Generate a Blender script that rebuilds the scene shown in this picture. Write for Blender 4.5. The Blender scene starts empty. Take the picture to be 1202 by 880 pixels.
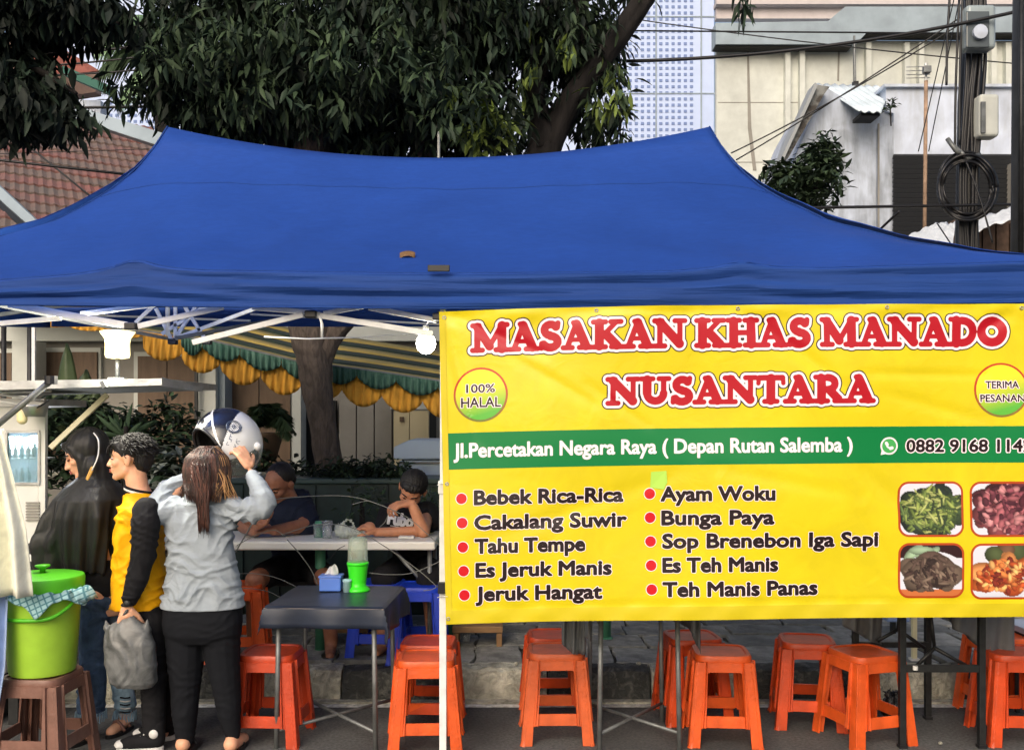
import bpy, bmesh, math, random
import numpy as np
from mathutils import Vector, Matrix, noise as mnoise
R = math.radians
scene = bpy.context.scene
C = scene.collection
random.seed(7); RNG = np.random.default_rng(7)

# ------------------------------------------------------------ camera
FP, CX, HZ, HC = 1130.0, 601.0, 490.0, 1.65       # focal length in photo pixels, centre column, horizon row, eye height
cam_d = bpy.data.cameras.new('camera'); cam = bpy.data.objects.new('camera', cam_d); C.objects.link(cam)
cam.location = (0, 0, HC); cam.rotation_euler = (R(90), 0, 0)
cam_d.sensor_width = 36; cam_d.lens = 36 * FP / 1202.0
cam_d.shift_y = (HZ - 440.0) / 1202.0
cam_d.clip_start = 0.05; cam_d.clip_end = 2000
scene.camera = cam
# ------------------------------------------------------------ world, sun, exposure
SUN_EL, SUN_AZ = 32, 200                            # degrees; azimuth clockwise from +Y (behind the camera, to its left)
w = bpy.data.worlds.new('World'); scene.world = w; w.use_nodes = True
wn = w.node_tree.nodes; wl = w.node_tree.links
sky = wn.new('ShaderNodeTexSky'); sky.sky_type = 'NISHITA'; sky.sun_disc = False
sky.sun_elevation = R(SUN_EL); sky.sun_rotation = R(SUN_AZ); sky.air_density = 1.0; sky.dust_density = 7.0; sky.ozone_density = 1.0
wl.new(sky.outputs[0], wn['Background'].inputs[0]); wn['Background'].inputs[1].default_value = 0.12
sd = bpy.data.lights.new('sun', 'SUN'); so = bpy.data.objects.new('sun', sd); C.objects.link(so)
sd.energy = 0.5; sd.angle = R(60); sd.color = (0.95, 0.97, 1.0)
a = R(SUN_AZ); e = R(SUN_EL)
sdir = Vector((math.sin(a) * math.cos(e), math.cos(a) * math.cos(e), math.sin(e)))
so.rotation_euler = sdir.to_track_quat('Z', 'Y').to_euler(); so.location = (0, 0, 30)
scene.view_settings.view_transform = 'Standard'; scene.view_settings.look = 'None'
scene.view_settings.exposure = 0.48; scene.view_settings.gamma = 1
scene.render.resolution_x = 1024; scene.render.resolution_y = 749
scene.cycles.max_bounces = 8; scene.cycles.transparent_max_bounces = 16

# ------------------------------------------------------------ helpers
def P(px, row, d):
    return Vector(((px - CX) * d / FP, d, HC - (row - HZ) * d / FP))
def lin(c):
    c = c / 255.0
    return c / 12.92 if c <= 0.04045 else ((c + 0.055) / 1.055) ** 2.4
def rgb(r, g, b): return (lin(r), lin(g), lin(b))

def M(name, col, rough=0.6, metal=0.0, var=0.0, vscale=4.0, bump=0.0, bscale=30.0, spec=0.5, trans=0.0, alpha=1.0,
      emit=None, estr=0.0, stretch=(1, 1, 1), dist=0.0, col2=None, detail=4.0, sheen=0.0, coat=0.0, ior=1.45, sss=0.0, ramp=(0.35, 0.65)):
    m = bpy.data.materials.new(name); m.use_nodes = True
    nt = m.node_tree; n = nt.nodes; l = nt.links
    b = n['Principled BSDF']
    b.inputs['Roughness'].default_value = rough; b.inputs['Metallic'].default_value = metal
    b.inputs['Specular IOR Level'].default_value = spec; b.inputs['IOR'].default_value = ior
    b.inputs['Transmission Weight'].default_value = trans; b.inputs['Alpha'].default_value = alpha
    b.inputs['Sheen Weight'].default_value = sheen; b.inputs['Coat Weight'].default_value = coat
    if sss: b.inputs['Subsurface Weight'].default_value = sss; b.inputs['Subsurface Radius'].default_value = (0.01, 0.004, 0.002); b.inputs['Subsurface Scale'].default_value = 0.5
    b.inputs['Base Color'].default_value = (*col, 1)
    tc = n.new('ShaderNodeTexCoord'); mp = n.new('ShaderNodeMapping'); mp.inputs['Scale'].default_value = stretch
    l.new(tc.outputs['Object'], mp.inputs['Vector'])
    if var > 0 or col2:
        t = n.new('ShaderNodeTexNoise'); t.inputs['Scale'].default_value = vscale; t.inputs['Detail'].default_value = detail
        t.inputs['Roughness'].default_value = 0.6; t.inputs['Distortion'].default_value = dist
        l.new(mp.outputs[0], t.inputs['Vector'])
        r = n.new('ShaderNodeValToRGB')
        r.color_ramp.elements[0].position = ramp[0]; r.color_ramp.elements[1].position = ramp[1]
        c2 = col2 if col2 else tuple(min(1, c * (1 + var)) for c in col)
        c1 = col if col2 else tuple(c * (1 - var) for c in col)
        r.color_ramp.elements[0].color = (*c1, 1); r.color_ramp.elements[1].color = (*c2, 1)
        l.new(t.outputs['Fac'], r.inputs['Fac']); l.new(r.outputs['Color'], b.inputs['Base Color'])
    if bump > 0:
        t2 = n.new('ShaderNodeTexNoise'); t2.inputs['Scale'].default_value = bscale; t2.inputs['Detail'].default_value = 5
        t2.inputs['Distortion'].default_value = dist
        l.new(mp.outputs[0], t2.inputs['Vector'])
        bp = n.new('ShaderNodeBump'); bp.inputs['Strength'].default_value = bump; bp.inputs['Distance'].default_value = 0.02
        l.new(t2.outputs['Fac'], bp.inputs['Height']); l.new(bp.outputs['Normal'], b.inputs['Normal'])
    if emit:
        b.inputs['Emission Color'].default_value = (*emit, 1); b.inputs['Emission Strength'].default_value = estr
    return m

ORG = {}
def org_of(parent): return ORG.get(parent.name, Vector((0, 0, 0))) if parent else Vector((0, 0, 0))
def tag(o, label=None, cat=None, group=None, kind=None):
    if label: o['label'] = label
    if cat: o['category'] = cat
    if group: o['group'] = group
    if kind: o['kind'] = kind
    return o
def thing(name, label, cat, loc=(0, 0, 0), rotz=0.0, group=None):
    o = bpy.data.objects.new(name, None); C.objects.link(o)
    o.empty_display_size = 0.1; o.location = loc; o.rotation_euler = (0, 0, rotz)
    ORG[o.name] = Vector(loc)
    return tag(o, label, cat, group)
def link(name, me, parent=None, org=None):
    o = bpy.data.objects.new(name, me); C.objects.link(o)
    if parent is not None:
        o.parent = parent; ORG[o.name] = org if org is not None else org_of(parent)
    return o
def dup(root, loc, rotz=0.0, label=None, group=None):
    def cp(o, par):
        c = o.copy(); C.objects.link(c)
        if par is not None: c.parent = par
        for ch in list(o.children): cp(ch, c)
        return c
    r = cp(root, None); r.location = loc; r.rotation_euler = (0, 0, rotz); ORG[r.name] = Vector(loc)
    if label: r['label'] = label
    if group: r['group'] = group
    return r

class MB:
    def __init__(s): s.v = []; s.f = []; s.m = []; s.mi = 0
    def add(s, vs, fs):
        o = len(s.v); s.v += [tuple(v) for v in vs]
        for f in fs: s.f.append(tuple(i + o for i in f)); s.m.append(s.mi)
        return s
    def box(s, c, d, rot=None):
        c = Vector(c); h = Vector(d) / 2; vs = []
        for x in (-1, 1):
            for y in (-1, 1):
                for z in (-1, 1):
                    p = Vector((x * h.x, y * h.y, z * h.z))
                    if rot is not None: p = rot @ p
                    vs.append(c + p)
        return s.add(vs, [(0, 1, 3, 2), (4, 6, 7, 5), (0, 4, 5, 1), (2, 3, 7, 6), (0, 2, 6, 4), (1, 5, 7, 3)])
    def bar(s, a, b, w, h, up=(0, 0, 1)):
        a = Vector(a); b = Vector(b); z = (b - a); L = z.length; z.normalize(); up = Vector(up)
        if abs(z.dot(up)) > 0.98: up = Vector((0, 1, 0))
        x = z.cross(up).normalized(); y = x.cross(z)
        m = Matrix((x, y, z)).transposed()
        return s.box((a + b) / 2, (w, h, L), m)
    def tube(s, pts, r, n=8, caps=True):
        pts = [Vector(p) for p in pts]; rs = r if isinstance(r, (list, tuple)) else [r] * len(pts)
        vs = []; prev = None
        for i, p in enumerate(pts):
            t = (pts[min(i + 1, len(pts) - 1)] - pts[max(i - 1, 0)]).normalized()
            if prev is None:
                u = Vector((0, 0, 1)) if abs(t.z) < 0.9 else Vector((1, 0, 0))
                x = t.cross(u).normalized()
            else:
                x = (prev - t * prev.dot(t)).normalized()
            prev = x; y = t.cross(x)
            for k in range(n):
                an = 2 * math.pi * k / n
                vs.append(p + (x * math.cos(an) + y * math.sin(an)) * rs[i])
        fs = []
        for i in range(len(pts) - 1):
            for k in range(n):
                k2 = (k + 1) % n
                fs.append((i * n + k, i * n + k2, (i + 1) * n + k2, (i + 1) * n + k))
        if caps:
            fs.append(tuple(range(n - 1, -1, -1))); fs.append(tuple((len(pts) - 1) * n + k for k in range(n)))
        return s.add(vs, fs)
    def lathe(s, prof, c=(0, 0, 0), n=24, sx=1.0, sy=1.0, close=False):
        c = Vector(c); vs = []; fs = []
        for (r, z) in prof:
            for k in range(n):
                an = 2 * math.pi * k / n
                vs.append(c + Vector((r * sx * math.cos(an), r * sy * math.sin(an), z)))
        for i in range(len(prof) - 1):
            for k in range(n):
                k2 = (k + 1) % n
                fs.append((i * n + k, i * n + k2, (i + 1) * n + k2, (i + 1) * n + k))
        if not close:
            fs.append(tuple(range(n - 1, -1, -1))); fs.append(tuple((len(prof) - 1) * n + k for k in range(n)))
        return s.add(vs, fs)
    def loft(s, secs, n=20, power=2.3):
        """secs: (centre, rx, ry, [rotz]) horizontal super-ellipse sections, closed at both ends"""
        vs = []; fs = []
        for sc in secs:
            c, rx, ry = Vector(sc[0]), sc[1], sc[2]; rz = sc[3] if len(sc) > 3 else 0.0
            for k in range(n):
                an = 2 * math.pi * k / n
                x = rx * math.copysign(abs(math.cos(an)) ** (2 / power), math.cos(an)); y = ry * math.copysign(abs(math.sin(an)) ** (2 / power), math.sin(an))
                vs.append(c + Vector((x * math.cos(rz) - y * math.sin(rz), x * math.sin(rz) + y * math.cos(rz), 0)))
        for i in range(len(secs) - 1):
            for k in range(n):
                k2 = (k + 1) % n
                fs.append((i * n + k, i * n + k2, (i + 1) * n + k2, (i + 1) * n + k))
        fs.append(tuple(range(n - 1, -1, -1))); fs.append(tuple((len(secs) - 1) * n + k for k in range(n)))
        return s.add(vs, fs)
    def cap(s, a, b, ra, rb, n=14):
        """rounded cone from a to b"""
        a = Vector(a); b = Vector(b); z = b - a; L = z.length
        if L < 1e-6: z = Vector((0, 0, 1)); L = 1e-6
        z = z.normalized(); u = Vector((0, 0, 1)) if abs(z.z) < 0.9 else Vector((1, 0, 0))
        x = z.cross(u).normalized(); y = z.cross(x); prof = []
        for k in range(5): t = math.pi / 2 * k / 5; prof.append((ra * math.sin(t) + 1e-4, -ra * math.cos(t)))
        prof.append((ra, 0)); prof.append((rb, L))
        for k in range(4, -1, -1): t = math.pi / 2 * k / 5; prof.append((rb * math.sin(t) + 1e-4, L + rb * math.cos(t)))
        vs = []; fs = []
        for (r, h) in prof:
            for k in range(n):
                an = 2 * math.pi * k / n
                vs.append(a + z * h + (x * math.cos(an) + y * math.sin(an)) * r)
        m = len(prof)
        for i in range(m - 1):
            for k in range(n):
                k2 = (k + 1) % n; fs.append((i * n + k, (i + 1) * n + k, (i + 1) * n + k2, i * n + k2))
        fs.append(tuple(range(n))); fs.append(tuple((m - 1) * n + k for k in range(n - 1, -1, -1)))
        return s.add(vs, fs)
    def chain(s, pts, rs):
        for i in range(len(pts) - 1): s.cap(pts[i], pts[i + 1], rs[i], rs[i + 1])
        return s
    def ell(s, c, rx, ry, rz, rot=None, nu=16, nv=10):
        c = Vector(c); vs = []; fs = []
        for j in range(nv + 1):
            t = math.pi * (j + 0.001) / (nv + 0.002)
            for k in range(nu):
                an = 2 * math.pi * k / nu
                p = Vector((rx * math.sin(t) * math.cos(an), ry * math.sin(t) * math.sin(an), rz * math.cos(t)))
                vs.append(c + (rot @ p if rot is not None else p))
        for j in range(nv):
            for k in range(nu):
                k2 = (k + 1) % nu; fs.append((j * nu + k, (j + 1) * nu + k, (j + 1) * nu + k2, j * nu + k2))
        fs.append(tuple(range(nu))); fs.append(tuple(nv * nu + k for k in range(nu - 1, -1, -1)))
        return s.add(vs, fs)
    def grid(s, fn, nu, nv):
        vs = [fn(i / nu, j / nv) for j in range(nv + 1) for i in range(nu + 1)]
        fs = [(j * (nu + 1) + i, j * (nu + 1) + i + 1, (j + 1) * (nu + 1) + i + 1, (j + 1) * (nu + 1) + i) for j in range(nv) for i in range(nu)]
        return s.add(vs, fs)
    def extrude_poly(s, poly, d):
        """poly: list of 3D points (planar), d: thickness vector"""
        n = len(poly); d = Vector(d); vs = [Vector(p) for p in poly] + [Vector(p) + d for p in poly]
        fs = [tuple(range(n)), tuple(range(2 * n - 1, n - 1, -1))] + [(i, i + n, (i + 1) % n + n, (i + 1) % n) for i in range(n)]
        return s.add(vs, fs)
    def mesh(s, name, mats, off=Vector((0, 0, 0)), smooth=False, fixn=False):
        me = bpy.data.meshes.new(name)
        me.from_pydata([(v[0] - off.x, v[1] - off.y, v[2] - off.z) for v in s.v], [], s.f)
        for m in (mats if isinstance(mats, (list, tuple)) else [mats]): me.materials.append(m)
        me.polygons.foreach_set('material_index', s.m)
        if smooth: me.polygons.foreach_set('use_smooth', [True] * len(s.f))
        if fixn:
            bm = bmesh.new(); bm.from_mesh(me); bmesh.ops.recalc_face_normals(bm, faces=bm.faces); bm.to_mesh(me); bm.free()
        me.update(); return me
    def build(s, name, mats, parent=None, smooth=False, bevel=0.0, solid=0.0, auto=False, segs=2, local=False):
        off = Vector((0, 0, 0)) if local else org_of(parent)
        o = link(name, s.mesh(name, mats, off, smooth or auto, fixn=True), parent)
        if bevel:
            b = o.modifiers.new('bevel', 'BEVEL'); b.width = bevel; b.segments = segs; b.limit_method = 'ANGLE'; b.angle_limit = R(35)
        if solid:
            b = o.modifiers.new('solid', 'SOLIDIFY'); b.thickness = solid; b.offset = 0
        if auto: sharp(o.data, 35)
        return o
def sharp(me, ang):
    bm = bmesh.new(); bm.from_mesh(me)
    for ed in bm.edges:
        if len(ed.link_faces) == 2: ed.smooth = ed.calc_face_angle(0) < R(ang)
    bm.to_mesh(me); bm.free()

def sculpt(mb, name, mat, parent, voxel=0.008, smooth=4, disp=None, decim=0.0):
    """fuse the closed primitives of mb into one continuous surface"""
    me = mb.mesh(name + '_tmp', [mat], fixn=True)
    o = bpy.data.objects.new('tmp', me); C.objects.link(o)
    r = o.modifiers.new('r', 'REMESH'); r.mode = 'VOXEL'; r.voxel_size = voxel
    if smooth: q = o.modifiers.new('s', 'SMOOTH'); q.iterations = smooth; q.factor = 0.5
    dg = bpy.context.evaluated_depsgraph_get(); dg.update()
    me2 = bpy.data.meshes.new_from_object(o.evaluated_get(dg))
    bpy.data.objects.remove(o); bpy.data.meshes.remove(me)
    n = len(me2.vertices); co = np.empty(n * 3, np.float32); me2.vertices.foreach_get('co', co); co = co.reshape(-1, 3)
    if disp is not None:
        nr = np.empty(n * 3, np.float32); me2.vertices.foreach_get('normal', nr); nr = nr.reshape(-1, 3)
        co = co + nr * disp(co)[:, None]
    off = org_of(parent); co = co - np.array(off, dtype=np.float32)
    me2.vertices.foreach_set('co', co.astype(np.float32).ravel())
    me2.name = name
    me2.materials.clear(); me2.materials.append(mat)
    me2.polygons.foreach_set('use_smooth', [True] * len(me2.polygons)); me2.update()
    ob = link(name, me2, parent)
    return ob
def paint_faces(o, mats, fn):
    """extra material slots; fn(centres world) -> slot index array"""
    me = o.data
    for m in mats: me.materials.append(m)
    n = len(me.polygons); c = np.empty(n * 3, np.float32); me.polygons.foreach_get('center', c); c = c.reshape(-1, 3) + np.array(org_of(o.parent) if o.parent else (0, 0, 0), dtype=np.float32)
    me.polygons.foreach_set('material_index', fn(c).astype(np.int32)); me.update()

def fbm(co, sc, seed=0.0, st=(1, 1, 1)):
    return np.array([mnoise.fractal(Vector((c[0] * st[0] * sc + seed, c[1] * st[1] * sc + seed, c[2] * st[2] * sc)), 1.0, 2.0, 3) for c in co], dtype=np.float32)
def wav(co, dirs):
    """cheap folds: sum of sines with warped phase.  dirs: (dx,dy,dz, wavelength, amp, phase)"""
    out = np.zeros(len(co), np.float32)
    wp = 0.03 * np.sin(co[:, 2] * 21 + co[:, 0] * 13) + 0.02 * np.sin(co[:, 0] * 31 - co[:, 2] * 17 + 1.3)
    for (dx, dy, dz, wl_, am, ph) in dirs:
        t = (co[:, 0] * dx + co[:, 1] * dy + co[:, 2] * dz + wp) * 2 * math.pi / wl_ + ph
        out += am * (1 - 2 * np.abs(np.sin(t / 2)) ** 0.8) * (0.6 + 0.4 * np.sin(co[:, 0] * 9 + co[:, 2] * 11 + ph))
    return out
def catenary(a, b, sag, n=16):
    a = Vector(a); b = Vector(b)
    return [a.lerp(b, i / n) - Vector((0, 0, sag * 4 * (i / n) * (1 - i / n))) for i in range(n + 1)]
def bez(pts, n=10):
    """Catmull-Rom through points"""
    pts = [Vector(p) for p in pts]; q = [pts[0]] + pts + [pts[-1]]; out = []
    for i in range(1, len(q) - 2):
        for k in range(n):
            t = k / n
            out.append(0.5 * ((2 * q[i]) + (-q[i - 1] + q[i + 1]) * t + (2 * q[i - 1] - 5 * q[i] + 4 * q[i + 1] - q[i + 2]) * t * t + (-q[i - 1] + 3 * q[i] - 3 * q[i + 1] + q[i + 2]) * t ** 3))
    out.append(pts[-1]); return out
# ------------------------------------------------------------ materials
asphalt = M('asphalt', (0.098, 0.10, 0.098), 0.85, var=0.35, vscale=60, bump=0.5, bscale=220, detail=8)
def two_scale(m, scale, lo, hi):
    nt = m.node_tree; n = nt.nodes; l = nt.links; b = n['Principled BSDF']
    src = b.inputs['Base Color'].links[0].from_socket if b.inputs['Base Color'].links else None
    t = n.new('ShaderNodeTexNoise'); t.inputs['Scale'].default_value = scale; t.inputs['Detail'].default_value = 6; t.inputs['Distortion'].default_value = 0.6
    tc = n.new('ShaderNodeTexCoord'); l.new(tc.outputs['Object'], t.inputs['Vector'])
    mr = n.new('ShaderNodeMapRange'); mr.inputs[1].default_value = 0.3; mr.inputs[2].default_value = 0.7; mr.inputs[3].default_value = lo; mr.inputs[4].default_value = hi
    l.new(t.outputs['Fac'], mr.inputs[0])
    mx = n.new('ShaderNodeMix'); mx.data_type = 'RGBA'; mx.blend_type = 'MULTIPLY'; mx.inputs[0].default_value = 1.0
    if src: l.new(src, mx.inputs[6])
    else: mx.inputs[6].default_value = b.inputs['Base Color'].default_value
    cb = n.new('ShaderNodeCombineColor')
    for k in range(3): l.new(mr.outputs[0], cb.inputs[k])
    l.new(cb.outputs[0], mx.inputs[7]); l.new(mx.outputs[2], b.inputs['Base Color'])
    return m
two_scale(asphalt, 1.6, 0.7, 1.3)
line_paint = two_scale(M('line_paint', (0.8, 0.8, 0.74), 0.7, var=0.3, vscale=30, bump=0.2), 9, 0.6, 1.1)
kerb_light = two_scale(M('kerb_light', (0.46, 0.45, 0.37), 0.9, var=0.35, vscale=14, bump=1.0, bscale=35, dist=1.0), 5, 0.55, 1.15)
kerb_dark = two_scale(M('kerb_dark', (0.045, 0.048, 0.046), 0.85, col2=(0.15, 0.15, 0.135), vscale=18, bump=1.0, bscale=35, dist=1.0, ramp=(0.5, 0.75)), 5, 0.6, 1.2)
paver = two_scale(M('paver', (0.30, 0.30, 0.28), 0.85, var=0.3, vscale=9, bump=0.7, bscale=30), 2.2, 0.6, 1.25)
paver2 = two_scale(M('paver_dark', (0.19, 0.195, 0.185), 0.8, var=0.3, vscale=7, bump=0.7, bscale=26), 2.2, 0.6, 1.25)
soil = M('soil', (0.05, 0.045, 0.038), 0.95, var=0.4, vscale=20, bump=0.8)
ground_m = M('far_ground', (0.12, 0.12, 0.115), 0.9, var=0.3, vscale=2)
canopy_m = two_scale(M('blue_canopy_cloth', rgb(28, 67, 148), 0.72, var=0.07, vscale=26, bump=0.35, bscale=3.0, dist=0.8, spec=0.3, stretch=(0.6, 1, 2.2)), 1.1, 0.86, 1.08)
valance_m = M('blue_valance_cloth', rgb(26, 61, 128), 0.72, var=0.12, vscale=3, bump=0.5, bscale=5.0, dist=0.6, stretch=(0.35, 1, 7), spec=0.3)  # darker blue with stretched streaks: upright-face and fold shade in the colour
white_metal = M('white_painted_metal', (0.72, 0.73, 0.72), 0.35, var=0.1, vscale=14)
black_plastic = M('black_plastic', (0.012, 0.012, 0.014), 0.4)
grey_metal = M('grey_metal', (0.17, 0.18, 0.18), 0.45, 0.4, var=0.25, vscale=12)
alu = M('brushed_aluminium', (0.42, 0.43, 0.43), 0.4, 0.7, var=0.2, vscale=8, bump=0.1)
black_metal = M('black_metal', (0.018, 0.019, 0.020), 0.45, 0.2, var=0.3, vscale=20)
def plastic(name, c, var=0.12): 
    return M(name, c, 0.38, var=var, vscale=11, bump=0.12, bscale=60, sss=0.0, spec=0.45)
orange = two_scale(plastic('orange_plastic', rgb(220, 90, 36)), 5, .78, 1.06); orange_2 = two_scale(plastic('faded_orange_plastic', rgb(212, 98, 52)), 4, .75, 1.08); orange_3 = two_scale(plastic('deep_orange_plastic', rgb(206, 74, 30)), 6, .75, 1.05); orange_shaded = two_scale(plastic('shaded_orange_plastic', rgb(188, 66, 34)), 5, .8, 1.05); blue_pl = plastic('blue_plastic', rgb(28, 62, 190)); brown_pl = plastic('brown_plastic', rgb(122, 88, 76))
lime = M('lime_plastic', rgb(158, 202, 62), 0.34, var=0.08, vscale=6, bump=0.05); lime_d = M('green_lid_plastic', rgb(84, 180, 36), 0.34, var=0.08, vscale=6)
skin_l = M('skin_light', rgb(226, 170, 136), 0.5, var=0.08, vscale=25, sss=0.12); skin_m = M('skin_tan', rgb(188, 130, 98), 0.5, var=0.1, vscale=25, sss=0.1); skin_d = M('skin_brown', rgb(152, 102, 78), 0.5, var=0.12, vscale=25, sss=0.08)
lip_m = M('lips', rgb(168, 92, 84), 0.45); hair_k = M('black_hair', (0.009, 0.008, 0.008), 0.62, var=0.3, vscale=40, stretch=(3, 3, 0.4), bump=0.4, bscale=60)
hair_b = M('brown_hair', rgb(44, 33, 29), 0.5, col2=rgb(84, 54, 44), vscale=22, stretch=(3, 3, 0.35), bump=0.5, bscale=50, ramp=(0.45, 0.75))
hair_r = M('red_brown_hair', rgb(70, 45, 40), 0.5, col2=rgb(104, 66, 54), vscale=22, stretch=(3, 3, 0.35), bump=0.5, bscale=50)
eye_w = M('eye_white', (0.7, 0.68, 0.64), 0.2); eye_k = M('eye_dark', (0.02, 0.012, 0.01), 0.15)
def cloth(name, c, var=0.12, b=0.5, rough=0.85, st=(1, 1, 1), bs=9, sheen=0.0): return M(name, c, rough, var=var, vscale=9, bump=b, bscale=bs, dist=0.8, stretch=st, spec=0.2, sheen=sheen)
c_black = cloth('black_cloth', (0.012, 0.012, 0.014)); c_hijab = cloth('charcoal_satin', (0.027, 0.0265, 0.026), rough=0.40, b=0.35, st=(1.6, 1.6, 0.35))
c_yellow = cloth('yellow_cloth', rgb(250, 178, 18), rough=0.6); c_grey = cloth('grey_shirt', rgb(150, 159, 167), var=0.06, b=0.4, st=(1, 1, 1.8)); c_legg = cloth('black_leggings', (0.008, 0.009, 0.012), b=0.25)
c_jean = cloth('blue_denim', rgb(72, 92, 118), var=0.35, bs=25); c_jeanl = cloth('pale_denim', rgb(150, 178, 196), var=0.25, bs=25); c_navy = cloth('navy_cloth', rgb(30, 36, 52)); c_white = cloth('white_cloth', (0.7, 0.7, 0.68))
c_table = M('dark_vinyl_cloth', rgb(40, 47, 62), 0.38, var=0.18, vscale=5, bump=0.12, bscale=7)
c_flap = M('grey_vinyl_cloth', rgb(92, 94, 96), 0.5, var=0.15, vscale=5, bump=0.2, bscale=7)
bark = two_scale(M('bark', rgb(92, 82, 74), 0.95, var=0.35, vscale=14, bump=1.0, bscale=18, dist=1.5, stretch=(1, 1, 0.3)), 3, 0.6, 1.15)
bark_d = M('dark_bark', rgb(31, 28, 27), 0.95, var=0.35, vscale=14, bump=1.0, bscale=18, stretch=(1, 1, 0.3))
def leafm(name, c, v=0.45, rough=0.62):
    m = M(name, c, rough, var=v, vscale=1.7, spec=0.22, detail=6)
    return m
leaf_dark = leafm('dark_leaf', (0.026, 0.044, 0.028)); leaf_mid = leafm('mid_leaf', (0.042, 0.068, 0.034)); leaf_sunlit = leafm('sunlit_leaf', (0.13, 0.18, 0.04)); leaf_blk = leafm('shade_leaf', (0.015, 0.022, 0.017))
leaf_pot = leafm('pot_leaf', (0.05, 0.09, 0.045))
# ------------------------------------------------------------ setting: ground, road, kerb, pavement
def sheet(name, x0, x1, y0, y1, z, m, kind='structure', th=0.0):
    b = MB(); b.add([(x0, y0, z), (x1, y0, z), (x1, y1, z), (x0, y1, z)], [(0, 1, 2, 3)])
    o = b.build(name, m); o['kind'] = kind; return o
sheet('ground', -700, 700, -700, 700, -0.02, ground_m)
sheet('road', -40, 40, -30, 5.62, 0.0, asphalt)
sheet('road_line', -40, 40, 5.475, 5.535, 0.004, line_paint)
SW = 0.18                                           # pavement height
kerb = tag(bpy.data.objects.new('kerb', None), kind='structure'); C.objects.link(kerb); ORG[kerb.name] = Vector((0, 0, 0))
kp = 121 * 5.62 / FP; kx0 = (402 - CX) * 5.62 / FP
def kerb_block(seed):
    rnd = random.Random(seed); b = MB(); L = kp - 0.012; n = 12; prof = [(0.0, 0.0), (0.012, 0.13), (0.03, 0.172), (0.055, 0.186), (0.15, 0.188), (0.15, 0.0)]
    vs = []
    for i in range(n + 1):
        x = L * i / n
        for k, (py, pz) in enumerate(prof):
            j = 0.006 if 0 < k < 5 else 0.0
            e_ = 0.012 if i in (0, n) and 0 < k < 4 else 0
            vs.append((x, py + e_ + rnd.uniform(-j, j), pz - e_ + rnd.uniform(-j, j)))
    m = len(prof); fs = [(i * m + k, i * m + k + 1, (i + 1) * m + k + 1, (i + 1) * m + k) for i in range(n) for k in range(m - 1)]
    fs += [tuple(range(m)), tuple(n * m + k for k in range(m - 1, -1, -1))]
    return b.add(vs, fs)
kd = [kerb_block(1).mesh('kerb_block', kerb_dark, fixn=True), kerb_block(2).mesh('kerb_block', kerb_dark, fixn=True)]
kl = [kerb_block(3).mesh('kerb_block', kerb_light, fixn=True), kerb_block(4).mesh('kerb_block', kerb_light, fixn=True)]
for i in range(-11, 13):
    me = (kd if i % 2 == 0 else kl)[(i // 2) % 2]
    o = link('kerb_block', me, kerb); o.location = (kx0 + i * kp, 5.6 + random.uniform(-.006, .006), random.uniform(-.008, .004)); o.rotation_euler = (0, 0, R(random.uniform(-.8, .8)))
gut = MB().box((0, 5.575, 0.004), (30, 0.07, 0.02)).build('gutter', kerb_light); gut['kind'] = 'structure'
pave = tag(bpy.data.objects.new('pavement', None), kind='structure'); C.objects.link(pave); ORG[pave.name] = Vector((0, 0, 0))
MB().box((0, 14.7, SW / 2 - 0.02), (40, 17.85, SW)).build('pavement_bed', soil, pave)
def slab(w_, d_, seed):
    rnd = random.Random(seed); pts = []
    for (x, y, m) in [(0, 0, 3), (w_, 0, 3), (w_, d_, 3), (0, d_, 3)]:
        pts.append((x, y))
    poly = []
    for i in range(4):
        a_ = pts[i]; b_ = pts[(i + 1) % 4]
        for k in range(4):
            t = k / 4; poly.append((a_[0] + (b_[0] - a_[0]) * t + rnd.uniform(-.014, .014), a_[1] + (b_[1] - a_[1]) * t + rnd.uniform(-.014, .014)))
    return MB().extrude_poly([(x, y, -0.03) for x, y in poly], (0, 0, 0.032))
rnd = random.Random(5)
y = 5.765; row = 0
while y < 8.2:
    dd = rnd.choice([0.28, 0.34, 0.42]); x = -3.9 + rnd.uniform(-.3, 0)
    while x < 4.1:
        ww = rnd.choice([0.3, 0.42, 0.55, 0.7])
        s = slab(ww - 0.02, dd - 0.02, int(x * 1000) + row)
        o = s.build('paving_slab', rnd.choice([paver, paver, paver2]), pave, bevel=0.004)
        o.location = (x, y, SW + 0.004 + rnd.uniform(-.008, .01)); o.rotation_euler = (R(rnd.uniform(-1.6, 1.6)), R(rnd.uniform(-1.6, 1.6)), R(rnd.uniform(-2.5, 2.5)))
        x += ww
    y += dd; row += 1

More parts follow.
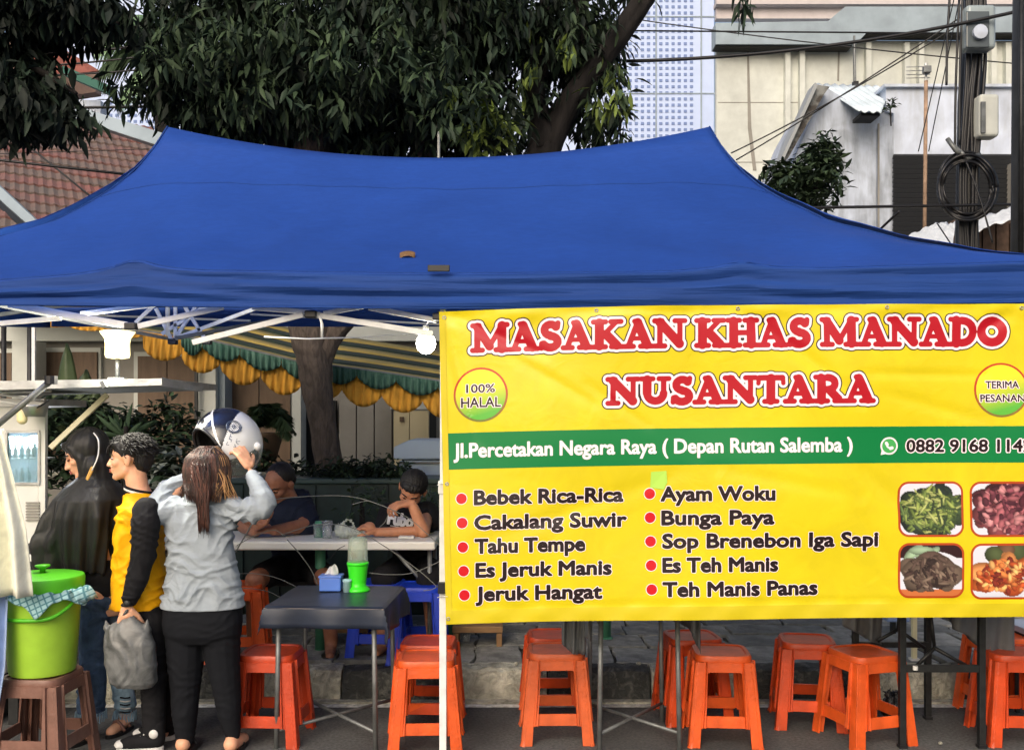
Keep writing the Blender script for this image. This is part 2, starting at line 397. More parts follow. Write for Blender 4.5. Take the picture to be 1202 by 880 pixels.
# ------------------------------------------------------------ blue canopy tent
tent = thing('canopy_tent', 'large blue pop-up canopy tent with two peaks and white folding frame', 'tent', (-0.45, 5.9, 0))
TX, TY = -0.45, 5.9; HL, HWd = 1.66, 1.44
def eave_z(x, y):
    px = 601 + x * 256.8
    f = float(np.interp(px, [-311, 0, 80, 158, 240, 519, 780, 870, 960, 1202, 1281], [2.25, 2.27, 2.295, 2.335, 2.315, 2.30, 2.31, 2.335, 2.325, 2.355, 2.36]))
    k = (y - 4.4) / 3.0
    return f * (1 - k) + (2.50) * k
def gprof(t): return float(np.interp(t, [0, .03, .06, .1, .17, .25, .37, .5, .65, .8, 1], [1, .905, .825, .73, .61, .505, .375, .275, .175, .09, 0]))
def canopy_pt(face, u, t):
    if face in (0, 2):
        s_ = -1 if face == 0 else 1; x = TX + (HL + HWd * t) * (2 * u - 1); y = TY + s_ * 1.5 * t; q = max(0, 1 - abs(2 * u - 1)) * (HL + HWd * t)
    else:
        s_ = -1 if face == 3 else 1; y = TY + 1.5 * t * (2 * u - 1); x = TX + s_ * (HL + HWd * t); q = max(0, 1 - abs(2 * u - 1)) * 1.5 * t
    dx = min(1.0, abs(x - TX) / HL)
    zr = 3.43 - 0.19 * (1 - dx ** 2.4)
    if face in (0, 2): zr = 3.43 - 0.19 * (1 - abs(2 * u - 1) ** 2.0)
    ex = TX + (x - TX) ; ey = TY + (-1.5 if face == 0 else 1.5) if face in (0, 2) else y
    W = math.exp(-q / 0.42)
    sagf = 0.028 * math.sin(math.pi * t) * (1 - W)
    mm = (1 - t) - (0.10 if face in (0, 2) else 0.16) * math.sin(math.pi * t) * (1 - 0.3 * W)
    p_ = mm * (1 - W) + gprof(t) * W
    e0 = eave_z(x, ey)
    z = e0 + (zr - e0) * p_
    z += (0.006 * math.sin(x * 5 + y * 9) + 0.004 * math.sin(x * 17 - y * 6)) * math.sin(math.pi * t)
    z += 0.03 * math.exp(-((x + 1.73) / .10) ** 2) * max(0, 1 - (1 - t) * 5) + 0.02 * math.exp(-((x - 1.05) / .10) ** 2) * max(0, 1 - (1 - t) * 5) if face == 0 else 0
    if face == 0:
        z += .012 * math.sin(14 * math.atan2(y - 4.3, x - 2.9) + 1) * math.exp(-((x - 2.5) / .9) ** 2) * t * (1 - t) * 4
        z += .008 * math.sin(11 * math.atan2(y - 4.3, x + 1.73)) * math.exp(-((x + 1.73) / .7) ** 2) * t * t * (1 - t) * 5 + .008 * math.sin(12 * math.atan2(y - 4.3, x - 1.05)) * math.exp(-((x - 1.05) / .7) ** 2) * t * t * (1 - t) * 5
    return Vector((x, y, z))
cm = MB()
for f_ in range(4):
    nu = 90 if f_ in (0, 2) else 46
    cm.grid(lambda u, v, f_=f_: canopy_pt(f_, u, v), nu, 30)
o = cm.build('canopy_top', canopy_m, tent, auto=True, solid=0.003)
MB().tube([canopy_pt(0, k / 80, .22) + Vector((0, -.002, .001)) for k in range(1, 80)], .0028, 5).build('panel_seam', valance_m, tent, smooth=True); MB().tube([canopy_pt(0, k / 80, .985) + Vector((0, -.002, .002)) for k in range(1, 80)], .003, 5).build('panel_seam', valance_m, tent, smooth=True)
# seams on the fabric (thin raised hems along hips)
for u in (0.0, 1.0): MB().tube([canopy_pt(0, u, k / 24) + Vector((0, 0, 0.003)) for k in range(25)], 0.006, 5).build('hip_seam', valance_m, tent, smooth=True)
def vbot(x):
    px = 601 + x * 256.8
    return float(np.interp(px, [-311, 0, 519, 860, 1202, 1281], [2.165, 2.163, 2.146, 2.155, 2.176, 2.18]))
def vfold(x, v):
    am = 0.4 + 0.6 * math.sin(math.pi * v)
    return 0.010 * math.sin(v * 9 + 2.1 * math.sin(x * 1.1) + x * 0.6) * am + 0.007 * math.sin(v * 17 - x * 1.7 + 1.5 * math.sin(x * 2.3)) * am + 0.012 * math.exp(-((x + 1.73) / .25) ** 2) * -(1 - v) + 0.004 * math.sin(x * 22) * v
def val_front(u, v):
    x = -3.55 + 6.2 * u; zt = canopy_pt(0, u, 1.0).z; zb = vbot(x)
    return Vector((x, 4.40 - 0.012 - vfold(x, v) - 0.012 * v, zt + (zb - zt) * v))
vb = MB(); vb.grid(val_front, 200, 14)
for k, xx in ((0, -3.55), (1, 2.65)):
    vb.grid(lambda u, v, xx=xx: Vector((xx, 4.4 + 3 * u, eave_z(xx, 4.4 + 3 * u) - 0.16 * v)), 20, 4)
vb.grid(lambda u, v: Vector((-3.55 + 6.2 * u, 7.42 + 0.01 * math.sin(u * 60), 2.5 - 0.15 * v)), 60, 4)
vb.build('valance', valance_m, tent, auto=True, solid=0.003)
hm = MB(); hm.tube([val_front(k / 120, 1.0) for k in range(121)], 0.005, 5); hm.build('valance_hem', valance_m, tent, smooth=True)
MB().box(P(515, 315, 4.36), (0.10, 0.012, 0.03)).build('velcro_patch', black_plastic, tent, bevel=0.003)
# legs
def leg(x, y, z0, z1):
    b = MB(); b.bar((x, y, z0 + 0.01), (x, y, 1.35), 0.032, 0.032); b.bar((x, y, 1.3), (x, y, z1), 0.026, 0.026)
    l_ = b.build('leg', white_metal, tent, bevel=0.002)
    MB().box((x, y, z0 + 0.006), (0.09, 0.09, 0.012)).build('foot_plate', white_metal, l_); 
    MB().box((x, y, 1.33), (0.042, 0.042, 0.06)).build('clamp', white_metal, l_, bevel=0.004)
    return l_
xp = (519.5 - CX) * 4.40 / FP
for (x, y, z0, z1) in ((xp, 4.43, 0, 2.27), (-3.5, 4.43, 0, 2.24), (2.6, 4.43, 0, 2.33), (-3.66, 7.37, SW, 2.46), (2.6, 7.37, SW, 2.46), (-0.32, 7.37, SW, 2.46)): 
    l_ = leg(x, y, z0, z1)
    if x == xp: MB().box(P(520, 689, 4.41), (0.044, 0.05, 0.05)).build('tape_band', black_plastic, l_)
def tb(a_, b_, d, w_=0.030, name='truss_bar', m=white_metal, d2=None):
    return MB().bar(P(*a_, d), P(*b_, d2 or d), w_, 0.014, up=(0, 1, 0)).build(name, m, tent, bevel=0.002)
F_ = 4.46
for a_, b_, dy, w_ in [((368, 369), (508, 392), 0, .026), ((433, 361), (513, 376), .02, .024), ((226, 402), (356, 369), 0, .026), ((296, 361), (368, 367), .02, .022), ((380, 368), (430, 359), .03, .022),
                      ((10, 357), (150, 382), 0, .030), ((0, 379.5), (72, 373), .02, .022), ((95, 368), (195, 356), .03, .02), ((162, 383), (262, 360), .0, .026)]:
    tb(a_, b_, F_ + dy, w_)
for a_, b_ in [((182, 357), (159, 379)), ((183, 362), (202, 400)), ((206, 350), (206, 397)), ((214, 355), (242, 400)), ((232, 356), (206, 397)), ((190, 392), (252, 352)), ((206, 397), (300, 362))]:
    tb(a_, b_, 5.9, .022)
for a_, b_ in [((-20, 355), (206, 399)), ((206, 397), (330, 374)), ((-20, 372), (120, 352)), ((540, 352), (600, 372))]: tb(a_, b_, 5.6, .022, m=grey_metal, d2=6.2)
for k in range(4):                                  # rear scissor trusses
    x0 = -3.5 + k * 1.5
    MB().bar((x0, 7.36, 2.44), (x0 + 1.5, 7.36, 2.36 if k % 2 else 2.39), .02, .014).build('truss_bar', white_metal, tent)
for (x, y, z) in (P(365, 369, F_ - .005), P(154, 383, F_ - .005), P(203, 401, 5.88), P(243, 401, 5.88), P(515, 372, 4.43)):
    MB().box((x, y, z), (0.055, 0.04, 0.034)).build('joint', black_plastic, tent, bevel=0.006)
# centre lift poles
for xx in (TX - HL, TX + HL): MB().tube([(xx, TY, 2.15), (xx, TY, 3.38)], 0.014, 8).build('centre_pole', white_metal, tent, smooth=True)
MB().tube([P(374, 366, F_), P(378, 380, F_ - .01), P(378, 396, F_)], 0.006, 6).build('loose_strap', white_metal, tent, smooth=True)
# small dead leaf lying on the fabric and pole tip above the ridge
dl = MB(); c_ = P(481, 301, 4.62)
u_l = min(range(200), key=lambda k: abs(canopy_pt(0, k / 200, .9).x - P(481, 301, 4.7).x)) / 200
t_l = min([k / 100 for k in range(60, 100)], key=lambda t: abs((490 - (canopy_pt(0, u_l, t).z - HC) * FP / canopy_pt(0, u_l, t).y) - 302)); c_ = canopy_pt(0, u_l, t_l) + Vector((0, -.004, .008))
dl.grid(lambda u, v: c_ + Vector(((u - .5) * .075, (v - .5) * .035 * math.sin(math.pi * max(.05, min(.95, u))), 0.012 * math.sin(u * 3) + (v - .5) * .03)), 8, 3)
tag(dl.build('dead_leaf', M('dead_leaf', rgb(112, 84, 54), 0.7, var=.3), solid=.001, smooth=True), 'small brown dead leaf lying on the blue canopy slope', 'leaf')
t_ = thing('grey_rod', 'thin grey rod sticking up above the ridge of the blue tent', 'rod', P(515, 190, 7.7)); MB().tube([P(515, 240, 7.7), P(515, 148, 7.7)], 0.012, 8).build('rod_shaft', M('rod_grey', (.5, .52, .5), .5), t_, smooth=True)
MB().tube([P(515, 150, 7.7), P(515, 146, 7.7)], 0.015, 8).build('rod_cap', grey_metal, t_)
# ------------------------------------------------------------ yellow banner
BD = 4.335
banner = thing('menu_banner', 'yellow printed menu banner with red title tied to the white tent pole', 'banner', P(519, 733, BD))
def warp(px): return -9.5 * (1 - math.exp(-(max(px, 440) - 524) / 260))
def wr(px, row):
    """small wrinkles of the banner towards/away from the camera (metres)"""
    x, y = px / 100.0, row / 100.0
    z = 0.006 * math.sin(x * 0.9 + 0.4) + 0.0035 * math.sin(x * 2.1 + y * 1.3) + 0.002 * math.sin(x * 1.2 - y * 3.9 + 1)
    def crease(x0, y0, x1, y1, am, wd):
        dx, dy = x1 - x0, y1 - y0; L2 = dx * dx + dy * dy; t = max(0, min(1, ((px - x0) * dx + (row - y0) * dy) / L2))
        d2 = (px - x0 - t * dx) ** 2 + (row - y0 - t * dy) ** 2
        return am * math.exp(-d2 / (wd * wd)) * math.sin(math.pi * (0.15 + 0.7 * t))
    z -= crease(520, 366, 640, 420, .006, 7) + crease(520, 366, 560, 520, .005, 7) + crease(600, 420, 700, 480, .004, 6) + crease(690, 455, 760, 505, .004, 5) + crease(930, 410, 1010, 480, .005, 8) + crease(860, 365, 960, 440, .006, 10)
    z -= crease(1010, 446, 1160, 449, .004, 4) + crease(1040, 470, 1150, 500, .004, 7) + crease(1200, 366, 1150, 400, .006, 8) + crease(1020, 560, 1075, 620, .005, 8) + crease(1000, 600, 1060, 690, .004, 7)
    z -= crease(700, 366, 810, 374, .006, 5) + crease(560, 640, 800, 560, .003, 9) + crease(840, 556, 1010, 590, .003, 8) + crease(530, 715, 1200, 712, .003, 3)
    z += .006 * math.exp(-((row - 370) / 9.0) ** 2) * math.sin(px / 23.0) + .0025 * math.sin(px / 9.0) * math.exp(-((row - 722) / 8.0) ** 2)
    return z * 1.7
def BP(px, row, off=0.0):
    """reference coordinates (rows as read at px=524) to the banner surface"""
    p = P(px, row + warp(px), BD); p.y -= wr(px, row) + off; return p
BX0, BX1 = 515.0, 1292.0
def bl(row): return 515 + 8.5 * (row - 365) / 368.0
ban_y = M('banner_yellow_vinyl', rgb(218, 200, 24), 0.34, var=0.06, vscale=3, spec=0.5, bump=.12, bscale=7, dist=1.5)
ban_g = M('banner_green_print', rgb(0, 122, 62), 0.36, spec=0.5); ban_r = M('banner_red_print', rgb(178, 14, 34), 0.36, spec=0.5)
ban_w = M('banner_white_print', rgb(248, 232, 240), 0.4, spec=0.5); ban_k = M('banner_black_print', rgb(30, 14, 18), 0.4, spec=0.5)
ban_dot = M('banner_dot_print', rgb(200, 16, 30), 0.36); ban_hem = M('banner_hem', rgb(208, 190, 24), 0.45, var=.05)
def band(r0, r1, off, mt, name, par, x0=None, step=5.0):
    ny = max(2, int((r1 - r0) / 4)); b = MB()
    b.grid(lambda u, v: BP((lambda rr: (x0 if x0 else bl(rr)) + (BX1 - (x0 if x0 else bl(rr))) * u)(r0 + (r1 - r0) * v), r0 + (r1 - r0) * v, off), int((BX1 - BX0) / step), ny)
    return b.build(name, mt, par, smooth=True)
band(365, 733, 0, ban_y, 'banner_sheet', banner, step=4.0)
band(508.6, 551.5, .0008, ban_g, 'address_strip', banner)
band(717, 732.6, .0012, ban_hem, 'bottom_hem', banner)
lh = MB(); lh.grid(lambda u, v: BP(bl(365 + 366 * v) + 7 * u + .3, 365.5 + 366 * v, .0022), 2, 90); lh.build('side_hem', ban_hem, banner, smooth=True)
def flat(name, vs2, fs, off, mt, par=banner):
    b = MB(); b.add([BP(x, y, off) for x, y in vs2], fs)
    o = link(name, b.mesh(name, mt, org_of(par)), par); return o
# --- contour filling of a distance field (used for the slab-serif title and shapes)
def fill_contour(Fd, x0, y0, h, level=0.0, run=6):
    G = Fd - level; ny, nx = G.shape; ins = G < 0; verts = {}; vl = []; fs = []
    def vid(k, p):
        if k not in verts: verts[k] = len(vl); vl.append(p)
        return verts[k]
    full = ins[:-1, :-1] & ins[1:, :-1] & ins[:-1, 1:] & ins[1:, 1:]; anyi = ins[:-1, :-1] | ins[1:, :-1] | ins[:-1, 1:] | ins[1:, 1:]
    for j in range(ny - 1):
        i = 0; rowf = full[j]; rowa = anyi[j]
        idx = np.nonzero(rowa)[0]; p = 0
        while p < len(idx):
            i = idx[p]
            if rowf[i]:
                k = i
                while k + 1 < nx - 1 and rowf[k + 1] and k - i < run: k += 1; 
                fs.append((vid((i, j), (x0 + i * h, y0 + j * h)), vid((k + 1, j), (x0 + (k + 1) * h, y0 + j * h)), vid((k + 1, j + 1), (x0 + (k + 1) * h, y0 + (j + 1) * h)), vid((i, j + 1), (x0 + i * h, y0 + (j + 1) * h))))
                p += k - i + 1; continue
            cs = [(i, j), (i + 1, j), (i + 1, j + 1), (i, j + 1)]; poly = []
            for q in range(4):
                a_, b_ = cs[q], cs[(q + 1) % 4]; va, vb_ = G[a_[1], a_[0]], G[b_[1], b_[0]]
                if va < 0: poly.append(vid(a_, (x0 + a_[0] * h, y0 + a_[1] * h)))
                if (va < 0) != (vb_ < 0):
                    t = va / (va - vb_); poly.append(vid(tuple(sorted((a_, b_))), (x0 + (a_[0] + (b_[0] - a_[0]) * t) * h, y0 + (a_[1] + (b_[1] - a_[1]) * t) * h)))
            if len(poly) >= 3: fs.append(tuple(poly))
            p += 1
    return vl, fs
def arc(cx, cy, rx, ry, a0, a1, r, n=10):
    return [(cx + rx * math.cos(R(a0 + (a1 - a0) * k / n)), cy + ry * math.sin(R(a0 + (a1 - a0) * k / n)), cx + rx * math.cos(R(a0 + (a1 - a0) * (k + 1) / n)), cy + ry * math.sin(R(a0 + (a1 - a0) * (k + 1) / n)), r, r) for k in range(n)]
def L_(x0, y0, x1, y1, r, r2=None): return [(x0, y0, x1, y1, r, r if r2 is None else r2)]
s_ = .068
GL = {
 'M': (1.36, L_(.24, .08, .24, .92, .085) + L_(.24, .88, .66, .2, .13) + L_(.66, .2, 1.06, .9, .07) + L_(1.08, .1, 1.08, .9, .135) + L_(.08, .07, .42, .07, s_) + L_(.88, .07, 1.27, .07, s_) + L_(.08, .93, .3, .93, s_) + L_(1.02, .93, 1.26, .93, s_)),
 'A': (1.06, L_(.5, .9, .2, .1, .075) + L_(.5, .88, .82, .12, .135) + L_(.3, .34, .72, .34, .055) + L_(.05, .07, .36, .07, s_) + L_(.6, .07, 1.0, .07, s_) + L_(.4, .93, .54, .93, s_)),
 'S': (.86, arc(.43, .70, .21, .19, 30, 265, .115) + arc(.42, .29, .25, .20, 88, -155, .12) + L_(.40, .52, .45, .48, .12) + L_(.66, .78, .68, .93, .07) + L_(.12, .08, .13, .24, .07)),
 'K': (1.12, L_(.27, .1, .27, .9, .135) + L_(.07, .07, .48, .07, s_) + L_(.07, .93, .48, .93, s_) + L_(.36, .42, .82, .9, .065) + L_(.5, .5, .86, .12, .135) + L_(.66, .93, 1.0, .93, s_) + L_(.68, .07, 1.06, .07, s_)),
 'N': (1.18, L_(.25, .1, .25, .9, .075) + L_(.25, .88, .92, .14, .135) + L_(.93, .1, .93, .9, .07) + L_(.07, .07, .42, .07, s_) + L_(.07, .93, .32, .93, s_) + L_(.76, .93, 1.1, .93, s_)),
 'H': (1.14, L_(.27, .1, .27, .9, .135) + L_(.87, .1, .87, .9, .135) + L_(.3, .5, .85, .5, .07) + L_(.07, .07, .48, .07, s_) + L_(.07, .93, .48, .93, s_) + L_(.66, .07, 1.07, .07, s_) + L_(.66, .93, 1.07, .93, s_)),
 'D': (1.04, L_(.27, .1, .27, .9, .135) + arc(.46, .5, .39, .385, -90, 90, .115) + L_(.07, .07, .5, .09, s_) + L_(.07, .93, .5, .91, s_)),
 'O': (1.04, arc(.52, .5, .36, .37, 0, 360, .13, 20)),
 'U': (1.10, L_(.28, .42, .28, .9, .135) + arc(.56, .40, .28, .27, 180, 360, .115) + L_(.84, .4, .84, .9, .075) + L_(.08, .93, .48, .93, s_) + L_(.68, .93, 1.02, .93, s_)),
 'T': (.98, L_(.49, .1, .49, .9, .135) + L_(.1, .92, .88, .92, .078) + L_(.08, .90, .07, .72, .055) + L_(.9, .90, .91, .72, .055) + L_(.28, .07, .7, .07, s_)),
 'R': (1.10, L_(.27, .1, .27, .9, .135) + arc(.5, .70, .24, .215, -90, 90, .11) + L_(.3, .925, .5, .925, .07) + L_(.3, .48, .5, .48, .06) + L_(.58, .42, .84, .14, .13) + L_(.07, .07, .48, .07, s_) + L_(.07, .93, .3, .93, s_) + L_(.72, .07, 1.05, .07, s_)),
 ' ': (.36, [])}
def title(text, xa, xb, base, cap, par_name):
    segs = []; x = 0.0; spans = []
    for ch in text:
        w_, g = GL[ch]; spans.append((ch, x, x + w_)); segs += [(a_[0] + x, a_[1], a_[2] + x, a_[3], a_[4], a_[5]) for a_ in g]; x += w_ - 0.055
    x += 0.055; sx = (xb - xa) / (x - .1)
    h = 0.75; x0 = xa - 8; y0 = base - cap - 8; nx = int((xb - xa + 16) / h) + 2; ny = int((cap + 16) / h) + 2
    X, Y = np.meshgrid(x0 + np.arange(nx) * h, y0 + np.arange(ny) * h)
    Fd = np.full(X.shape, 99.0)
    for (ax, ay, bx_, by_, r0, r1) in segs:
        ax = xa + (ax - .05) * sx; bx_ = xa + (bx_ - .05) * sx; ay = base - ay * cap; by_ = base - by_ * cap; rr = (sx + cap) / 2
        i0 = max(0, int((min(ax, bx_) - x0 - 14) / h)); i1 = min(nx, int((max(ax, bx_) - x0 + 14) / h) + 1)
        Xs, Ys = X[:, i0:i1], Y[:, i0:i1]; dx, dy = bx_ - ax, by_ - ay; L2 = dx * dx + dy * dy + 1e-9
        t = np.clip(((Xs - ax) * dx + (Ys - ay) * dy) / L2, 0, 1)
        d_ = np.hypot(Xs - ax - t * dx, Ys - ay - t * dy) - (r0 + (r1 - r0) * t) * rr
        Fd[:, i0:i1] = np.minimum(Fd[:, i0:i1], d_)
    for lev, off, mt, nm in ((4.9, .0010, ban_k, 'title_outline'), (3.6, .0016, ban_w, 'title_border'), (0.7, .0022, ban_r, 'title_lettering')):
        vl, fs = fill_contour(Fd, x0, y0, h, lev); flat(nm, vl, fs, off, mt)
title('MASAKAN KHAS MANADO', 553.5, 1183, 414.5, 34.0, 't')
title('NUSANTARA', 712.5, 1025, 480.5, 32.5, 't')
# --- sans lettering from the built-in font
def text_mesh(body, offset=0.0, res=4):
    cu = bpy.data.curves.new('txt', 'FONT'); cu.body = body; cu.size = 1.0; cu.offset = offset; cu.resolution_u = res; cu.fill_mode = 'FRONT'
    ob = bpy.data.objects.new('txt', cu); C.objects.link(ob)
    dg = bpy.context.evaluated_depsgraph_get(); me = bpy.data.meshes.new_from_object(ob.evaluated_get(dg))
    vs = [(v.co.x, v.co.y) for v in me.vertices]; fs = [tuple(p.vertices) for p in me.polygons]
    bpy.data.objects.remove(ob); bpy.data.curves.remove(cu); bpy.data.meshes.remove(me)
    return vs, fs
def bounds(vs): xs = [v[0] for v in vs]; ys = [v[1] for v in vs]; return min(xs), max(xs), min(ys), max(ys)
_H = bounds(text_mesh('H')[0]); CAPH = _H[3]
def text_field(body, xa, xb, ref, cap, pad, h=0.5):
    vs, fs = text_mesh(body, 0.0, 3); b0 = bounds(vs); sx = (xb - xa) / (b0[1] - b0[0]); sy = cap / CAPH
    pts = [(xa + (x - b0[0]) * sx, ref - y * sy) for x, y in vs]; x0 = xa - pad; y0 = min(p[1] for p in pts) - pad
    nx = int((xb - xa + 2 * pad) / h) + 2; ny = int((max(p[1] for p in pts) - y0 + pad) / h) + 2
    X, Y = np.meshgrid(x0 + np.arange(nx) * h, y0 + np.arange(ny) * h); D = np.full(X.shape, 9.0); I = np.zeros(X.shape, bool); cnt = {}
    for f in fs:
        for k in range(len(f)):
            e_ = tuple(sorted((f[k], f[(k + 1) % len(f)]))); cnt[e_] = cnt.get(e_, 0) + 1
        q = [pts[i] for i in f]; i0 = int((min(p[0] for p in q) - x0) / h); i1 = int((max(p[0] for p in q) - x0) / h) + 2; j0 = int((min(p[1] for p in q) - y0) / h); j1 = int((max(p[1] for p in q) - y0) / h) + 2
        Xs, Ys = X[j0:j1, i0:i1], Y[j0:j1, i0:i1]; pos = np.ones(Xs.shape, bool); neg = np.ones(Xs.shape, bool)
        for k in range(len(q)):
            (ax, ay), (bx_, by_) = q[k], q[(k + 1) % len(q)]; c_ = (bx_ - ax) * (Ys - ay) - (by_ - ay) * (Xs - ax); pos &= c_ >= -1e-9; neg &= c_ <= 1e-9
        I[j0:j1, i0:i1] |= pos | neg
    for (a_, b_), n_ in cnt.items():
        if n_ != 1: continue
        (ax, ay), (bx_, by_) = pts[a_], pts[b_]; m_ = pad + 1
        i0 = max(0, int((min(ax, bx_) - m_ - x0) / h)); i1 = int((max(ax, bx_) + m_ - x0) / h) + 2; j0 = max(0, int((min(ay, by_) - m_ - y0) / h)); j1 = int((max(ay, by_) + m_ - y0) / h) + 2
        Xs, Ys = X[j0:j1, i0:i1], Y[j0:j1, i0:i1]; dx, dy = bx_ - ax, by_ - ay; t = np.clip(((Xs - ax) * dx + (Ys - ay) * dy) / (dx * dx + dy * dy + 1e-12), 0, 1)
        D[j0:j1, i0:i1] = np.minimum(D[j0:j1, i0:i1], np.hypot(Xs - ax - t * dx, Ys - ay - t * dy))
    D[I] *= -1
    return D, x0, y0, h
def lettering(body, xa, xb, base, cap, mt, name, bold=0.5, outline=None, off=.0012, par=None):
    """base is the row seen at column xa; bold and outline are in photo pixels"""
    ref = base - warp(xa); xs_ = xa + bold; D, x0, y0, h = text_field(body, xa + bold, xb - bold, ref - bold * .6, cap - bold * 1.2, 4.0)
    if outline:
        put_words(name + '_outline', *fill_contour(D, x0, y0, h, bold + outline[1]), off, outline[0], par); off += .0006
    put_words(name, *fill_contour(D, x0, y0, h, bold), off, mt, par)
def put_words(name, vl, fs, off, mt, par):
    iv = sorted((min(vl[i][0] for i in f), max(vl[i][0] for i in f), q) for q, f in enumerate(fs)); groups = [[]]; end = None
    for a_, b_, q in iv:
        if end is not None and a_ - end > 2.0: groups.append([])
        groups[-1].append(q); end = b_ if end is None else max(end, b_)
    for g in groups:
        used = {}; fl = []
        for q in g: fl.append(tuple(used.setdefault(i, len(used)) for i in fs[q]))
        flat(name, [vl[i] for i in used], fl, off, mt, par or banner)
for t, xa, xb, ba in [('Bebek Rica-Rica', 556, 732, 592.6), ('Cakalang Suwir', 556.5, 736, 621.8), ('Tahu Tempe', 557, 687, 649.4), ('Es Jeruk Manis', 558, 718, 677.6), ('Jeruk Hangat', 558, 707, 705.6),
                      ('Ayam Woku', 775, 909, 588.0), ('Bunga Paya', 776, 908, 616.0), ('Sop Brenebon Iga Sapi', 777, 1032, 643.2), ('Es Teh Manis', 777, 913, 671.2), ('Teh Manis Panas', 777, 960, 699.4)]:
    lettering(t, xa, xb, ba, 17.0, ban_k, 'menu_lettering', bold=1.02, outline=(ban_w, 0.8))
lettering('Jl.Percetakan Negara Raya ( Depan Rutan Salemba )', 532, 1001, 537.6, 17.0, ban_w, 'address_lettering', bold=0.7)
lettering('0882 9168 1142', 1065, 1212, 530.5, 14.5, ban_k, 'phone_lettering', bold=0.6, outline=(ban_w, 1.3))
def disc(px, row, r, mt, off, name, n=28, rx=None):
    ref = row - warp(px); rx = rx or r
    qs = [i / max(2, int(r / 4)) for i in range(1, max(2, int(r / 4)) + 1)]; m = len(qs)
    vs = [(px, ref)] + [(px + rx * q * math.cos(2 * math.pi * k / n), ref + r * q * math.sin(2 * math.pi * k / n)) for q in qs for k in range(n)]
    fs = [(0, 1 + k, 1 + (k + 1) % n) for k in range(n)] + [(1 + j * n + k, 1 + (j + 1) * n + k, 1 + (j + 1) * n + (k + 1) % n, 1 + j * n + (k + 1) % n) for k in range(n) for j in range(m - 1)]
    return flat(name, vs, fs, off, mt)
for k, rr in enumerate((585.2, 613.6, 642, 670, 698.4)): disc(541.5 + k * .9, rr, 7.0, ban_w, .0011, 'dot_border', rx=7.0); disc(541.5 + k * .9, rr, 6.2, ban_dot, .0016, 'bullet_dot')
for k, rr in enumerate((579.2, 607.2, 635, 663, 691)): disc(762.5 + k * .5, rr, 7.0, ban_w, .0011, 'dot_border'); disc(762.5 + k * .5, rr, 6.2, ban_dot, .0016, 'bullet_dot')
# gradient badges
def grad_mat(name, c1, c2, z0, z1, xsl=0.0):
    m = bpy.data.materials.new(name); m.use_nodes = True; n = m.node_tree.nodes; l = m.node_tree.links; b = n['Principled BSDF']; b.inputs['Roughness'].default_value = .38
    tc = n.new('ShaderNodeTexCoord'); sp = n.new('ShaderNodeSeparateXYZ'); l.new(tc.outputs['Object'], sp.inputs[0])
    ad = n.new('ShaderNodeMath'); ad.operation = 'MULTIPLY_ADD'; ad.inputs[1].default_value = xsl; l.new(sp.outputs[0], ad.inputs[0]); l.new(sp.outputs[2], ad.inputs[2])
    mr = n.new('ShaderNodeMapRange'); mr.inputs[1].default_value = z0; mr.inputs[2].default_value = z1; l.new(ad.outputs[0], mr.inputs[0])
    r = n.new('ShaderNodeValToRGB'); r.color_ramp.elements[0].color = (*c2, 1); r.color_ramp.elements[1].color = (*c1, 1); l.new(mr.outputs[0], r.inputs[0]); l.new(r.outputs[0], b.inputs['Base Color'])
    return m
zr_ = lambda row: P(0, row, BD).z - ORG[banner.name].z
yl = rgb(240, 225, 40); gr = rgb(90, 178, 60)
rg = grad_mat('badge_ring_print', rgb(190, 60, 30), rgb(110, 120, 50), zr_(495), zr_(455))
bm_ = grad_mat('badge_print', yl, gr, zr_(489), zr_(450), -0.45); rg2 = grad_mat('badge_ring_print', rgb(190, 60, 30), rgb(110, 120, 50), zr_(487), zr_(450))
for (cx_, cy_, t1, a1, b1, r1, t2, a2, b2, r2, xs) in ((564.2, 463, '100%', 547, 581, 461, 'HALAL', 541, 588, 478.5, -.2), (1177, 457.5, 'TERIMA', 1158.5, 1197.5, 455.5, 'PESANAN', 1152, 1204, 471.5, .0)):
    disc(cx_, cy_, 32, rg, .0012, 'badge_ring', 40)
    bx_off = P(cx_, 0, BD).x - ORG[banner.name].x
    gm = grad_mat('badge_print', yl, gr, zr_(cy_ + 24) - .3 * bx_off, zr_(cy_ - 16) - .3 * bx_off, -.3); disc(cx_, cy_, 29.6, gm, .0018, 'badge_face', 40)
    lettering(t1, a1, b1, r1, 9.6 if cx_ < 600 else 8.4, ban_k, 'badge_lettering', bold=.25, outline=(ban_w, .8), off=.0024)
    lettering(t2, a2, b2, r2, 11.5 if cx_ < 600 else 8.4, ban_k, 'badge_lettering', bold=.25, outline=(ban_w, .8), off=.0024)
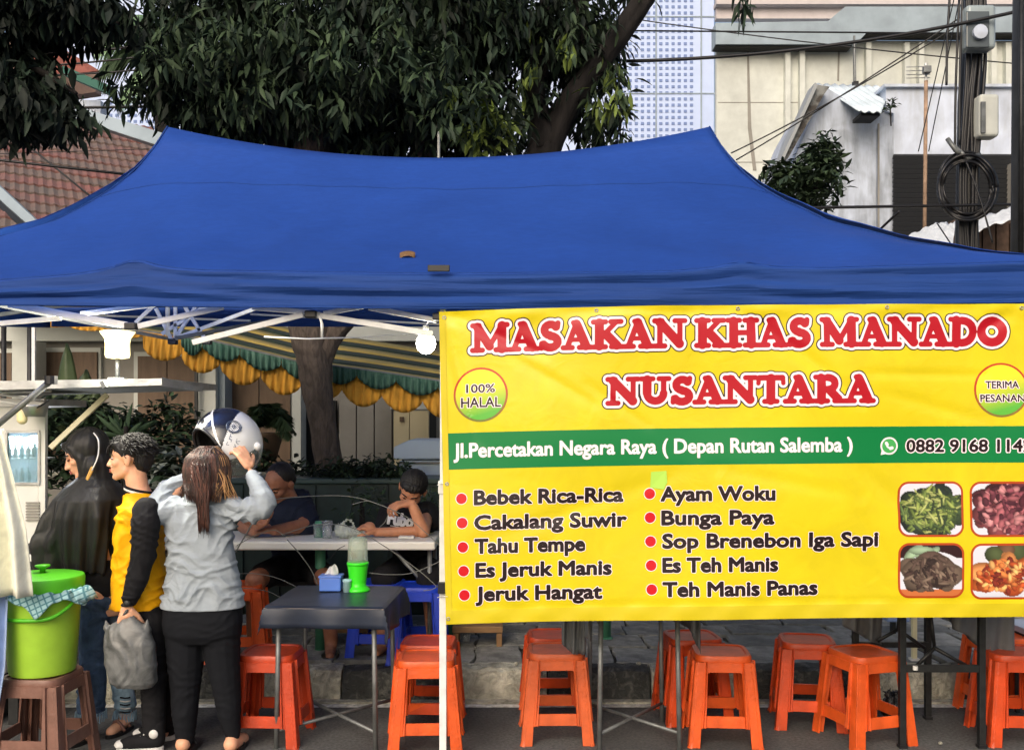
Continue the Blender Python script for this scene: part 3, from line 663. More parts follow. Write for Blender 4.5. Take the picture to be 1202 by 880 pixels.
# messaging-app style phone icon: white ring bubble with tail and handset
disc(1044.5, 523.2, 10.4, ban_w, .0012, 'phone_icon'); ref = 523.2 - warp(1044)
flat('phone_icon_tail', [(1034.6, ref + 10.6), (1036.2, ref + 3), (1042, ref + 9)], [(0, 1, 2)], .0012, ban_w)
disc(1044.5, 523.2, 8.4, M('icon_green', rgb(70, 170, 90), .4), .0018, 'phone_icon_face')
Xg, Yg = np.meshgrid(np.arange(-9, 9.1, .5), np.arange(-9, 9.1, .5)); Fh = np.full(Xg.shape, 9.0)
for (ax, ay, bx_, by_, r0) in [(-3.2, -2.6, -2.2, .8, 1.1), (-2.2, .8, 1.2, 3.2, 1.1), (-3.4, -3.2, -2.4, -1.6, 1.9), (1.6, 3.0, 3.4, 2.4, 1.9)]:
    dx, dy = bx_ - ax, by_ - ay; t = np.clip(((Xg - ax) * dx + (Yg - ay) * dy) / (dx * dx + dy * dy), 0, 1); Fh = np.minimum(Fh, np.hypot(Xg - ax - t * dx, Yg - ay - t * dy) - r0)
vl, fs = fill_contour(Fh, 1044.5 - 9, ref - 9, .5, 0); flat('handset', vl, fs, .0024, ban_w)
flat('tape_patch', [(764, 553.5 - warp(764)), (782, 552.5 - warp(764)), (783, 566 - warp(764)), (779, 574.5 - warp(764)), (763, 572 - warp(764))], [(0, 1, 2, 3, 4)], .0026, M('pale_green_tape', rgb(176, 222, 90), .5))
# food photographs printed on the banner: rounded squares with vertex-coloured print
def vcol_mat(name):
    m = bpy.data.materials.new(name); m.use_nodes = True; n = m.node_tree.nodes; l = m.node_tree.links; b = n['Principled BSDF']; b.inputs['Roughness'].default_value = .36
    v = n.new('ShaderNodeVertexColor'); v.layer_name = 'print'; l.new(v.outputs['Color'], b.inputs['Base Color']); return m
vm = vcol_mat('photo_print')
def rr_field(X, Y, w_, h_, r): 
    qx = np.abs(X) - w_ / 2 + r; qy = np.abs(Y) - h_ / 2 + r
    return np.hypot(np.maximum(qx, 0), np.maximum(qy, 0)) + np.minimum(np.maximum(qx, qy), 0) - r
def food(cx_, cy_, w_, h_, kind, seed):
    ref = cy_ - warp(cx_); g = 0.9; nx, ny = int(w_ / g) + 6, int(h_ / g) + 6
    X, Y = np.meshgrid((np.arange(nx) - nx / 2) * g, (np.arange(ny) - ny / 2) * g)
    Fd = rr_field(X, Y, w_, h_, 13)
    vl, fs = fill_contour(Fd, cx_ - nx / 2 * g, ref - ny / 2 * g, g, 0.0, run=0); flat('photo_border', vl, fs, .0010, M('photo_border_print', rgb(176, 70, 24), .4))
    vl, fs = fill_contour(Fd, cx_ - nx / 2 * g, ref - ny / 2 * g, g, -2.6, run=0)
    o = flat('food_photo', vl, fs, .0018, vm)
    rg_ = np.random.default_rng(seed); V = np.array(vl); x = (V[:, 0] - cx_) / (w_ / 2); y = (V[:, 1] - ref) / (h_ / 2)
    col = np.zeros((len(V), 3)); plate = np.array(rgb(214, 216, 228)); col[:] = plate
    def blob_layer(n, pal, rx, ry, cxs, cys, spread, asp=1.0, fleck=False):
        for _ in range(n):
            an = rg_.uniform(0, 6.28); rad = math.sqrt(rg_.uniform(0, 1)); bx_ = cxs + math.cos(an) * rad * spread[0]; by_ = cys + math.sin(an) * rad * spread[1]
            th = rg_.uniform(0, 3.14); ux = (x - bx_) * math.cos(th) + (y - by_) * math.sin(th); uy = -(x - bx_) * math.sin(th) + (y - by_) * math.cos(th)
            d_ = (ux / (rx * rg_.uniform(.6, 1.3))) ** 2 + (uy / (ry * rg_.uniform(.6, 1.3))) ** 2; mk = d_ < 1
            c = np.array(rgb(*pal[rg_.integers(len(pal))])) * rg_.uniform(.75, 1.2)
            sh = (1.15 - .6 * np.clip(d_[mk], 0, 1)) * (1.05 - 0.5 * np.clip(uy[mk] / ry, -.3, 1))
            col[mk] = np.clip(c[None, :] * sh[:, None], 0, 1)
    if kind == 'greens':
        blob_layer(60, [(46, 62, 44), (60, 78, 50), (34, 46, 40)], .35, .25, 0, .08, (.9, .8)); blob_layer(260, [(150, 164, 86), (112, 132, 66), (176, 184, 112), (60, 78, 46), (88, 108, 58), (44, 58, 40)], .24, .045, 0, .08, (.85, .78))
    elif kind == 'shred':
        blob_layer(70, [(120, 60, 66), (90, 40, 50)], .3, .25, .25, 0, (1.0, .95)); blob_layer(240, [(168, 96, 104), (136, 72, 84), (92, 44, 56), (196, 132, 136), (70, 32, 44)], .17, .09, .25, 0, (1.0, .9))
    elif kind == 'stew':
        col[y < -.45] = rgb(48, 22, 26); mk = ((x / 1.15) ** 2 + ((y - .25) / .95) ** 2) < 1; col[mk] = plate
        col[(y > .68) & mk] = rgb(196, 110, 60); blob_layer(4, [(150, 176, 146)], .3, .2, -.2, -.68, (.5, .08)); blob_layer(14, [(92, 74, 66), (74, 56, 52), (108, 92, 80)], .42, .5, 0, .1, (.6, .35)); blob_layer(90, [(96, 78, 70), (66, 50, 46), (130, 112, 98), (52, 40, 38)], .16, .06, 0, .12, (.75, .6))
    else:
        blob_layer(5, [(110, 80, 60), (70, 80, 50)], .4, .3, .2, -.6, (.5, .2)); blob_layer(22, [(206, 104, 52), (180, 80, 40), (226, 150, 90)], .4, .28, .15, .1, (.9, .5)); blob_layer(120, [(222, 130, 70), (190, 84, 44), (150, 60, 36), (236, 178, 110), (120, 44, 34)], .14, .08, .15, .15, (.95, .55))
    ca = o.data.color_attributes.new('print', 'FLOAT_COLOR', 'POINT'); ca.data.foreach_set('color', np.hstack([col, np.ones((len(V), 1))]).astype(np.float32).ravel())
food(1093.5, 597.5, 77, 65, 'greens', 1); food(1178, 597.5, 77, 65, 'shred', 2); food(1093.5, 669.5, 77, 65, 'stew', 3); food(1178, 670.5, 77, 66, 'chicken', 4)
# eyelets and ties
for (px, row) in ((521, 372), (524.5, 568), (526, 726), (700, 369), (866, 369), (1040, 369), (1200, 370)):
    c_ = BP(px, row, .003); b = MB(); b.tube([c_ + Vector((.007 * math.cos(k * math.pi / 5), 0, .007 * math.sin(k * math.pi / 5))) for k in range(11)], .0025, 6, caps=False); b.build('eyelet', alu, banner, smooth=True)
for row in (568, 700): MB().tube([BP(525, row, .006), P(519, row - 1, 4.39), P(513.5, row + 1, 4.43)], .0022, 5).build('tie_string', c_white, banner, smooth=True)
# ------------------------------------------------------------ buildings behind
w_cream = two_scale(M('cream_plaster', rgb(202, 206, 200), 0.9, var=0.06, vscale=3, bump=0.1, bscale=30), .5, .85, 1.1)
w_grey = two_scale(M('grey_plaster', rgb(144, 141, 134), 0.9, var=0.08, vscale=3, bump=0.1), .7, .8, 1.1)
w_white = two_scale(M('stained_white_plaster', rgb(204, 214, 232), 0.9, col2=rgb(170, 176, 182), vscale=3.0, stretch=(1, 1, .25), ramp=(.45, .8), detail=9), 1.6, .78, 1.1)
w_blue = M('pale_blue_cladding', rgb(190, 206, 238), 0.7, var=0.03, vscale=2)
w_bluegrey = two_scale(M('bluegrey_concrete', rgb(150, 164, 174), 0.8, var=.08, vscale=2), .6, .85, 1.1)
w_pink = M('pinkish_plaster', rgb(198, 190, 190), 0.9, var=.05)
brown_d = two_scale(M('brown_wood_door', rgb(104, 84, 66), 0.6, var=.15, vscale=6, stretch=(3, 3, .3)), 2, .8, 1.15)
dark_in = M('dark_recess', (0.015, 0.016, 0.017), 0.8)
tile_m = [M('roof_tile_red', rgb(128, 84, 80), 0.9, col2=rgb(104, 92, 88), vscale=1.2, detail=8, bump=.5), M('roof_tile_grey', rgb(116, 94, 88), 0.9, col2=rgb(100, 92, 88), vscale=1.5, detail=8, bump=.5)]
def q3(name, pts, d, mt, par, th=0.15, **k):
    """wall slab whose front outline is read at depth d; real thickness th away from the camera"""
    b = MB(); b.extrude_poly([P(x, y, d) for x, y in pts], (0, th, 0)); return b.build(name, mt, par, **k)
def rect(x0, y0, x1, y1): return [(x0, y1), (x1, y1), (x1, y0), (x0, y0)]
# --- far perforated tower (two faces seen left and right of the tree)
DT = 55
t = thing('tower_block', 'tall pale blue tower clad in perforated panels behind the tree', 'building', P(600, 520, DT))
q3('wall', rect(60, -260, 838, 520), DT, w_blue, t, th=14)
for x0, y0, x1, y1, nm in ((128, 112, 196, 162, 0), (716, -8, 822, 175, 1)):
    hb = MB(); st = 7.2; n_ = 0
    for i in range(int((x1 - x0) / st)):
        for j in range(int((y1 - y0) / st)):
            x = x0 + i * st; y = y0 + j * st; c_ = P(x + 2, y + 2, DT); hb.box(c_ + Vector((0, 0.0, 0)), (.18, .06, .16))
    o = hb.build('screen_hole', M('hole_shade', rgb(120, 140, 185), .8), t); o['kind'] = 'stuff'
for k in range(9):
    z = P(0, -250 + k * 90, DT).z; MB().box((P(449, 0, DT).x, DT - .02, z), (38, .05, .06)).build('panel_joint', w_bluegrey, t)
for px in (716, 770, 823, 60, 128): MB().box(P(px, 130, DT) + Vector((0, -.03, 0)), (.08, .05, 36)).build('panel_joint', w_bluegrey, t)
# --- cream block on the right with ledge and ribs
DB = 34
t = thing('cream_building', 'large cream building with a grey concrete ledge and paired ribs', 'building', P(1030, 520, DB))
q3('wall', rect(841, 48, 1420, 520), DB, w_cream, t, th=.3); q3('upper_wall', rect(841, -260, 1420, 22), DB - .3, w_pink, t, th=.3)
q3('ledge', [(840, 52), (1005, 52), (1018, 38), (1420, 38), (1420, 8), (992, 8), (972, 25), (840, 27)], DB - .7, w_bluegrey, t, th=.7)
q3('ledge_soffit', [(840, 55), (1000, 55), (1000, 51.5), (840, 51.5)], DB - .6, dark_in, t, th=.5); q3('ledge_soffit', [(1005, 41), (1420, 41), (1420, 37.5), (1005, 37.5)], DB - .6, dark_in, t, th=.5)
q3('upper_beam', rect(841, 0, 1420, 5), DB - .6, w_pink, t, th=.5)
for px in (925, 942, 1020, 1065, 1082, 1167, 1184):
    q3('rib', rect(px - 3, 50, px + 3, 520), DB - .25, w_cream, t, th=.3)
for r_ in (120, 190): q3('wall_joint', rect(843, r_, 1400, r_ + .8), DB - .012, w_grey, t, th=.1)
q3('stain', [(877, 60), (879, 60), (882, 150), (888, 200), (884, 200), (878, 150)], DB - .02, w_grey, t, th=.1); q3('stain', [(984, 50), (986, 50), (985, 95), (983, 95)], DB - .02, w_grey, t, th=.1)
q3('drain_pipe', rect(1002, 42, 1004, 98), DB - .9, grey_metal, t, th=.06)
# --- white gabled house
DH = 20
t = thing('white_house', 'weathered white house with a small corrugated awning and dark shutter', 'house', P(1050, 520, DH))
w_stain = two_scale(M('damp_stained_wall', rgb(190, 200, 216), 0.9, col2=rgb(136, 142, 150), vscale=4.0, stretch=(1, 1, .2), ramp=(.42, .72), detail=9), 2.2, .72, 1.1)
q3('gable_wall', [(915, 520), (1053, 520), (1053, 128), (1020, 133), (970, 103), (955, 130), (915, 230)], DH, w_stain, t, th=3)
q3('side_wall', [(1049, 181), (1230, 181), (1230, 101), (1040, 101), (1040, 130), (1049, 133)], DH - .1, w_white, t, th=3)
q3('parapet', rect(1038, 98.5, 1230, 101.8), DH - .2, w_white, t, th=.6)
q3('pier', [(1031, 300), (1049, 300), (1049, 143), (1031, 150)], DH - .12, w_stain, t, th=.2)
q3('pier_edge', rect(1031, 145, 1032.5, 275), DH - .14, w_grey, t, th=.05)
bg = MB(); bg.extrude_poly([P(x, y, DH - .4) for x, y in [(917, 190), (925, 186), (968, 110), (974, 102), (957, 99), (950, 118)]], (0, .4, 0)); bg.build('barge_board', M('mouldy_board', rgb(70, 66, 62), .9, col2=rgb(130, 132, 130), vscale=4, ramp=(.4, .6)), t)
q3('barge_trim', [(914, 192), (918, 192), (960, 100), (957, 97)], DH - .55, M('trim_grey', rgb(150, 155, 158), .7), t, th=.5)
cb = MB(); A_, B_, C2, D_ = P(957, 99, DH + 1.2), P(1044, 100, DH + 1.2), P(1033, 133, DH - 1.0), P(1011, 133, DH - 1.0)
def corr(u, v):
    tm = max(0.02, min(1.0, (87 * (1 - u) + 1) / 61.7)); k_ = v * tm; row = 99 + 3 * u + 32 * k_; d_ = DH + 1.2 - 2.2 * (row - 99) / 33
    return P(958 + 87 * u + 50 * k_, row, d_) + Vector((0, 0, 0.020 * math.sin(u * 2 * math.pi * 9)))
cb.grid(corr, 108, 6); cb.build('corrugated_awning', M('white_zinc', rgb(206, 220, 228), .45, var=.12, vscale=2), t, auto=True, solid=.02)
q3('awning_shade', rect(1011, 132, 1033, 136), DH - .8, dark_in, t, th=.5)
for k in range(20):
    r_ = 182 + k * 5.6; b = MB(); b.box(P(1117, r_ + 2.6, DH - .22), (136 * DH / FP, .05, .082), Matrix.Rotation(R(25), 3, 'X')); b.build('shutter_slat', M('shutter_dark', (.022, .024, .028), .5) if k == 0 else bpy.data.materials['shutter_dark'], t)
q3('shutter_back', rect(1049, 181, 1230, 300), DH - .1, dark_in, t, th=.3)
q3('window_box', rect(1190, 190, 1230, 260), DH - .5, w_grey, t, th=.3)
# small tarpaulin roofs low right
tarp = M('white_tarpaulin', rgb(205, 210, 214), .6, var=.12, vscale=3, bump=.8, bscale=4, dist=1)
for k, (pts, d0, d1, lab) in enumerate((([(1058, 282), (1118, 288), (1122, 262), (1098, 262)], 13, 15, 'crumpled white tarpaulin roof in front of the dark shutter'), ([(1122, 280), (1190, 256), (1190, 243), (1130, 262)], 13.5, 15.5, 'narrow white tarpaulin roof beside the coiled cable pole'))):
    a_, b_, c_, d_ = P(*pts[0], d0), P(*pts[1], d0), P(*pts[2], d1), P(*pts[3], d1); g_ = MB()
    g_.grid(lambda u, v: (a_.lerp(b_, u)).lerp(d_.lerp(c_, u), v) + Vector((0, 0, .01 * math.sin(u * 30 + v * 4) + .02 * math.sin(u * 13 - v * 17))), 30, 12)
    tag(g_.build('tarpaulin_roof', tarp, solid=.01, smooth=True), lab, 'roof')
t = thing('brick_shed', 'low brown shed wall under the narrow tarpaulin roof', 'shed', P(1160, 300, 15.6)); q3('wall', rect(1120, 258, 1200, 420), 15.6, M('shed_brown', rgb(88, 70, 58), .9, var=.3, vscale=8), t, th=.4)
for k in range(5): q3('plank', rect(1122 + k * 16, 262, 1136 + k * 16, 400), 15.55, bpy.data.materials['shed_brown'], t, th=.04)
# antenna pole
t = thing('antenna_mast', 'rusty thin mast with a television antenna in front of the white house', 'antenna', P(1087, 300, 17))
MB().tube([P(1085, 300, 17), P(1087, 95, 17)], .035, 8).build('mast', M('rusty_pipe', rgb(150, 125, 105), .8, var=.3, vscale=6), t, smooth=True)
for r_ in (79, 83.5, 88, 92): MB().tube([P(1064, r_, 17), P(1092, r_ - .5, 17)], .008, 5).build('antenna_element', alu, t)
MB().tube([P(1087, 74, 17), P(1087, 97, 17)], .02, 6).build('boom', alu, t); MB().box(P(1088, 82, 16.9), (.13, .1, .12)).build('antenna_head', grey_metal, t, bevel=.01)
t = thing('roof_rod', 'short thin lightning rod standing on the corrugated awning of the white house', 'rod', P(1004, 99, 19)); MB().tube([P(1004, 98, 19), P(1003, 48, 19)], .02, 6).build('rod_shaft', grey_metal, t); MB().box(P(1004, 98, 19), (.1, .1, .06)).build('rod_foot', black_metal, t)
# --- left tiled roofs
DR = 13.0
t = thing('tiled_roof_house', 'house with a large faded red clay tile roof behind the blue tent', 'house', P(60, 520, DR))
# roof plane: eave low/right .. ridge top; courses run down to the right
O_ = P(-60, 298, 10.5); U_ = P(262, 345, 10.5) - O_; V_ = P(-40, 118, 15.5) - O_
ncr = 19; tw = .125
for k in range(ncr):
    b = MB(); n = int(U_.length / tw) * 4
    nrm = U_.cross(V_).normalized(); 
    if nrm.z < 0: nrm = -nrm
    vv = []; 
    for i in range(n + 1):
        u = i / n; ph = abs(math.sin(i / 4 * math.pi)); z_ = 0.022 * (1 - ph ** 1.5)
        lo = O_ + U_ * u + V_ * ((k - .12) / ncr) + nrm * (z_ + .032) - V_.normalized() * 0.02 * (1 - ph); hi = O_ + U_ * u + V_ * ((k + 1.0) / ncr) + nrm * z_ * 1.0
        vv += [lo - nrm * .03, lo, hi]
    fs = [(i * 3 + q, (i + 1) * 3 + q, (i + 1) * 3 + q + 1, i * 3 + q + 1) for i in range(n) for q in (0, 1)]
    b.add(vv, fs); o = b.build('tile_course', tile_m[k % 2], t)
wallb = MB(); wallb.extrude_poly([P(-60, 330, 10.7), P(262, 372, 10.7), P(262, 384, 10.7), P(-60, 350, 10.7)], (0, 1, 0)); wallb.build('wall', w_grey, t)
MB().bar(P(84, 132, 12.2), P(196, 168, 11.4), .16, .20, up=(0, 1, 0)).build('gutter_board', w_bluegrey, t, bevel=.01)
MB().bar(P(-8, 218, 12.2), P(45, 268, 11.2), .12, .06, up=(0, 1, 0)).build('lean_board', w_bluegrey, t)
MB().bar(P(-8, 232, 12.0), P(34, 270, 11.2), .07, .06, up=(0, 1, 0)).build('lean_board', black_metal, t)
DR2 = 20
t = thing('gabled_house', 'house with a steep red tile gable and green eave behind the left tree', 'house', P(60, 520, DR2))
for k in range(7):
    f = k / 7; a_ = P(35 + 76 * f - 40, 40 + 46 * f, DR2 + 1 - f); b_ = P(42 + 76 * f, 38 + 46 * f, DR2 + 1 - f); c_ = P(42 + 76 * (f + 1 / 7), 38 + 46 * (f + 1 / 7), DR2 + 1 - f); d_ = P(35 + 76 * (f + 1 / 7) - 52, 44 + 46 * (f + 1 / 7), DR2 + 1 - f)
    MB().add([a_, b_, c_, d_], [(0, 1, 2, 3)]).build('tile_course', M('gable_tile', rgb(138, 84, 76), .9, var=.25, vscale=5) if k == 0 else bpy.data.materials['gable_tile'], t, solid=.06)
q3('gable_wall', [(-40, 130), (112, 108), (112, 84), (40, 42), (-40, 60)], DR2 + .8, M('tan_wall', rgb(150, 125, 112), .9, var=.1), t, th=.3)
MB().bar(P(76, 84, DR2), P(132, 108, DR2 - .5), .16, .2, up=(0, 1, 0)).build('green_eave', M('green_eave_paint', rgb(52, 96, 84), .8), t)
q3('white_wall', [(-60, 300), (118, 300), (118, 118), (80, 117), (80, 100), (-60, 90)], DR2 + .4, w_white, t, th=.3)
# --- house facade behind the stalls
DF = 12.0
t = thing('shop_house', 'single-storey house behind the stalls with brown doors and pale columns', 'house', P(260, 690, DF))
q3('wall', rect(-260, 375, 1250, 760), DF, w_grey, t, th=.3)
q3('fascia', rect(-260, 340, 1250, 400), DF - .2, w_cream, t, th=.15)
def door(x0, y0, x1, y1, m=brown_d, fr=w_cream, n=1):
    q3('door_frame', rect(x0 - 4, y0 - 5, x1 + 4, y1), DF - .06, fr, t, th=.1); 
    dd = (x1 - x0) / n
    for i in range(n): q3('door', rect(x0 + i * dd + .6, y0, x0 + (i + 1) * dd - .6, y1), DF - .10, m, t, th=.08)
door(-10, 414, 14, 600, n=1); door(46, 413, 114, 620, n=2); door(161, 418, 231, 640, n=2); door(267, 425, 341, 640, n=2)
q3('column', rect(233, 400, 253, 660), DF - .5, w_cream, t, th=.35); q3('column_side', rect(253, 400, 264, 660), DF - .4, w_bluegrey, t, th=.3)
q3('column', rect(343, 445, 353, 660), DF - .5, w_cream, t, th=.3); q3('column', rect(14, 400, 40, 640), DF - .5, w_cream, t, th=.3)
q3('dark_opening', rect(354, 470, 394, 660), DF - .16, dark_in, t, th=.1)
for k in range(3): q3('grey_panel', rect(398 + k * 21, 440, 417.5 + k * 21, 640), DF - .14, w_grey, t, th=.1)
q3('cream_door', rect(462, 482, 480, 650), DF - .3, M('cream_paint', rgb(214, 200, 160), .6), t, th=.1); q3('cream_door', rect(481, 482, 503, 650), DF - .3, bpy.data.materials['cream_paint'], t, th=.1)
q3('door_lintel', rect(458, 470, 506, 480), DF - .32, w_cream, t, th=.12); q3('small_vent', rect(469, 489, 474, 495), DF - .33, brown_d, t, th=.05)
q3('dark_pipe', rect(228, 420, 231.5, 660), DF - .6, black_metal, t, th=.04); q3('dark_pipe', rect(504, 450, 512, 660), DF - .45, dark_in, t, th=.04)
# long lightly ribbed low wall under the banner height, far side of the pavement
t = thing('boundary_wall', 'low mossy grey wall along the back of the pavement', 'wall', (0, 9.2, SW)); MB().box((0, 9.2, SW + .45), (16, .2, .9)).build('wall_body', w_grey, t, bevel=.01)
for k in range(16): MB().box((-7.5 + k, 9.19, SW + .93), (.97, .28, .06)).build('coping_stone', kerb_light, t, bevel=.01)

# ------------------------------------------------------------ poles and cables
t = thing('utility_pole', 'black utility pole carrying electricity meters and a big coil of cable', 'pole', P(1137, 640, 9.0))
kx = lambda px: (px - CX) * 9 / FP
b = MB(); pts = [P(1133, 640, 9), P(1134, 320, 9), P(1135, 240, 9), P(1138, 120, 9), P(1142, 50, 9), P(1143, -60, 9)]; b.tube(pts, [.115, .105, .10, .105, .09, .085], 14); b.build('pole_shaft', black_metal, t, smooth=True)
for k in range(9):
    x = 1127 + k * 2.6; MB().tube(bez([P(x, 300, 8.88), P(x + random.uniform(-5, 3), 220, 8.86), P(x + random.uniform(0, 5), 130, 8.86), P(x + 6 + random.uniform(-2, 3), 60, 8.88), P(x + 7, -40, 8.9)], 6), .017, 6).build('riser_cable', black_plastic, t, smooth=True)
for px, r0, r1 in ((1127, -10, 170), (1122, 20, 175), (1112, -5, 100)): MB().tube(bez([P(px + 4, r0 - 20, 8.8), P(px, (r0 + r1) / 2, 8.8), P(px - 1, r1, 8.8)], 8), .011, 6).build('thin_cable', black_plastic, t, smooth=True)
rc = random.Random(3)
for k in range(9):
    rr = rc.uniform(27, 35); cx_ = 1136 + rc.uniform(-3, 3); cy_ = 219 + rc.uniform(-4, 4); dd = 8.78 + rc.uniform(-.06, .04)
    MB().tube([P(cx_ + rr * math.cos(q * math.pi / 20), cy_ + rr * 1.15 * math.sin(q * math.pi / 20), dd + .02 * math.sin(q)) for q in range(41)], .013, 6).build('cable_coil', black_plastic, t, smooth=True)
for (a_, b_) in (((1112, 163), (1132, 183)), ((1120, 172), (1150, 182))): MB().tube([P(*a_, 8.8), P((a_[0] + b_[0]) / 2, a_[1] + 14, 8.75), P(*b_, 8.8)], .022, 7).build('cable_clamp', grey_metal, t, smooth=True)
m1 = MB(); m1.box(P(1147.5, 35, 8.78), (.27, .16, .40)); m_ = m1.build('meter_box', M('clear_grey_plastic', rgb(150, 162, 165), .2, var=.1, coat=.5), t, bevel=.035, segs=3)
MB().box(P(1147.5, 35, 8.69), (.21, .02, .33)).build('meter_window', M('meter_glass', rgb(84, 92, 96), .1), m_, bevel=.01); MB().lathe([(0.001, -.02), (.06, -.02), (.065, .02), (.001, .025)], (0, 0, 0), 16, close=True).build('meter_dial', w_white, m_, local=True)
bpy.data.objects['meter_dial'].rotation_euler = (R(90), 0, 0); bpy.data.objects['meter_dial'].location = P(1150, 38, 8.66) - ORG[t.name]
MB().box(P(1157, 138, 8.82), (.18, .16, .39)).build('cover_box', M('off_white_plastic', rgb(205, 208, 200), .5, var=.08), t, bevel=.03, segs=3); MB().box(P(1154, 138, 8.73), (.04, .02, .28)).build('cover_rib', grey_metal, t)
t = thing('dark_pole', 'thick dark grey pole at the right edge of the photo', 'pole', P(1200, 640, 7.9)); MB().tube([P(1202, 640, 7.9), P(1205, 100, 7.9), P(1206, -60, 7.9)], [.115, .11, .105], 16).build('pole_shaft', M('dark_grey_paint', (.028, .031, .035), .6, var=.3, vscale=5), t, smooth=True)
MB().tube([P(1198, 300, 7.78), P(1199, -60, 7.78)], .02, 8).build('conduit', black_metal, t, smooth=True)
def cable(a_, b_, da, db, sag, r, lab, n=24):
    t_ = MB().tube(catenary(P(*a_, da), P(*b_, db), sag, n), r, 6).build('overhead_cable', black_plastic, smooth=True); return tag(t_, lab, 'cable', 'overhead cables')
for a_, b_, da, db, sag, r, lab in [
    ((735, 72), (1210, 10), 9, 8.6, .10, .016, 'thick black cable rising from the branch to the top right pole'),
    ((700, 36), (1210, 40), 9.4, 9.2, .0, .008, 'thin cable running level across the grey ledge'),
    ((740, 22), (1205, 76), 10, 9.2, .03, .006, 'thin cable sloping down to the right across the cream wall'),
    ((858, 180), (1140, 20), 9.6, 9.0, .05, .007, 'thin cable climbing steeply from the tent corner to the utility pole'),
    ((864, 188), (1150, 5), 9.6, 9.0, .03, .007, 'lower of two thin cables climbing from the tent corner to the utility pole'),
    ((945, 244), (1200, 240), 8.6, 8.8, .0, .014, 'black cable low over the right slope of the blue tent'),
    ((1032, 270), (1056, 248), 9.2, 9.0, .0, .012, 'short cable end beside the pier of the white house'),
    ((1078, 178), (1122, -10), 9.4, 9.0, .0, .005, 'left thin wire hanging down from the utility pole top'),
    ((1090, 178), (1128, -10), 9.4, 9.0, .0, .005, 'right thin wire hanging down from the utility pole top'),
    ((1100, 262), (1120, 292), 9.0, 8.8, .0, .006, 'thin wire under the cable coil'),
    ((1134, 190), (1165, 285), 8.7, 8.6, -.05, .008, 'pale thin wire crossing the cable coil'),
    ((-10, 187), (150, 205), 9.0, 9.0, .0, .013, 'black cable crossing the tiled roof'),
    ((-10, 136), (108, 232), 9.4, 9.2, .0, .010, 'cable sloping down across the tiled roof'),
    ((-10, 181), (175, 175), 9.8, 9.6, .0, .004, 'thin reddish wire across the tiled roof'),
    ((0, 128), (260, 124), 9.4, 9.4, .0, .014, 'thick level cable below the left tree leaves'),
    ((20, 44), (170, 30), 9.4, 9.4, .02, .012, 'topmost cable behind the left tree'),
    ((20, 68), (200, 48), 9.4, 9.4, .02, .012, 'second cable from the top behind the left tree'),
    ((20, 79), (200, 62), 9.4, 9.4, .02, .009, 'third cable from the top behind the left tree'),
    ((60, 88), (215, 76), 9.4, 9.4, .02, .008, 'fourth cable from the top behind the left tree')]:
    cable(a_, b_, da, db, sag, r, lab)

# ------------------------------------------------------------ yellow and green scalloped awning behind the tent
aw = thing('scalloped_awning', 'striped awning with yellow and green scalloped edge behind the tree trunk', 'awning', P(260, 700, 8.4))
yel_c = M('yellow_awning_cloth', rgb(196, 144, 50), .9, var=.18, vscale=5, bump=.3, bscale=8); grn_c = M('green_awning_cloth', rgb(36, 76, 64), .8, col2=rgb(84, 118, 104), vscale=18, stretch=(3, 1, .3), ramp=(.4, .7)); grn_r = M('dark_green_awning_cloth', rgb(42, 56, 44), .85, var=.25, vscale=5); pale_y = M('pale_yellow_trim', rgb(178, 156, 84), .8, var=.1)
def Ttop(px): return float(np.interp(px, [30, 45, 120, 215, 250, 350, 430, 512, 560], [375, 377, 383, 397, 402, 426, 436, 448, 456]))
def dpt(px): return float(np.interp(px, [30, 520], [7.75, 8.9]))
cus = [35, 80, 125, 168, 213, 258, 306, 354, 402, 448, 496, 545]
dep = [9, 10, 14, 30, 38, 42, 42, 40, 42, 42, 42]
for i in range(len(cus) - 1):
    a_, b_ = cus[i], cus[i + 1]
    def fn(u, v, a_=a_, b_=b_, i=i):
        px = a_ + (b_ - a_) * u; fall = dep[i] * .60 * (1 if i > 2 else .5) + dep[i] * .40 * math.sin(math.pi * u) ** .7
        top = Ttop(px) - 1; bot = Ttop(px) + fall + (px - a_) * 0 
        p = P(px, top + (bot - top) * v, dpt(px)); p.y -= .02 * math.sin(math.pi * u) * v + .014 * math.sin(u * 34 + i) * (.3 + .7 * v) + .006 * math.sin(u * 61 + v * 5 + i * 2); return p
    MB().grid(fn, 40, 8).build('yellow_scallop', yel_c, aw, smooth=True, solid=.004)
gc = [215, 240, 284, 332, 378, 420, 466, 515, 560]
for i in range(len(gc) - 1):
    a_, b_ = gc[i], gc[i + 1]
    def fn(u, v, a_=a_, b_=b_):
        px = a_ + (b_ - a_) * u; top = Ttop(px) - 1; bot = Ttop(px) + 6 + 13 * math.sin(math.pi * u) ** .7
        p = P(px, top + (bot - top) * v, dpt(px)); p.y -= .05 + .022 * math.sin(u * 40) * v; return p
    MB().grid(fn, 40, 4).build('green_scallop', grn_c, aw, smooth=True, solid=.003)
for k in range(7):
    def fn(u, v, k=k):
        px = 150 + 410 * u; h0 = (k + v) * 5.2 * (1 - .0 * u)
        p = P(px, Ttop(px) - h0 + 1 - 6 * (1 - u) * (k + v) / 7, dpt(px) + (k + v) * .20 + .0); return p
    MB().grid(fn, 30, 1).build('roof_stripe', pale_y if k % 2 == 0 else grn_r, aw, smooth=True, solid=.004)
MB().tube([P(px, Ttop(px) - 1, dpt(px) + .02) for px in range(30, 565, 10)], .015, 8).build('edge_rail', grey_metal, aw, smooth=True)
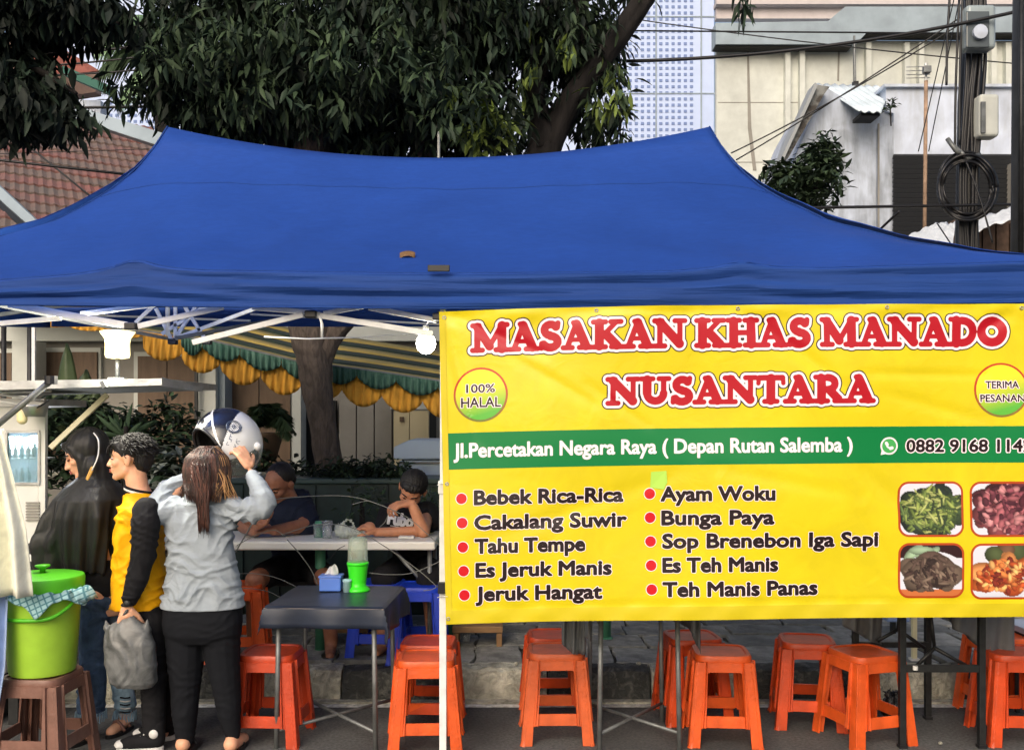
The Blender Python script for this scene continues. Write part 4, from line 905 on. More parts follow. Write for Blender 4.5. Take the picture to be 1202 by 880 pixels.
for px in (4.5, 35.5): 
    tp = thing('awning_post', 'thin black post %s' % ('at the far left edge beside the cart roof' if px < 10 else 'between the cart roof and the yellow awning end'), 'post', P(px, 640, 7.6)); d = 7.6
    MB().tube([P(px, 640, d), P(px, 350, d)], .02 if px < 10 else .024, 8).build('post_shaft', black_metal, tp, smooth=True); MB().box(P(px, 372, d), (.07, .06, .06)).build('post_bracket', black_plastic, tp, bevel=.005)
# ------------------------------------------------------------ trees and plants
def leaf_cloud(name, mts, clusters, parent, size=(0.12, 0.24), wd=0.24, per=9, seed=1, droop=0.7, spread=0.13, wts=None, stuff=True):
    """clusters: list of points; each grows a whorl of drooping pointed leaves (4 triangles each, folded)"""
    r = np.random.default_rng(seed); cl = np.array(clusters, np.float64); n = len(cl) * per
    c = np.repeat(cl, per, 0) + r.normal(0, spread * .35, (n, 3))
    az = r.uniform(0, 2 * np.pi, n); el = r.normal(-droop, 0.45, n)
    d = np.stack([np.cos(az) * np.cos(el), np.sin(az) * np.cos(el), np.sin(el)], 1)
    up = np.array([0, 0, 1.0]) + r.normal(0, .35, (n, 3)); sd_ = np.cross(d, up); sd_ /= np.linalg.norm(sd_, axis=1)[:, None] + 1e-9; nr = np.cross(sd_, d)
    L = r.uniform(size[0], size[1], n)[:, None]; W = L * wd * r.uniform(.8, 1.2, (n, 1))
    b0 = c + d * L * .08; m1 = c + d * L * .45; tip = c + d * L - nr * L * .12; lf = m1 + sd_ * W * .5 + nr * W * .18; rt = m1 - sd_ * W * .5 + nr * W * .18; q1 = c + d * L * .78 + sd_ * W * .3 - nr * L * .03; q2 = c + d * L * .78 - sd_ * W * .3 - nr * L * .03
    V = np.stack([b0, lf, q1, tip, q2, rt, m1], 1).reshape(-1, 3); off = np.array(org_of(parent)); V = V - off
    base = (np.arange(n) * 7)[:, None]
    T = np.concatenate([base + np.array([0, 6, 1]), base + np.array([0, 5, 6]), base + np.array([6, 3, 2]), base + np.array([6, 2, 1]), base + np.array([6, 4, 3]), base + np.array([6, 5, 4])], 1).reshape(-1, 3)
    me = bpy.data.meshes.new(name); me.vertices.add(len(V)); me.vertices.foreach_set('co', V.astype(np.float32).ravel())
    me.loops.add(len(T) * 3); me.loops.foreach_set('vertex_index', T.astype(np.int32).ravel()); me.polygons.add(len(T)); me.polygons.foreach_set('loop_start', np.arange(0, len(T) * 3, 3, dtype=np.int32))
    for m in mts: me.materials.append(m)
    k = r.choice(len(mts), n, p=wts) if wts else r.integers(0, len(mts), n)
    me.polygons.foreach_set('material_index', np.repeat(k, 6).astype(np.int32)); me.update(calc_edges=True)
    o = link(name, me, parent)
    if stuff: o['kind'] = 'stuff'
    return o
def blob_pts(specs, seed):
    """specs: (px,row,d, rpx, rrow, rd, n): cluster points scattered in ellipsoids given at a depth, more at the skin"""
    r = np.random.default_rng(seed); out = []
    for (px, row, d, a_, b_, c_, n) in specs:
        for _ in range(n):
            v = r.normal(0, 1, 3); v /= np.linalg.norm(v); v *= r.uniform(0.25, 1) ** .5
            dd = d + v[1] * c_; p = P(px, row, d) + Vector((v[0] * a_ * d / FP, v[1] * c_, -v[2] * b_ * d / FP)); out.append(tuple(p))
    return out
def twigs(pts, hub, par, n, r0, seed, mt=bark_d):
    rr = random.Random(seed)
    for p in rr.sample(pts, n):
        h_ = min(hub, key=lambda q: (Vector(q) - Vector(p)).length); m_ = (Vector(h_) * .5 + Vector(p) * .5) + Vector((rr.uniform(-.1, .1), 0, rr.uniform(0, .15)))
        MB().tube(bez([h_, m_, p], 4), [r0 * (1 - .8 * k / 8) for k in range(9)], 6).build('twig', mt, par, smooth=True)
def trunk(name, path, rad, par, mt, seed=1):
    pts = bez(path, 8); n = len(pts); rs = [float(np.interp(i / (n - 1), np.linspace(0, 1, len(rad)), rad)) for i in range(n)]
    b = MB(); m = 20; vs = []; prev = None
    for i, p in enumerate(pts):
        t_ = (pts[min(i + 1, n - 1)] - pts[max(i - 1, 0)]).normalized(); x = t_.cross(Vector((0, 1, 0))).normalized(); y = t_.cross(x)
        for k in range(m):
            an = 2 * math.pi * k / m; rr = rs[i] * (1 + .10 * math.sin(an * 3 + i * .25 + seed) + .07 * math.sin(an * 7 - i * .18) + .03 * math.sin(i * 1.7 + an * 2)); vs.append(p + (x * math.cos(an) + y * math.sin(an)) * rr)
    fs = [(i * m + k, i * m + (k + 1) % m, (i + 1) * m + (k + 1) % m, (i + 1) * m + k) for i in range(n - 1) for k in range(m)] + [tuple(range(m)), tuple((n - 1) * m + k for k in range(m))]
    b.add(vs, fs); return b.build(name, mt, par, smooth=True)
main = thing('street_tree', 'big dark leafy street tree with grey trunk behind the blue tent', 'tree', P(392, 668, 8.2))
TD = 8.2
trunk('trunk', [P(400, 690, TD), P(396, 610, TD), P(386, 545, TD), P(377, 480, TD), P(370, 430, TD), P(364, 390, TD), P(360, 300, TD), P(366, 150, TD)], [.19, .14, .112, .112, .14, .175, .165, .15], main, bark)
trunk('limb', [P(378, 440, TD), P(390, 395, TD), P(430, 340, TD), P(470, 240, TD + .2), P(520, 120, TD + .3), P(560, 10, TD)], [.05, .08, .10, .11, .1, .07], main, bark, 3)
trunk('limb', [P(372, 300, TD), P(330, 180, TD), P(300, 60, TD + .2), P(280, -60, TD)], [.12, .1, .08, .05], main, bark_d, 5)
trunk('limb', [P(372, 220, TD), P(390, 120, TD), P(420, 20, TD), P(430, -80, TD)], [.12, .1, .08, .05], main, bark_d, 6)
specs = [(315, 95, 8.3, 115, 78, 1.0, 430), (420, 80, 8.2, 130, 100, 1.1, 600), (520, 70, 8.4, 80, 95, 1.0, 350), (262, 30, 8.3, 85, 70, .9, 260), (400, -30, 8.3, 260, 90, 1.2, 330), (215, 92, 8.0, 42, 40, .5, 90), (560, 10, 8.4, 70, 60, .8, 120), (575, 140, 8.3, 40, 45, .5, 60), (330, 150, 8.6, 130, 50, .6, 150), (470, 160, 8.6, 100, 50, .6, 130), (160, 104, 7.9, 26, 14, .3, 14), (250, 130, 8.0, 60, 25, .4, 50)]
cp_ = blob_pts(specs, 11)
leaf_cloud('crown', [leaf_dark, leaf_mid, leaf_blk], cp_, main, (.10, .20), .25, 11, 12, .8, .15, wts=[.5, .15, .35])
leaf_cloud('sunlit_foliage', [leaf_sunlit, leaf_mid], blob_pts([(572, 150, 7.9, 32, 30, .25, 20), (545, 120, 7.9, 25, 20, .3, 7)], 4), main, (.14, .22), .26, 8, 5, .6)  # lighter yellow-green leaves, sunlight put into their colour
leaf_cloud('foliage', [leaf_mid, leaf_dark], blob_pts([(330, 70, 7.2, 120, 70, .2, 28), (480, 90, 7.2, 110, 70, .2, 26), (235, 60, 7.3, 80, 40, .3, 16)], 6), main, (.10, .19), .25, 10, 7, .7)
hubs = [tuple(P(300, 60, 8.3)), tuple(P(372, 180, 8.2)), tuple(P(420, 20, 8.2)), tuple(P(500, 160, 8.4)), tuple(P(540, 60, 8.3)), tuple(P(330, 150, 8.2))]
twigs(cp_, hubs, main, 26, .03, 3)
lean = thing('leaning_tree', 'dark tree with a thick trunk leaning right above the tent ridge', 'tree', P(640, 670, 8.9))
LD = 8.8
trunk('trunk', [P(560, 690, LD), P(590, 420, LD), P(618, 240, LD), P(648, 160, LD), P(690, 90, LD - .1), P(735, 30, LD - .2), P(790, -50, LD - .3)], [.20, .18, .18, .13, .10, .09, .07], lean, bark_d, 2)
trunk('limb', [P(640, 175, LD), P(625, 90, LD), P(640, 10, LD), P(650, -60, LD)], [.14, .1, .07, .05], lean, bark_d, 7)
trunk('limb', [P(700, 80, LD), P(680, 30, LD), P(690, -40, LD)], [.1, .07, .05], lean, bark_d, 8)
sp2 = [(640, 50, 8.9, 60, 45, .7, 95), (680, 50, 9.0, 52, 55, .7, 110), (700, 120, 9.0, 38, 45, .5, 48), (650, -20, 8.9, 120, 50, .9, 130), (625, 130, 8.9, 40, 40, .5, 26), (712, 165, 9.0, 18, 18, .3, 8)]
c2_ = blob_pts(sp2, 21)
leaf_cloud('crown', [leaf_dark, leaf_mid, leaf_blk], c2_, lean, (.10, .20), .25, 10, 22, .9, .15, wts=[.45, .25, .3]); twigs(c2_, [tuple(P(640, 90, LD)), tuple(P(700, 80, LD)), tuple(P(680, 20, LD))], lean, 14, .025, 4)
leaf_cloud('foliage', [leaf_mid, leaf_sunlit], blob_pts([(715, 105, 8.4, 22, 50, .2, 8), (640, 60, 8.3, 40, 50, .2, 9)], 33), lean, (.12, .20), .24, 9, 8, 1.0)
leaf_cloud('foliage', [leaf_blk, leaf_dark], blob_pts([(868, 0, 8.2, 14, 8, .1, 4)], 34), lean, (.16, .28), .16, 6, 9, 1.3, .1)
trunk('limb', [P(790, -50, LD - .3), P(840, -40, 8.4), P(872, -6, 8.2)], [.05, .03, .01], lean, bark_d, 9)
left = thing('corner_tree', 'very dark tree whose drooping leaves hang into the top left corner', 'tree', P(-160, 700, 7.6))
trunk('trunk', [P(-160, 760, 7.6), P(-150, 400, 7.6), P(-120, 100, 7.6), P(-60, -40, 7.6)], [.2, .18, .15, .1], left, bark_d, 4)
for pth in ([P(-120, 100, 7.6), P(-30, 60, 7.5), P(40, 80, 7.4), P(90, 110, 7.3)], [P(-60, -40, 7.6), P(30, 0, 7.5), P(90, 20, 7.4), P(140, 28, 7.3)], [P(-110, 140, 7.6), P(-20, 110, 7.5), P(30, 130, 7.4)]): trunk('limb', pth, [.09, .05, .03, .012], left, bark_d, 6)
sp3 = [(5, 60, 7.5, 45, 70, .6, 170), (50, 118, 7.4, 42, 28, .4, 75), (55, 3, 7.5, 90, 24, .6, 170), (0, 100, 7.5, 50, 50, .6, 110), (100, 14, 7.4, 40, 16, .3, 36), (95, 138, 7.3, 22, 12, .2, 8), (0, 0, 7.6, 80, 60, .6, 90), (148, 22, 7.4, 12, 14, .2, 8), (10, 140, 7.4, 40, 20, .3, 25)]
leaf_cloud('crown', [leaf_blk, leaf_dark], blob_pts(sp3, 31), left, (.11, .21), .28, 9, 32, .9, .14, wts=[.7, .3])
# palm fronds between the two trees
palm = thing('palm', 'pale green palm fronds arching out from behind the dark leaves top left', 'palm tree', P(190, 560, 16))
trunk('trunk', [P(200, 560, 16), P(195, 300, 16), P(190, 60, 16)], [.16, .15, .13], palm, bark_d, 1)
def frond(name, a_, b_, c_, L, par, mt, n=26, w0=.012, drop=.5, seed=0):
    rr = random.Random(seed); sp = bez([a_, b_, c_], n // 2); b = MB(); b.tube(sp, [w0 * (1 - .8 * i / (len(sp) - 1)) for i in range(len(sp))], 5)
    for i in range(2, len(sp)):
        t_ = (sp[i] - sp[i - 1]).normalized(); sd_ = t_.cross(Vector((0, 0, 1))).normalized(); l_ = L * math.sin(math.pi * (.12 + .85 * i / len(sp))) 
        for s in (-1, 1):
            d_ = (sd_ * s * .8 + t_ * .6 + Vector((0, 0, -drop + rr.uniform(-.15, .15)))).normalized(); w_ = t_ * .016 * max(1, L * 2)
            p = sp[i]; b.add([p - w_, p + w_, p + d_ * l_ * .6 + w_ * .7 - Vector((0, 0, .02 * L)), p + d_ * l_ - Vector((0, 0, .15 * l_)), p + d_ * l_ * .6 - w_ * .7 - Vector((0, 0, .02 * L))], [(0, 1, 2, 4), (4, 2, 3)])
    return b.build(name, mt, par)
hp = P(190, 60, 16)
for k, (bx_, by_, ex, ey) in enumerate([(150, 35, 112, 50), (150, 55, 118, 80), (165, 75, 140, 118), (210, 30, 240, 60), (170, 20, 140, 25)]): frond('frond', hp, P(bx_, by_, 15.8), P(ex, ey, 15.6), .8, palm, leaf_mid if k % 2 else leafm('palm_leaf', rgb(130, 160, 120)), 34, .02, .8, k)
# bush beside the white house
bt = thing('bush', 'dark green bush climbing the stained gable of the white house', 'bush', P(945, 420, 11))
leaf_cloud('foliage', [leaf_dark, leaf_mid], blob_pts([(955, 215, 11, 30, 38, .5, 150), (925, 215, 11, 25, 22, .4, 50), (965, 180, 11, 12, 20, .3, 40), (915, 200, 11, 12, 8, .2, 14)], 41), bt, (.09, .17), .35, 8, 42, .2, .12)
trunk('stem', [P(950, 420, 11), P(952, 300, 11), P(958, 200, 11)], [.06, .05, .02], bt, bark_d)
sp_ = thing('wall_plant', 'small plant sprouting from the top of the white pier', 'plant', P(1046, 145, 19.6)); leaf_cloud('foliage', [leaf_mid], blob_pts([(1046, 126, 19.6, 5, 7, .1, 9)], 5), sp_, (.08, .16), .4, 6, 3, .0, .1); MB().tube([P(1046, 148, 19.6), P(1045, 126, 19.6)], .015, 5).build('stem', bark_d, sp_)
# plants behind the people
def big_leaf(a_, b_, w_, par, mt, name='leaf', bend=.1, cam_up=True):
    a_ = Vector(a_); b_ = Vector(b_); ax = b_ - a_; L = ax.length; sd_ = ax.normalized().cross(Vector((0, -1, 0))).normalized(); g = MB()
    g.grid(lambda u, v: a_ + ax * u + sd_ * (v - .5) * 2 * w_ * math.sin(math.pi * min(1, u * .96 + .04)) ** .7 + Vector((0, -bend * math.sin(math.pi * u) + abs(v - .5) * w_ * .8, -bend * .4 * u * u)), 10, 6)
    return g.build(name, mt, par, smooth=True, solid=.002)
ban = thing('banana_plant', 'broad-leaved plant standing in front of the brown doors at left', 'plant', P(95, 640, 8.6))
lm = leafm('banana_leaf', (.06, .085, .04), .35, .4)
for a_, b_, w_ in [((92, 600), (77, 397), .10), ((95, 600), (100, 428), .12), ((96, 600), (114, 450), .10), ((92, 600), (60, 440), .09), ((95, 600), (128, 470), .11), ((94, 600), (84, 470), .12), ((97, 610), (150, 520), .09)]: big_leaf(P(a_[0], a_[1] - 60, 8.6), P(*b_, 8.5), w_, ban, lm)
MB().tube([P(94, 660, 8.6), P(94, 540, 8.6)], [.05, .03], 8).build('stem', leaf_mid, ban, smooth=True)
fern = thing('hanging_fern', 'lush fern behind the raised helmet', 'fern', P(312, 640, 9.4))
for k in range(22):
    an = math.pi * (k + .5) / 22 * 1.25 - .4; rr = random.uniform(26, 44); c_ = P(312, 500, 9.4); e_ = P(312 + rr * math.cos(an), 500 - rr * .75 * math.sin(an) + 8, 9.4 + random.uniform(-.3, .3)); m_ = c_.lerp(e_, .55) + Vector((0, 0, .10)); frond('frond', c_, m_, e_, .16, fern, leaf_mid if k % 3 else leaf_pot, 18, .006, .5, k)
MB().lathe([(.10, 0), (.17, .25), (.18, .27), (.15, .26)], P(312, 540, 9.4), 18).build('pot', brown_d, fern, smooth=True); MB().tube([P(312, 640, 9.4), P(312, 535, 9.4)], .03, 8).build('pot_stand', black_metal, fern)
cy = thing('cordyline', 'spiky dark plant between the cart strut and the boy in yellow', 'plant', P(148, 640, 8.0))
for k in range(34):
    an = random.uniform(0, math.pi); rr = random.uniform(18, 45); hgt = random.choice([520, 500, 540]); c_ = P(148, hgt + 15, 8.0); big_leaf(c_, P(148 + rr * math.cos(an), hgt + 5 - rr * .8 * math.sin(an), 8.0 + random.uniform(-.25, .25)), .02, cy, leaf_pot, 'leaf', .03)
MB().tube([P(148, 660, 8.0), P(148, 500, 8.0)], [.03, .02], 7).build('stem', bark_d, cy, smooth=True)
def hedge(lab, specs, seed, mts, size=(.05, .11), d=8, base=(0, 0), per=8, name='shrub'):
    t_ = thing(name, lab, 'plant', P(base[0], base[1], d)); leaf_cloud('foliage', mts, blob_pts(specs, seed), t_, size, .38, per, seed, .1, .1); MB().tube([P(base[0], base[1], d), P(base[0], specs[0][1], d)], [.03, .015], 6).build('stem', bark_d, t_, smooth=True); return t_
hedge('dark leafy shrub behind the woman in the black hijab', [(80, 520, 8.4, 70, 60, .3, 190), (150, 575, 8.4, 60, 50, .3, 130)], 51, [leaf_blk, leaf_dark, leaf_pot], (.08, .15), 8.4, (90, 650))
hedge('shrub with pale speckled leaves between the boy and the helmet', [(205, 555, 7.8, 35, 36, .25, 60)], 52, [leaf_pot, M('silver_leaf', rgb(150, 160, 150), .5, var=.3), leaf_blk], (.10, .18), 7.8, (205, 650), 6)
hedge('low dark shrub behind the seated man in navy', [(330, 600, 8.3, 60, 40, .3, 110), (360, 555, 8.6, 30, 15, .2, 40)], 53, [leaf_blk, leaf_dark], (.06, .12), 8.3, (330, 680))
hedge('clipped row of small plants on the dark planter', [(405, 553, 7.3, 20, 10, .15, 70), (440, 552, 7.3, 22, 9, .15, 75), (468, 556, 7.3, 14, 8, .12, 40), (380, 560, 7.4, 30, 12, .15, 60)], 54, [leaf_dark, leaf_mid, leaf_blk], (.04, .08), 7.3, (430, 600))
hedge('fine stems with pale leaves beside the trunk and seated boy', [(425, 585, 6.95, 28, 24, .1, 22)], 55, [leaf_pot, leaf_mid], (.04, .07), 6.95, (425, 640), 5)
hedge('leafy plant low behind the white table end', [(508, 600, 6.9, 10, 30, .1, 25)], 56, [leaf_pot, leaf_mid], (.05, .08), 6.9, (508, 680), 6)
hedge('bushy shrub in front of the brown door right of the pale column', [(290, 560, 9.2, 48, 46, .3, 130), (265, 590, 9.2, 30, 30, .3, 60)], 57, [leaf_blk, leaf_pot, leaf_dark], (.07, .14), 9.2, (285, 660))
hedge('tangled dark shrub low under the cart roof', [(120, 500, 8.8, 60, 26, .3, 90), (190, 505, 8.8, 42, 34, .3, 90)], 58, [leaf_blk, leaf_dark, leaf_pot], (.07, .14), 8.8, (165, 660))
pb = thing('planter_box', 'long dark green planter box behind the white table', 'planter', (-1.35, 7.4, SW))
pm = M('dark_green_paint', (.012, .03, .026), .5, var=.3, vscale=6)
x0_, x1_ = P(262, 0, 7.2).x, P(520, 0, 7.2).x
MB().box(((x0_ + x1_) / 2, 7.35, SW + .50), (x1_ - x0_, .4, 1.0)).build('box_body', pm, pb, bevel=.02)
MB().box(((x0_ + x1_) / 2, 7.34, SW + 1.0), (x1_ - x0_ + .06, .46, .04)).build('box_rim', M('planter_rim', (.04, .07, .06), .5), pb, bevel=.01)
for k in range(6): MB().box((x0_ + .15 + k * (x1_ - x0_ - .3) / 5, 7.14, SW + .5), (.03, .02, .94)).build('box_rib', pm, pb)
# ------------------------------------------------------------ plastic stools
def make_stool(name, label, mt, group=None, loc=(0, 0, 0), rotz=0.0, H=0.45, top=0.285, base=0.37):
    t = thing(name, label, 'stool', (0, 0, 0), 0, group)
    ht, hb = top / 2, base / 2
    def half(z): return hb + (ht - hb) * (z / H)
    # seat: rounded square slab with a raised rim and grip slot
    sb = MB(); n = 40; prof = [(1.0, H - .035), (1.01, H - .012), (.97, H), (.86, H + .001), (.82, H - .005), (.2, H - .006)]
    def sq(an, r, e_=5.0): return (abs(math.cos(an)) ** e_ + abs(math.sin(an)) ** e_) ** (-1 / e_) * r
    vs = []
    for (f, z) in prof:
        for k in range(n):
            an = 2 * math.pi * k / n; rr = sq(an, ht * f); vs.append((rr * math.cos(an), rr * math.sin(an), z))
    fs = [(i * n + k, i * n + (k + 1) % n, (i + 1) * n + (k + 1) % n, (i + 1) * n + k) for i in range(len(prof) - 1) for k in range(n)] + [tuple((len(prof) - 1) * n + k for k in range(n)), tuple(range(n - 1, -1, -1))]
    sb.add(vs, fs); sb.build('seat', mt, t, auto=True)
    # four side panels: outer frame with a rounded window, ring rail below and leg feet
    def side_pt(u, z, out=0.0): return Vector((u * (half(z)), -half(z) - out, z))
    lw = 0.30                                       # half-width fraction inner edge of a leg
    for s in range(4):
        rot = Matrix.Rotation(s * math.pi / 2, 3, 'Z')
        z1, z2, z3 = H - .080, 0.158, 0.100
        g = MB(); N = 8
        def quad(u0, u1, za, zb, nu=4, nz=4):
            g.grid(lambda a_, b_: rot @ side_pt(u0 + (u1 - u0) * a_, za + (zb - za) * b_), nu, nz)
        # window frame with rounded corners drawn as columns with variable bounds
        us = np.linspace(-1, 1, 33); vs = []; fs = []
        def wtop(u): a_ = abs(u); return z1 - (0.028 * (1 - math.sqrt(max(0, 1 - ((a_ - .48) / .14) ** 2))) if a_ > .48 else 0) if a_ < .62 else None
        def wbot(u): return z2
        def legb(u): a_ = abs(u); return (z3 - .012 * (1 - math.sqrt(max(0, 1 - ((a_ - .58) / .10) ** 2))) if a_ > .58 else z3) if a_ < .68 else 0.0
        for i in range(32):
            u0, u1 = us[i], us[i + 1]; um = (u0 + u1) / 2
            segs_ = []
            wt0, wt1 = wtop(u0), wtop(u1)
            if wt0 is None or wt1 is None or abs(um) > .62: segs_.append((max(legb(um), 0), max(legb(um), 0), H - .03, H - .03))
            else:
                segs_.append((wt0, wt1, H - .03, H - .03)); segs_.append((legb(um), legb(um), z2, z2))
            for (b0, b1, t0, t1) in segs_:
                k = len(vs); vs += [rot @ side_pt(u0, b0), rot @ side_pt(u1, b1), rot @ side_pt(u1, t1), rot @ side_pt(u0, t0)]; fs.append((k, k + 1, k + 2, k + 3))
        g.add(vs, fs)
        me = g.mesh('side', mt); bm = bmesh.new(); bm.from_mesh(me); bmesh.ops.remove_doubles(bm, verts=bm.verts, dist=1e-5); bmesh.ops.recalc_face_normals(bm, faces=bm.faces); bm.to_mesh(me); bm.free()
        o = link('side_panel', me, t); sm = o.modifiers.new('solid', 'SOLIDIFY'); sm.thickness = .011; sm.offset = -1 if s else -1
        bv = o.modifiers.new('bevel', 'BEVEL'); bv.width = .002; bv.segments = 1; bv.limit_method = 'ANGLE'
    # rounded, slightly ribbed corner posts
    for sx, sy in ((1, 1), (-1, 1), (-1, -1), (1, -1)):
        b = MB(); vs = []; nz = 26; m = 7
        for i in range(nz + 1):
            z = (H - .03) * i / nz; h_ = half(z) - .012; rib = .0018 if i % 2 else 0; r_ = .018 + rib + (.006 if i == 0 else 0)
            for k in range(m):
                an = (k / (m - 1)) * math.pi / 2; vs.append((sx * (h_ + r_ * math.cos(an) - .006), sy * (h_ + r_ * math.sin(an) - .006), z))
            vs.append((sx * (h_ - .03), sy * (h_ - .03), z))
        m2 = m + 1; fs = [(i * m2 + k, i * m2 + (k + 1) % m2, (i + 1) * m2 + (k + 1) % m2, (i + 1) * m2 + k) for i in range(nz) for k in range(m2)] + [tuple(range(m2)), tuple(nz * m2 + k for k in range(m2 - 1, -1, -1))]
        b.add(vs, fs); b.build('leg', mt, t, auto=True)
    t.location = loc; t.rotation_euler = (0, 0, rotz); ORG[t.name] = Vector(loc); return t
def gx(px, d): return (px - CX) * d / FP
GO = 'orange plastic stools around the tables'
st0 = make_stool('plastic_stool', 'orange stool nearest the white tent pole, in front of its twin', orange, GO, (gx(501, 4.87), 4.87, 0), R(2))
def retint(root, mt):
    for ch in root.children:
        ch.material_slots[0].link = 'OBJECT'; ch.material_slots[0].material = mt
for (px, d, rz, lab, z) in [
    (503, 5.20, -3, 'orange stool mostly hidden behind the one next to the white tent pole', 0),
    (652, 5.02, 1, 'orange stool beside the left flap of the table under the banner, front one of two', 0),
    (650, 5.36, 2, 'orange stool directly behind the one by the left table flap', 0),
    (846, 4.98, -4, 'orange stool just right of the table legs under the middle of the banner', 0),
    (812, 5.33, 6, 'orange stool partly behind the table leg, left of and behind its bright neighbour', 0),
    (947, 5.24, -9, 'orange stool standing alone nearest the kerb under the banner', 0),
    (1014, 4.97, 17, 'orange stool turned at an angle with a black bag behind it', 0),
    (1190, 4.98, -6, 'orange stool cut by the right edge of the photo, front one', 0),
    (1176, 5.35, 5, 'orange stool behind the one cut by the right edge', 0)]:
    sd_ = dup(st0, (gx(px, d), d, z), R(rz), lab, GO)
    retint(sd_, [orange, orange_2, orange_3][int(px) % 3])
recolor = retint
r1 = dup(st0, (gx(319, 4.98), 4.98, 0), R(-3), 'orange stool darkened as in shade, left of the small dark table', GO); recolor(r1, orange_shaded)  # orange stool with shade put into a darker, redder colour
dup(st0, (gx(281, 5.92), 5.92, SW), R(8), 'bright orange stool on the pavement half hidden behind the woman in grey', GO)
b1 = dup(st0, (gx(491, 5.9), 5.9, SW), R(3), 'blue stool on the pavement right beside the tent pole', 'blue stools'); recolor(b1, blue_pl)
b2 = dup(b1, (gx(447, 6.0), 6.0, SW), R(-5), 'blue stool on the pavement behind the legs of the small dark table', 'blue stools')
br = make_stool('plastic_stool', 'brown woven-look stool carrying the lime green drinks bucket', brown_pl, None, (gx(50, 4.62), 4.62, 0), R(-4), H=.43, top=.30, base=.385)

# ------------------------------------------------------------ small cloth-covered tables
def sag_cloth(w_, d_, z, drops, name, mt, par, seed=0):
    """table cloth: top plus four drops (front, back, left, right) with wavy lower edges"""
    b = MB(); rr = random.Random(seed); ph = rr.uniform(0, 6); r_ = .012
    nx, ny = 40, 34; fr, bk, lf, rt = drops; xs = np.linspace(-w_ / 2 - lf, w_ / 2 + rt, nx + 1); ys = np.linspace(-d_ / 2 - fr, d_ / 2 + bk, ny + 1); vs = []
    for y in ys:
        for x in xs:
            ox = max(0, abs(x) - w_ / 2) * math.copysign(1, x); oy = max(0, abs(y) - d_ / 2) * math.copysign(1, y); X = max(-w_ / 2, min(w_ / 2, x)); Y = max(-d_ / 2, min(d_ / 2, y))
            dr = math.hypot(ox, oy); z_ = z - dr + (0 if dr else .0015 * math.sin(x * 19 + ph) * math.sin(y * 15))
            out = .004 * min(1, dr / .03) + .011 * (dr / .12) * math.sin((x if abs(oy) > abs(ox) else y) * 22 + ph)
            if dr: n_ = Vector((ox, oy, 0)).normalized(); X += n_.x * out; Y += n_.y * out
            if ox and oy: k_ = min(abs(ox), abs(oy)); X += math.copysign(k_ * .3, ox); Y += math.copysign(k_ * .3, oy); z_ += k_ * .1
            vs.append((X, Y, z_))
    fs = [(j * (nx + 1) + i, j * (nx + 1) + i + 1, (j + 1) * (nx + 1) + i + 1, (j + 1) * (nx + 1) + i) for j in range(ny) for i in range(nx)]
    b.add([Vector(v) + ORG[par.name] for v in vs], fs); return b.build(name, mt, par, auto=True, solid=.0025)
def folding_table(lab, loc, w_, d_, h_, drops, clothmt, rz=0, seed=0, legm=grey_metal, brace=True):
    t = thing('folding_table', lab, 'table', loc, 0)
    o_ = Vector(loc); MB().box(o_ + Vector((0, 0, h_ - .018)), (w_, d_, .022)).build('tabletop', M('board', (.3, .25, .2), .7) if 'board' not in bpy.data.materials else bpy.data.materials['board'], t)
    cl = sag_cloth(w_, d_, h_, drops, 'tablecloth', clothmt, t, seed)
    for sx in (-1, 1):
        for sy in (-1, 1): MB().tube([o_ + Vector((sx * (w_ / 2 - .06), sy * (d_ / 2 - .06), h_ - .03)), o_ + Vector((sx * (w_ / 2 - .05), sy * (d_ / 2 - .05), 0.0))], .0125, 10).build('leg', legm, t, smooth=True)
        MB().tube([o_ + Vector((sx * (w_ / 2 - .055), -(d_ / 2 - .055), h_ - .09)), o_ + Vector((sx * (w_ / 2 - .055), (d_ / 2 - .055), h_ - .09))], .010, 8).build('rail', legm, t, smooth=True)
    if brace:
        xa = w_ / 2 - .055; ya = d_ / 2 - .06
        for s in (-1, 1): MB().tube([o_ + Vector((-xa * s, -ya, .085)), o_ + Vector((xa * s, ya, .10))], .009, 8).build('cross_brace', legm, t, smooth=True)
    t.rotation_euler = (0, 0, rz); return t
folding_table('small folding table under a dark blue vinyl cloth holding the tissue box', (-.915, 5.06, 0), .60, .62, .715, (.105, .08, .10, .16), c_table, R(-3), 1)
folding_table('table hidden behind the middle of the banner, grey cloth hanging at both sides', (gx(742, 5.0), 5.0, 0), .50, .56, .72, (.06, .06, .16, .13), c_flap, R(2), 2)
# black metal frame table at right
t = thing('frame_table', 'black metal frame table with Y-shaped brackets at the right under the banner', 'table', (gx(1085, 5.0), 5.0, 0))
fm = black_metal
LG = [((1059, 877), 4.82), ((1152, 877), 4.82), ((1089, 843), 5.28), ((1004, 845), 5.25)]
def gp(px, d, z): return Vector((gx(px, d), d, z))
for (q, d) in LG: MB().bar(gp(q[0], d, 0), gp(q[0], d, .70), .032, .032).build('leg', fm, t, bevel=.003); MB().box(gp(q[0], d, .008), (.04, .04, .016)).build('rubber_foot', black_plastic, t)
MB().bar(P(1060, 784, 4.82), P(1152, 784, 4.82), .022, .035).build('rail', fm, t); MB().bar(P(1004, 756, 5.25), P(1089, 756, 5.27), .022, .03).build('rail', fm, t)
MB().bar(gp(1059, 4.82, .69), gp(1152, 4.82, .69), .03, .03).build('rail', fm, t); MB().bar(gp(1004, 5.25, .69), gp(1089, 5.27, .69), .03, .03).build('rail', fm, t)
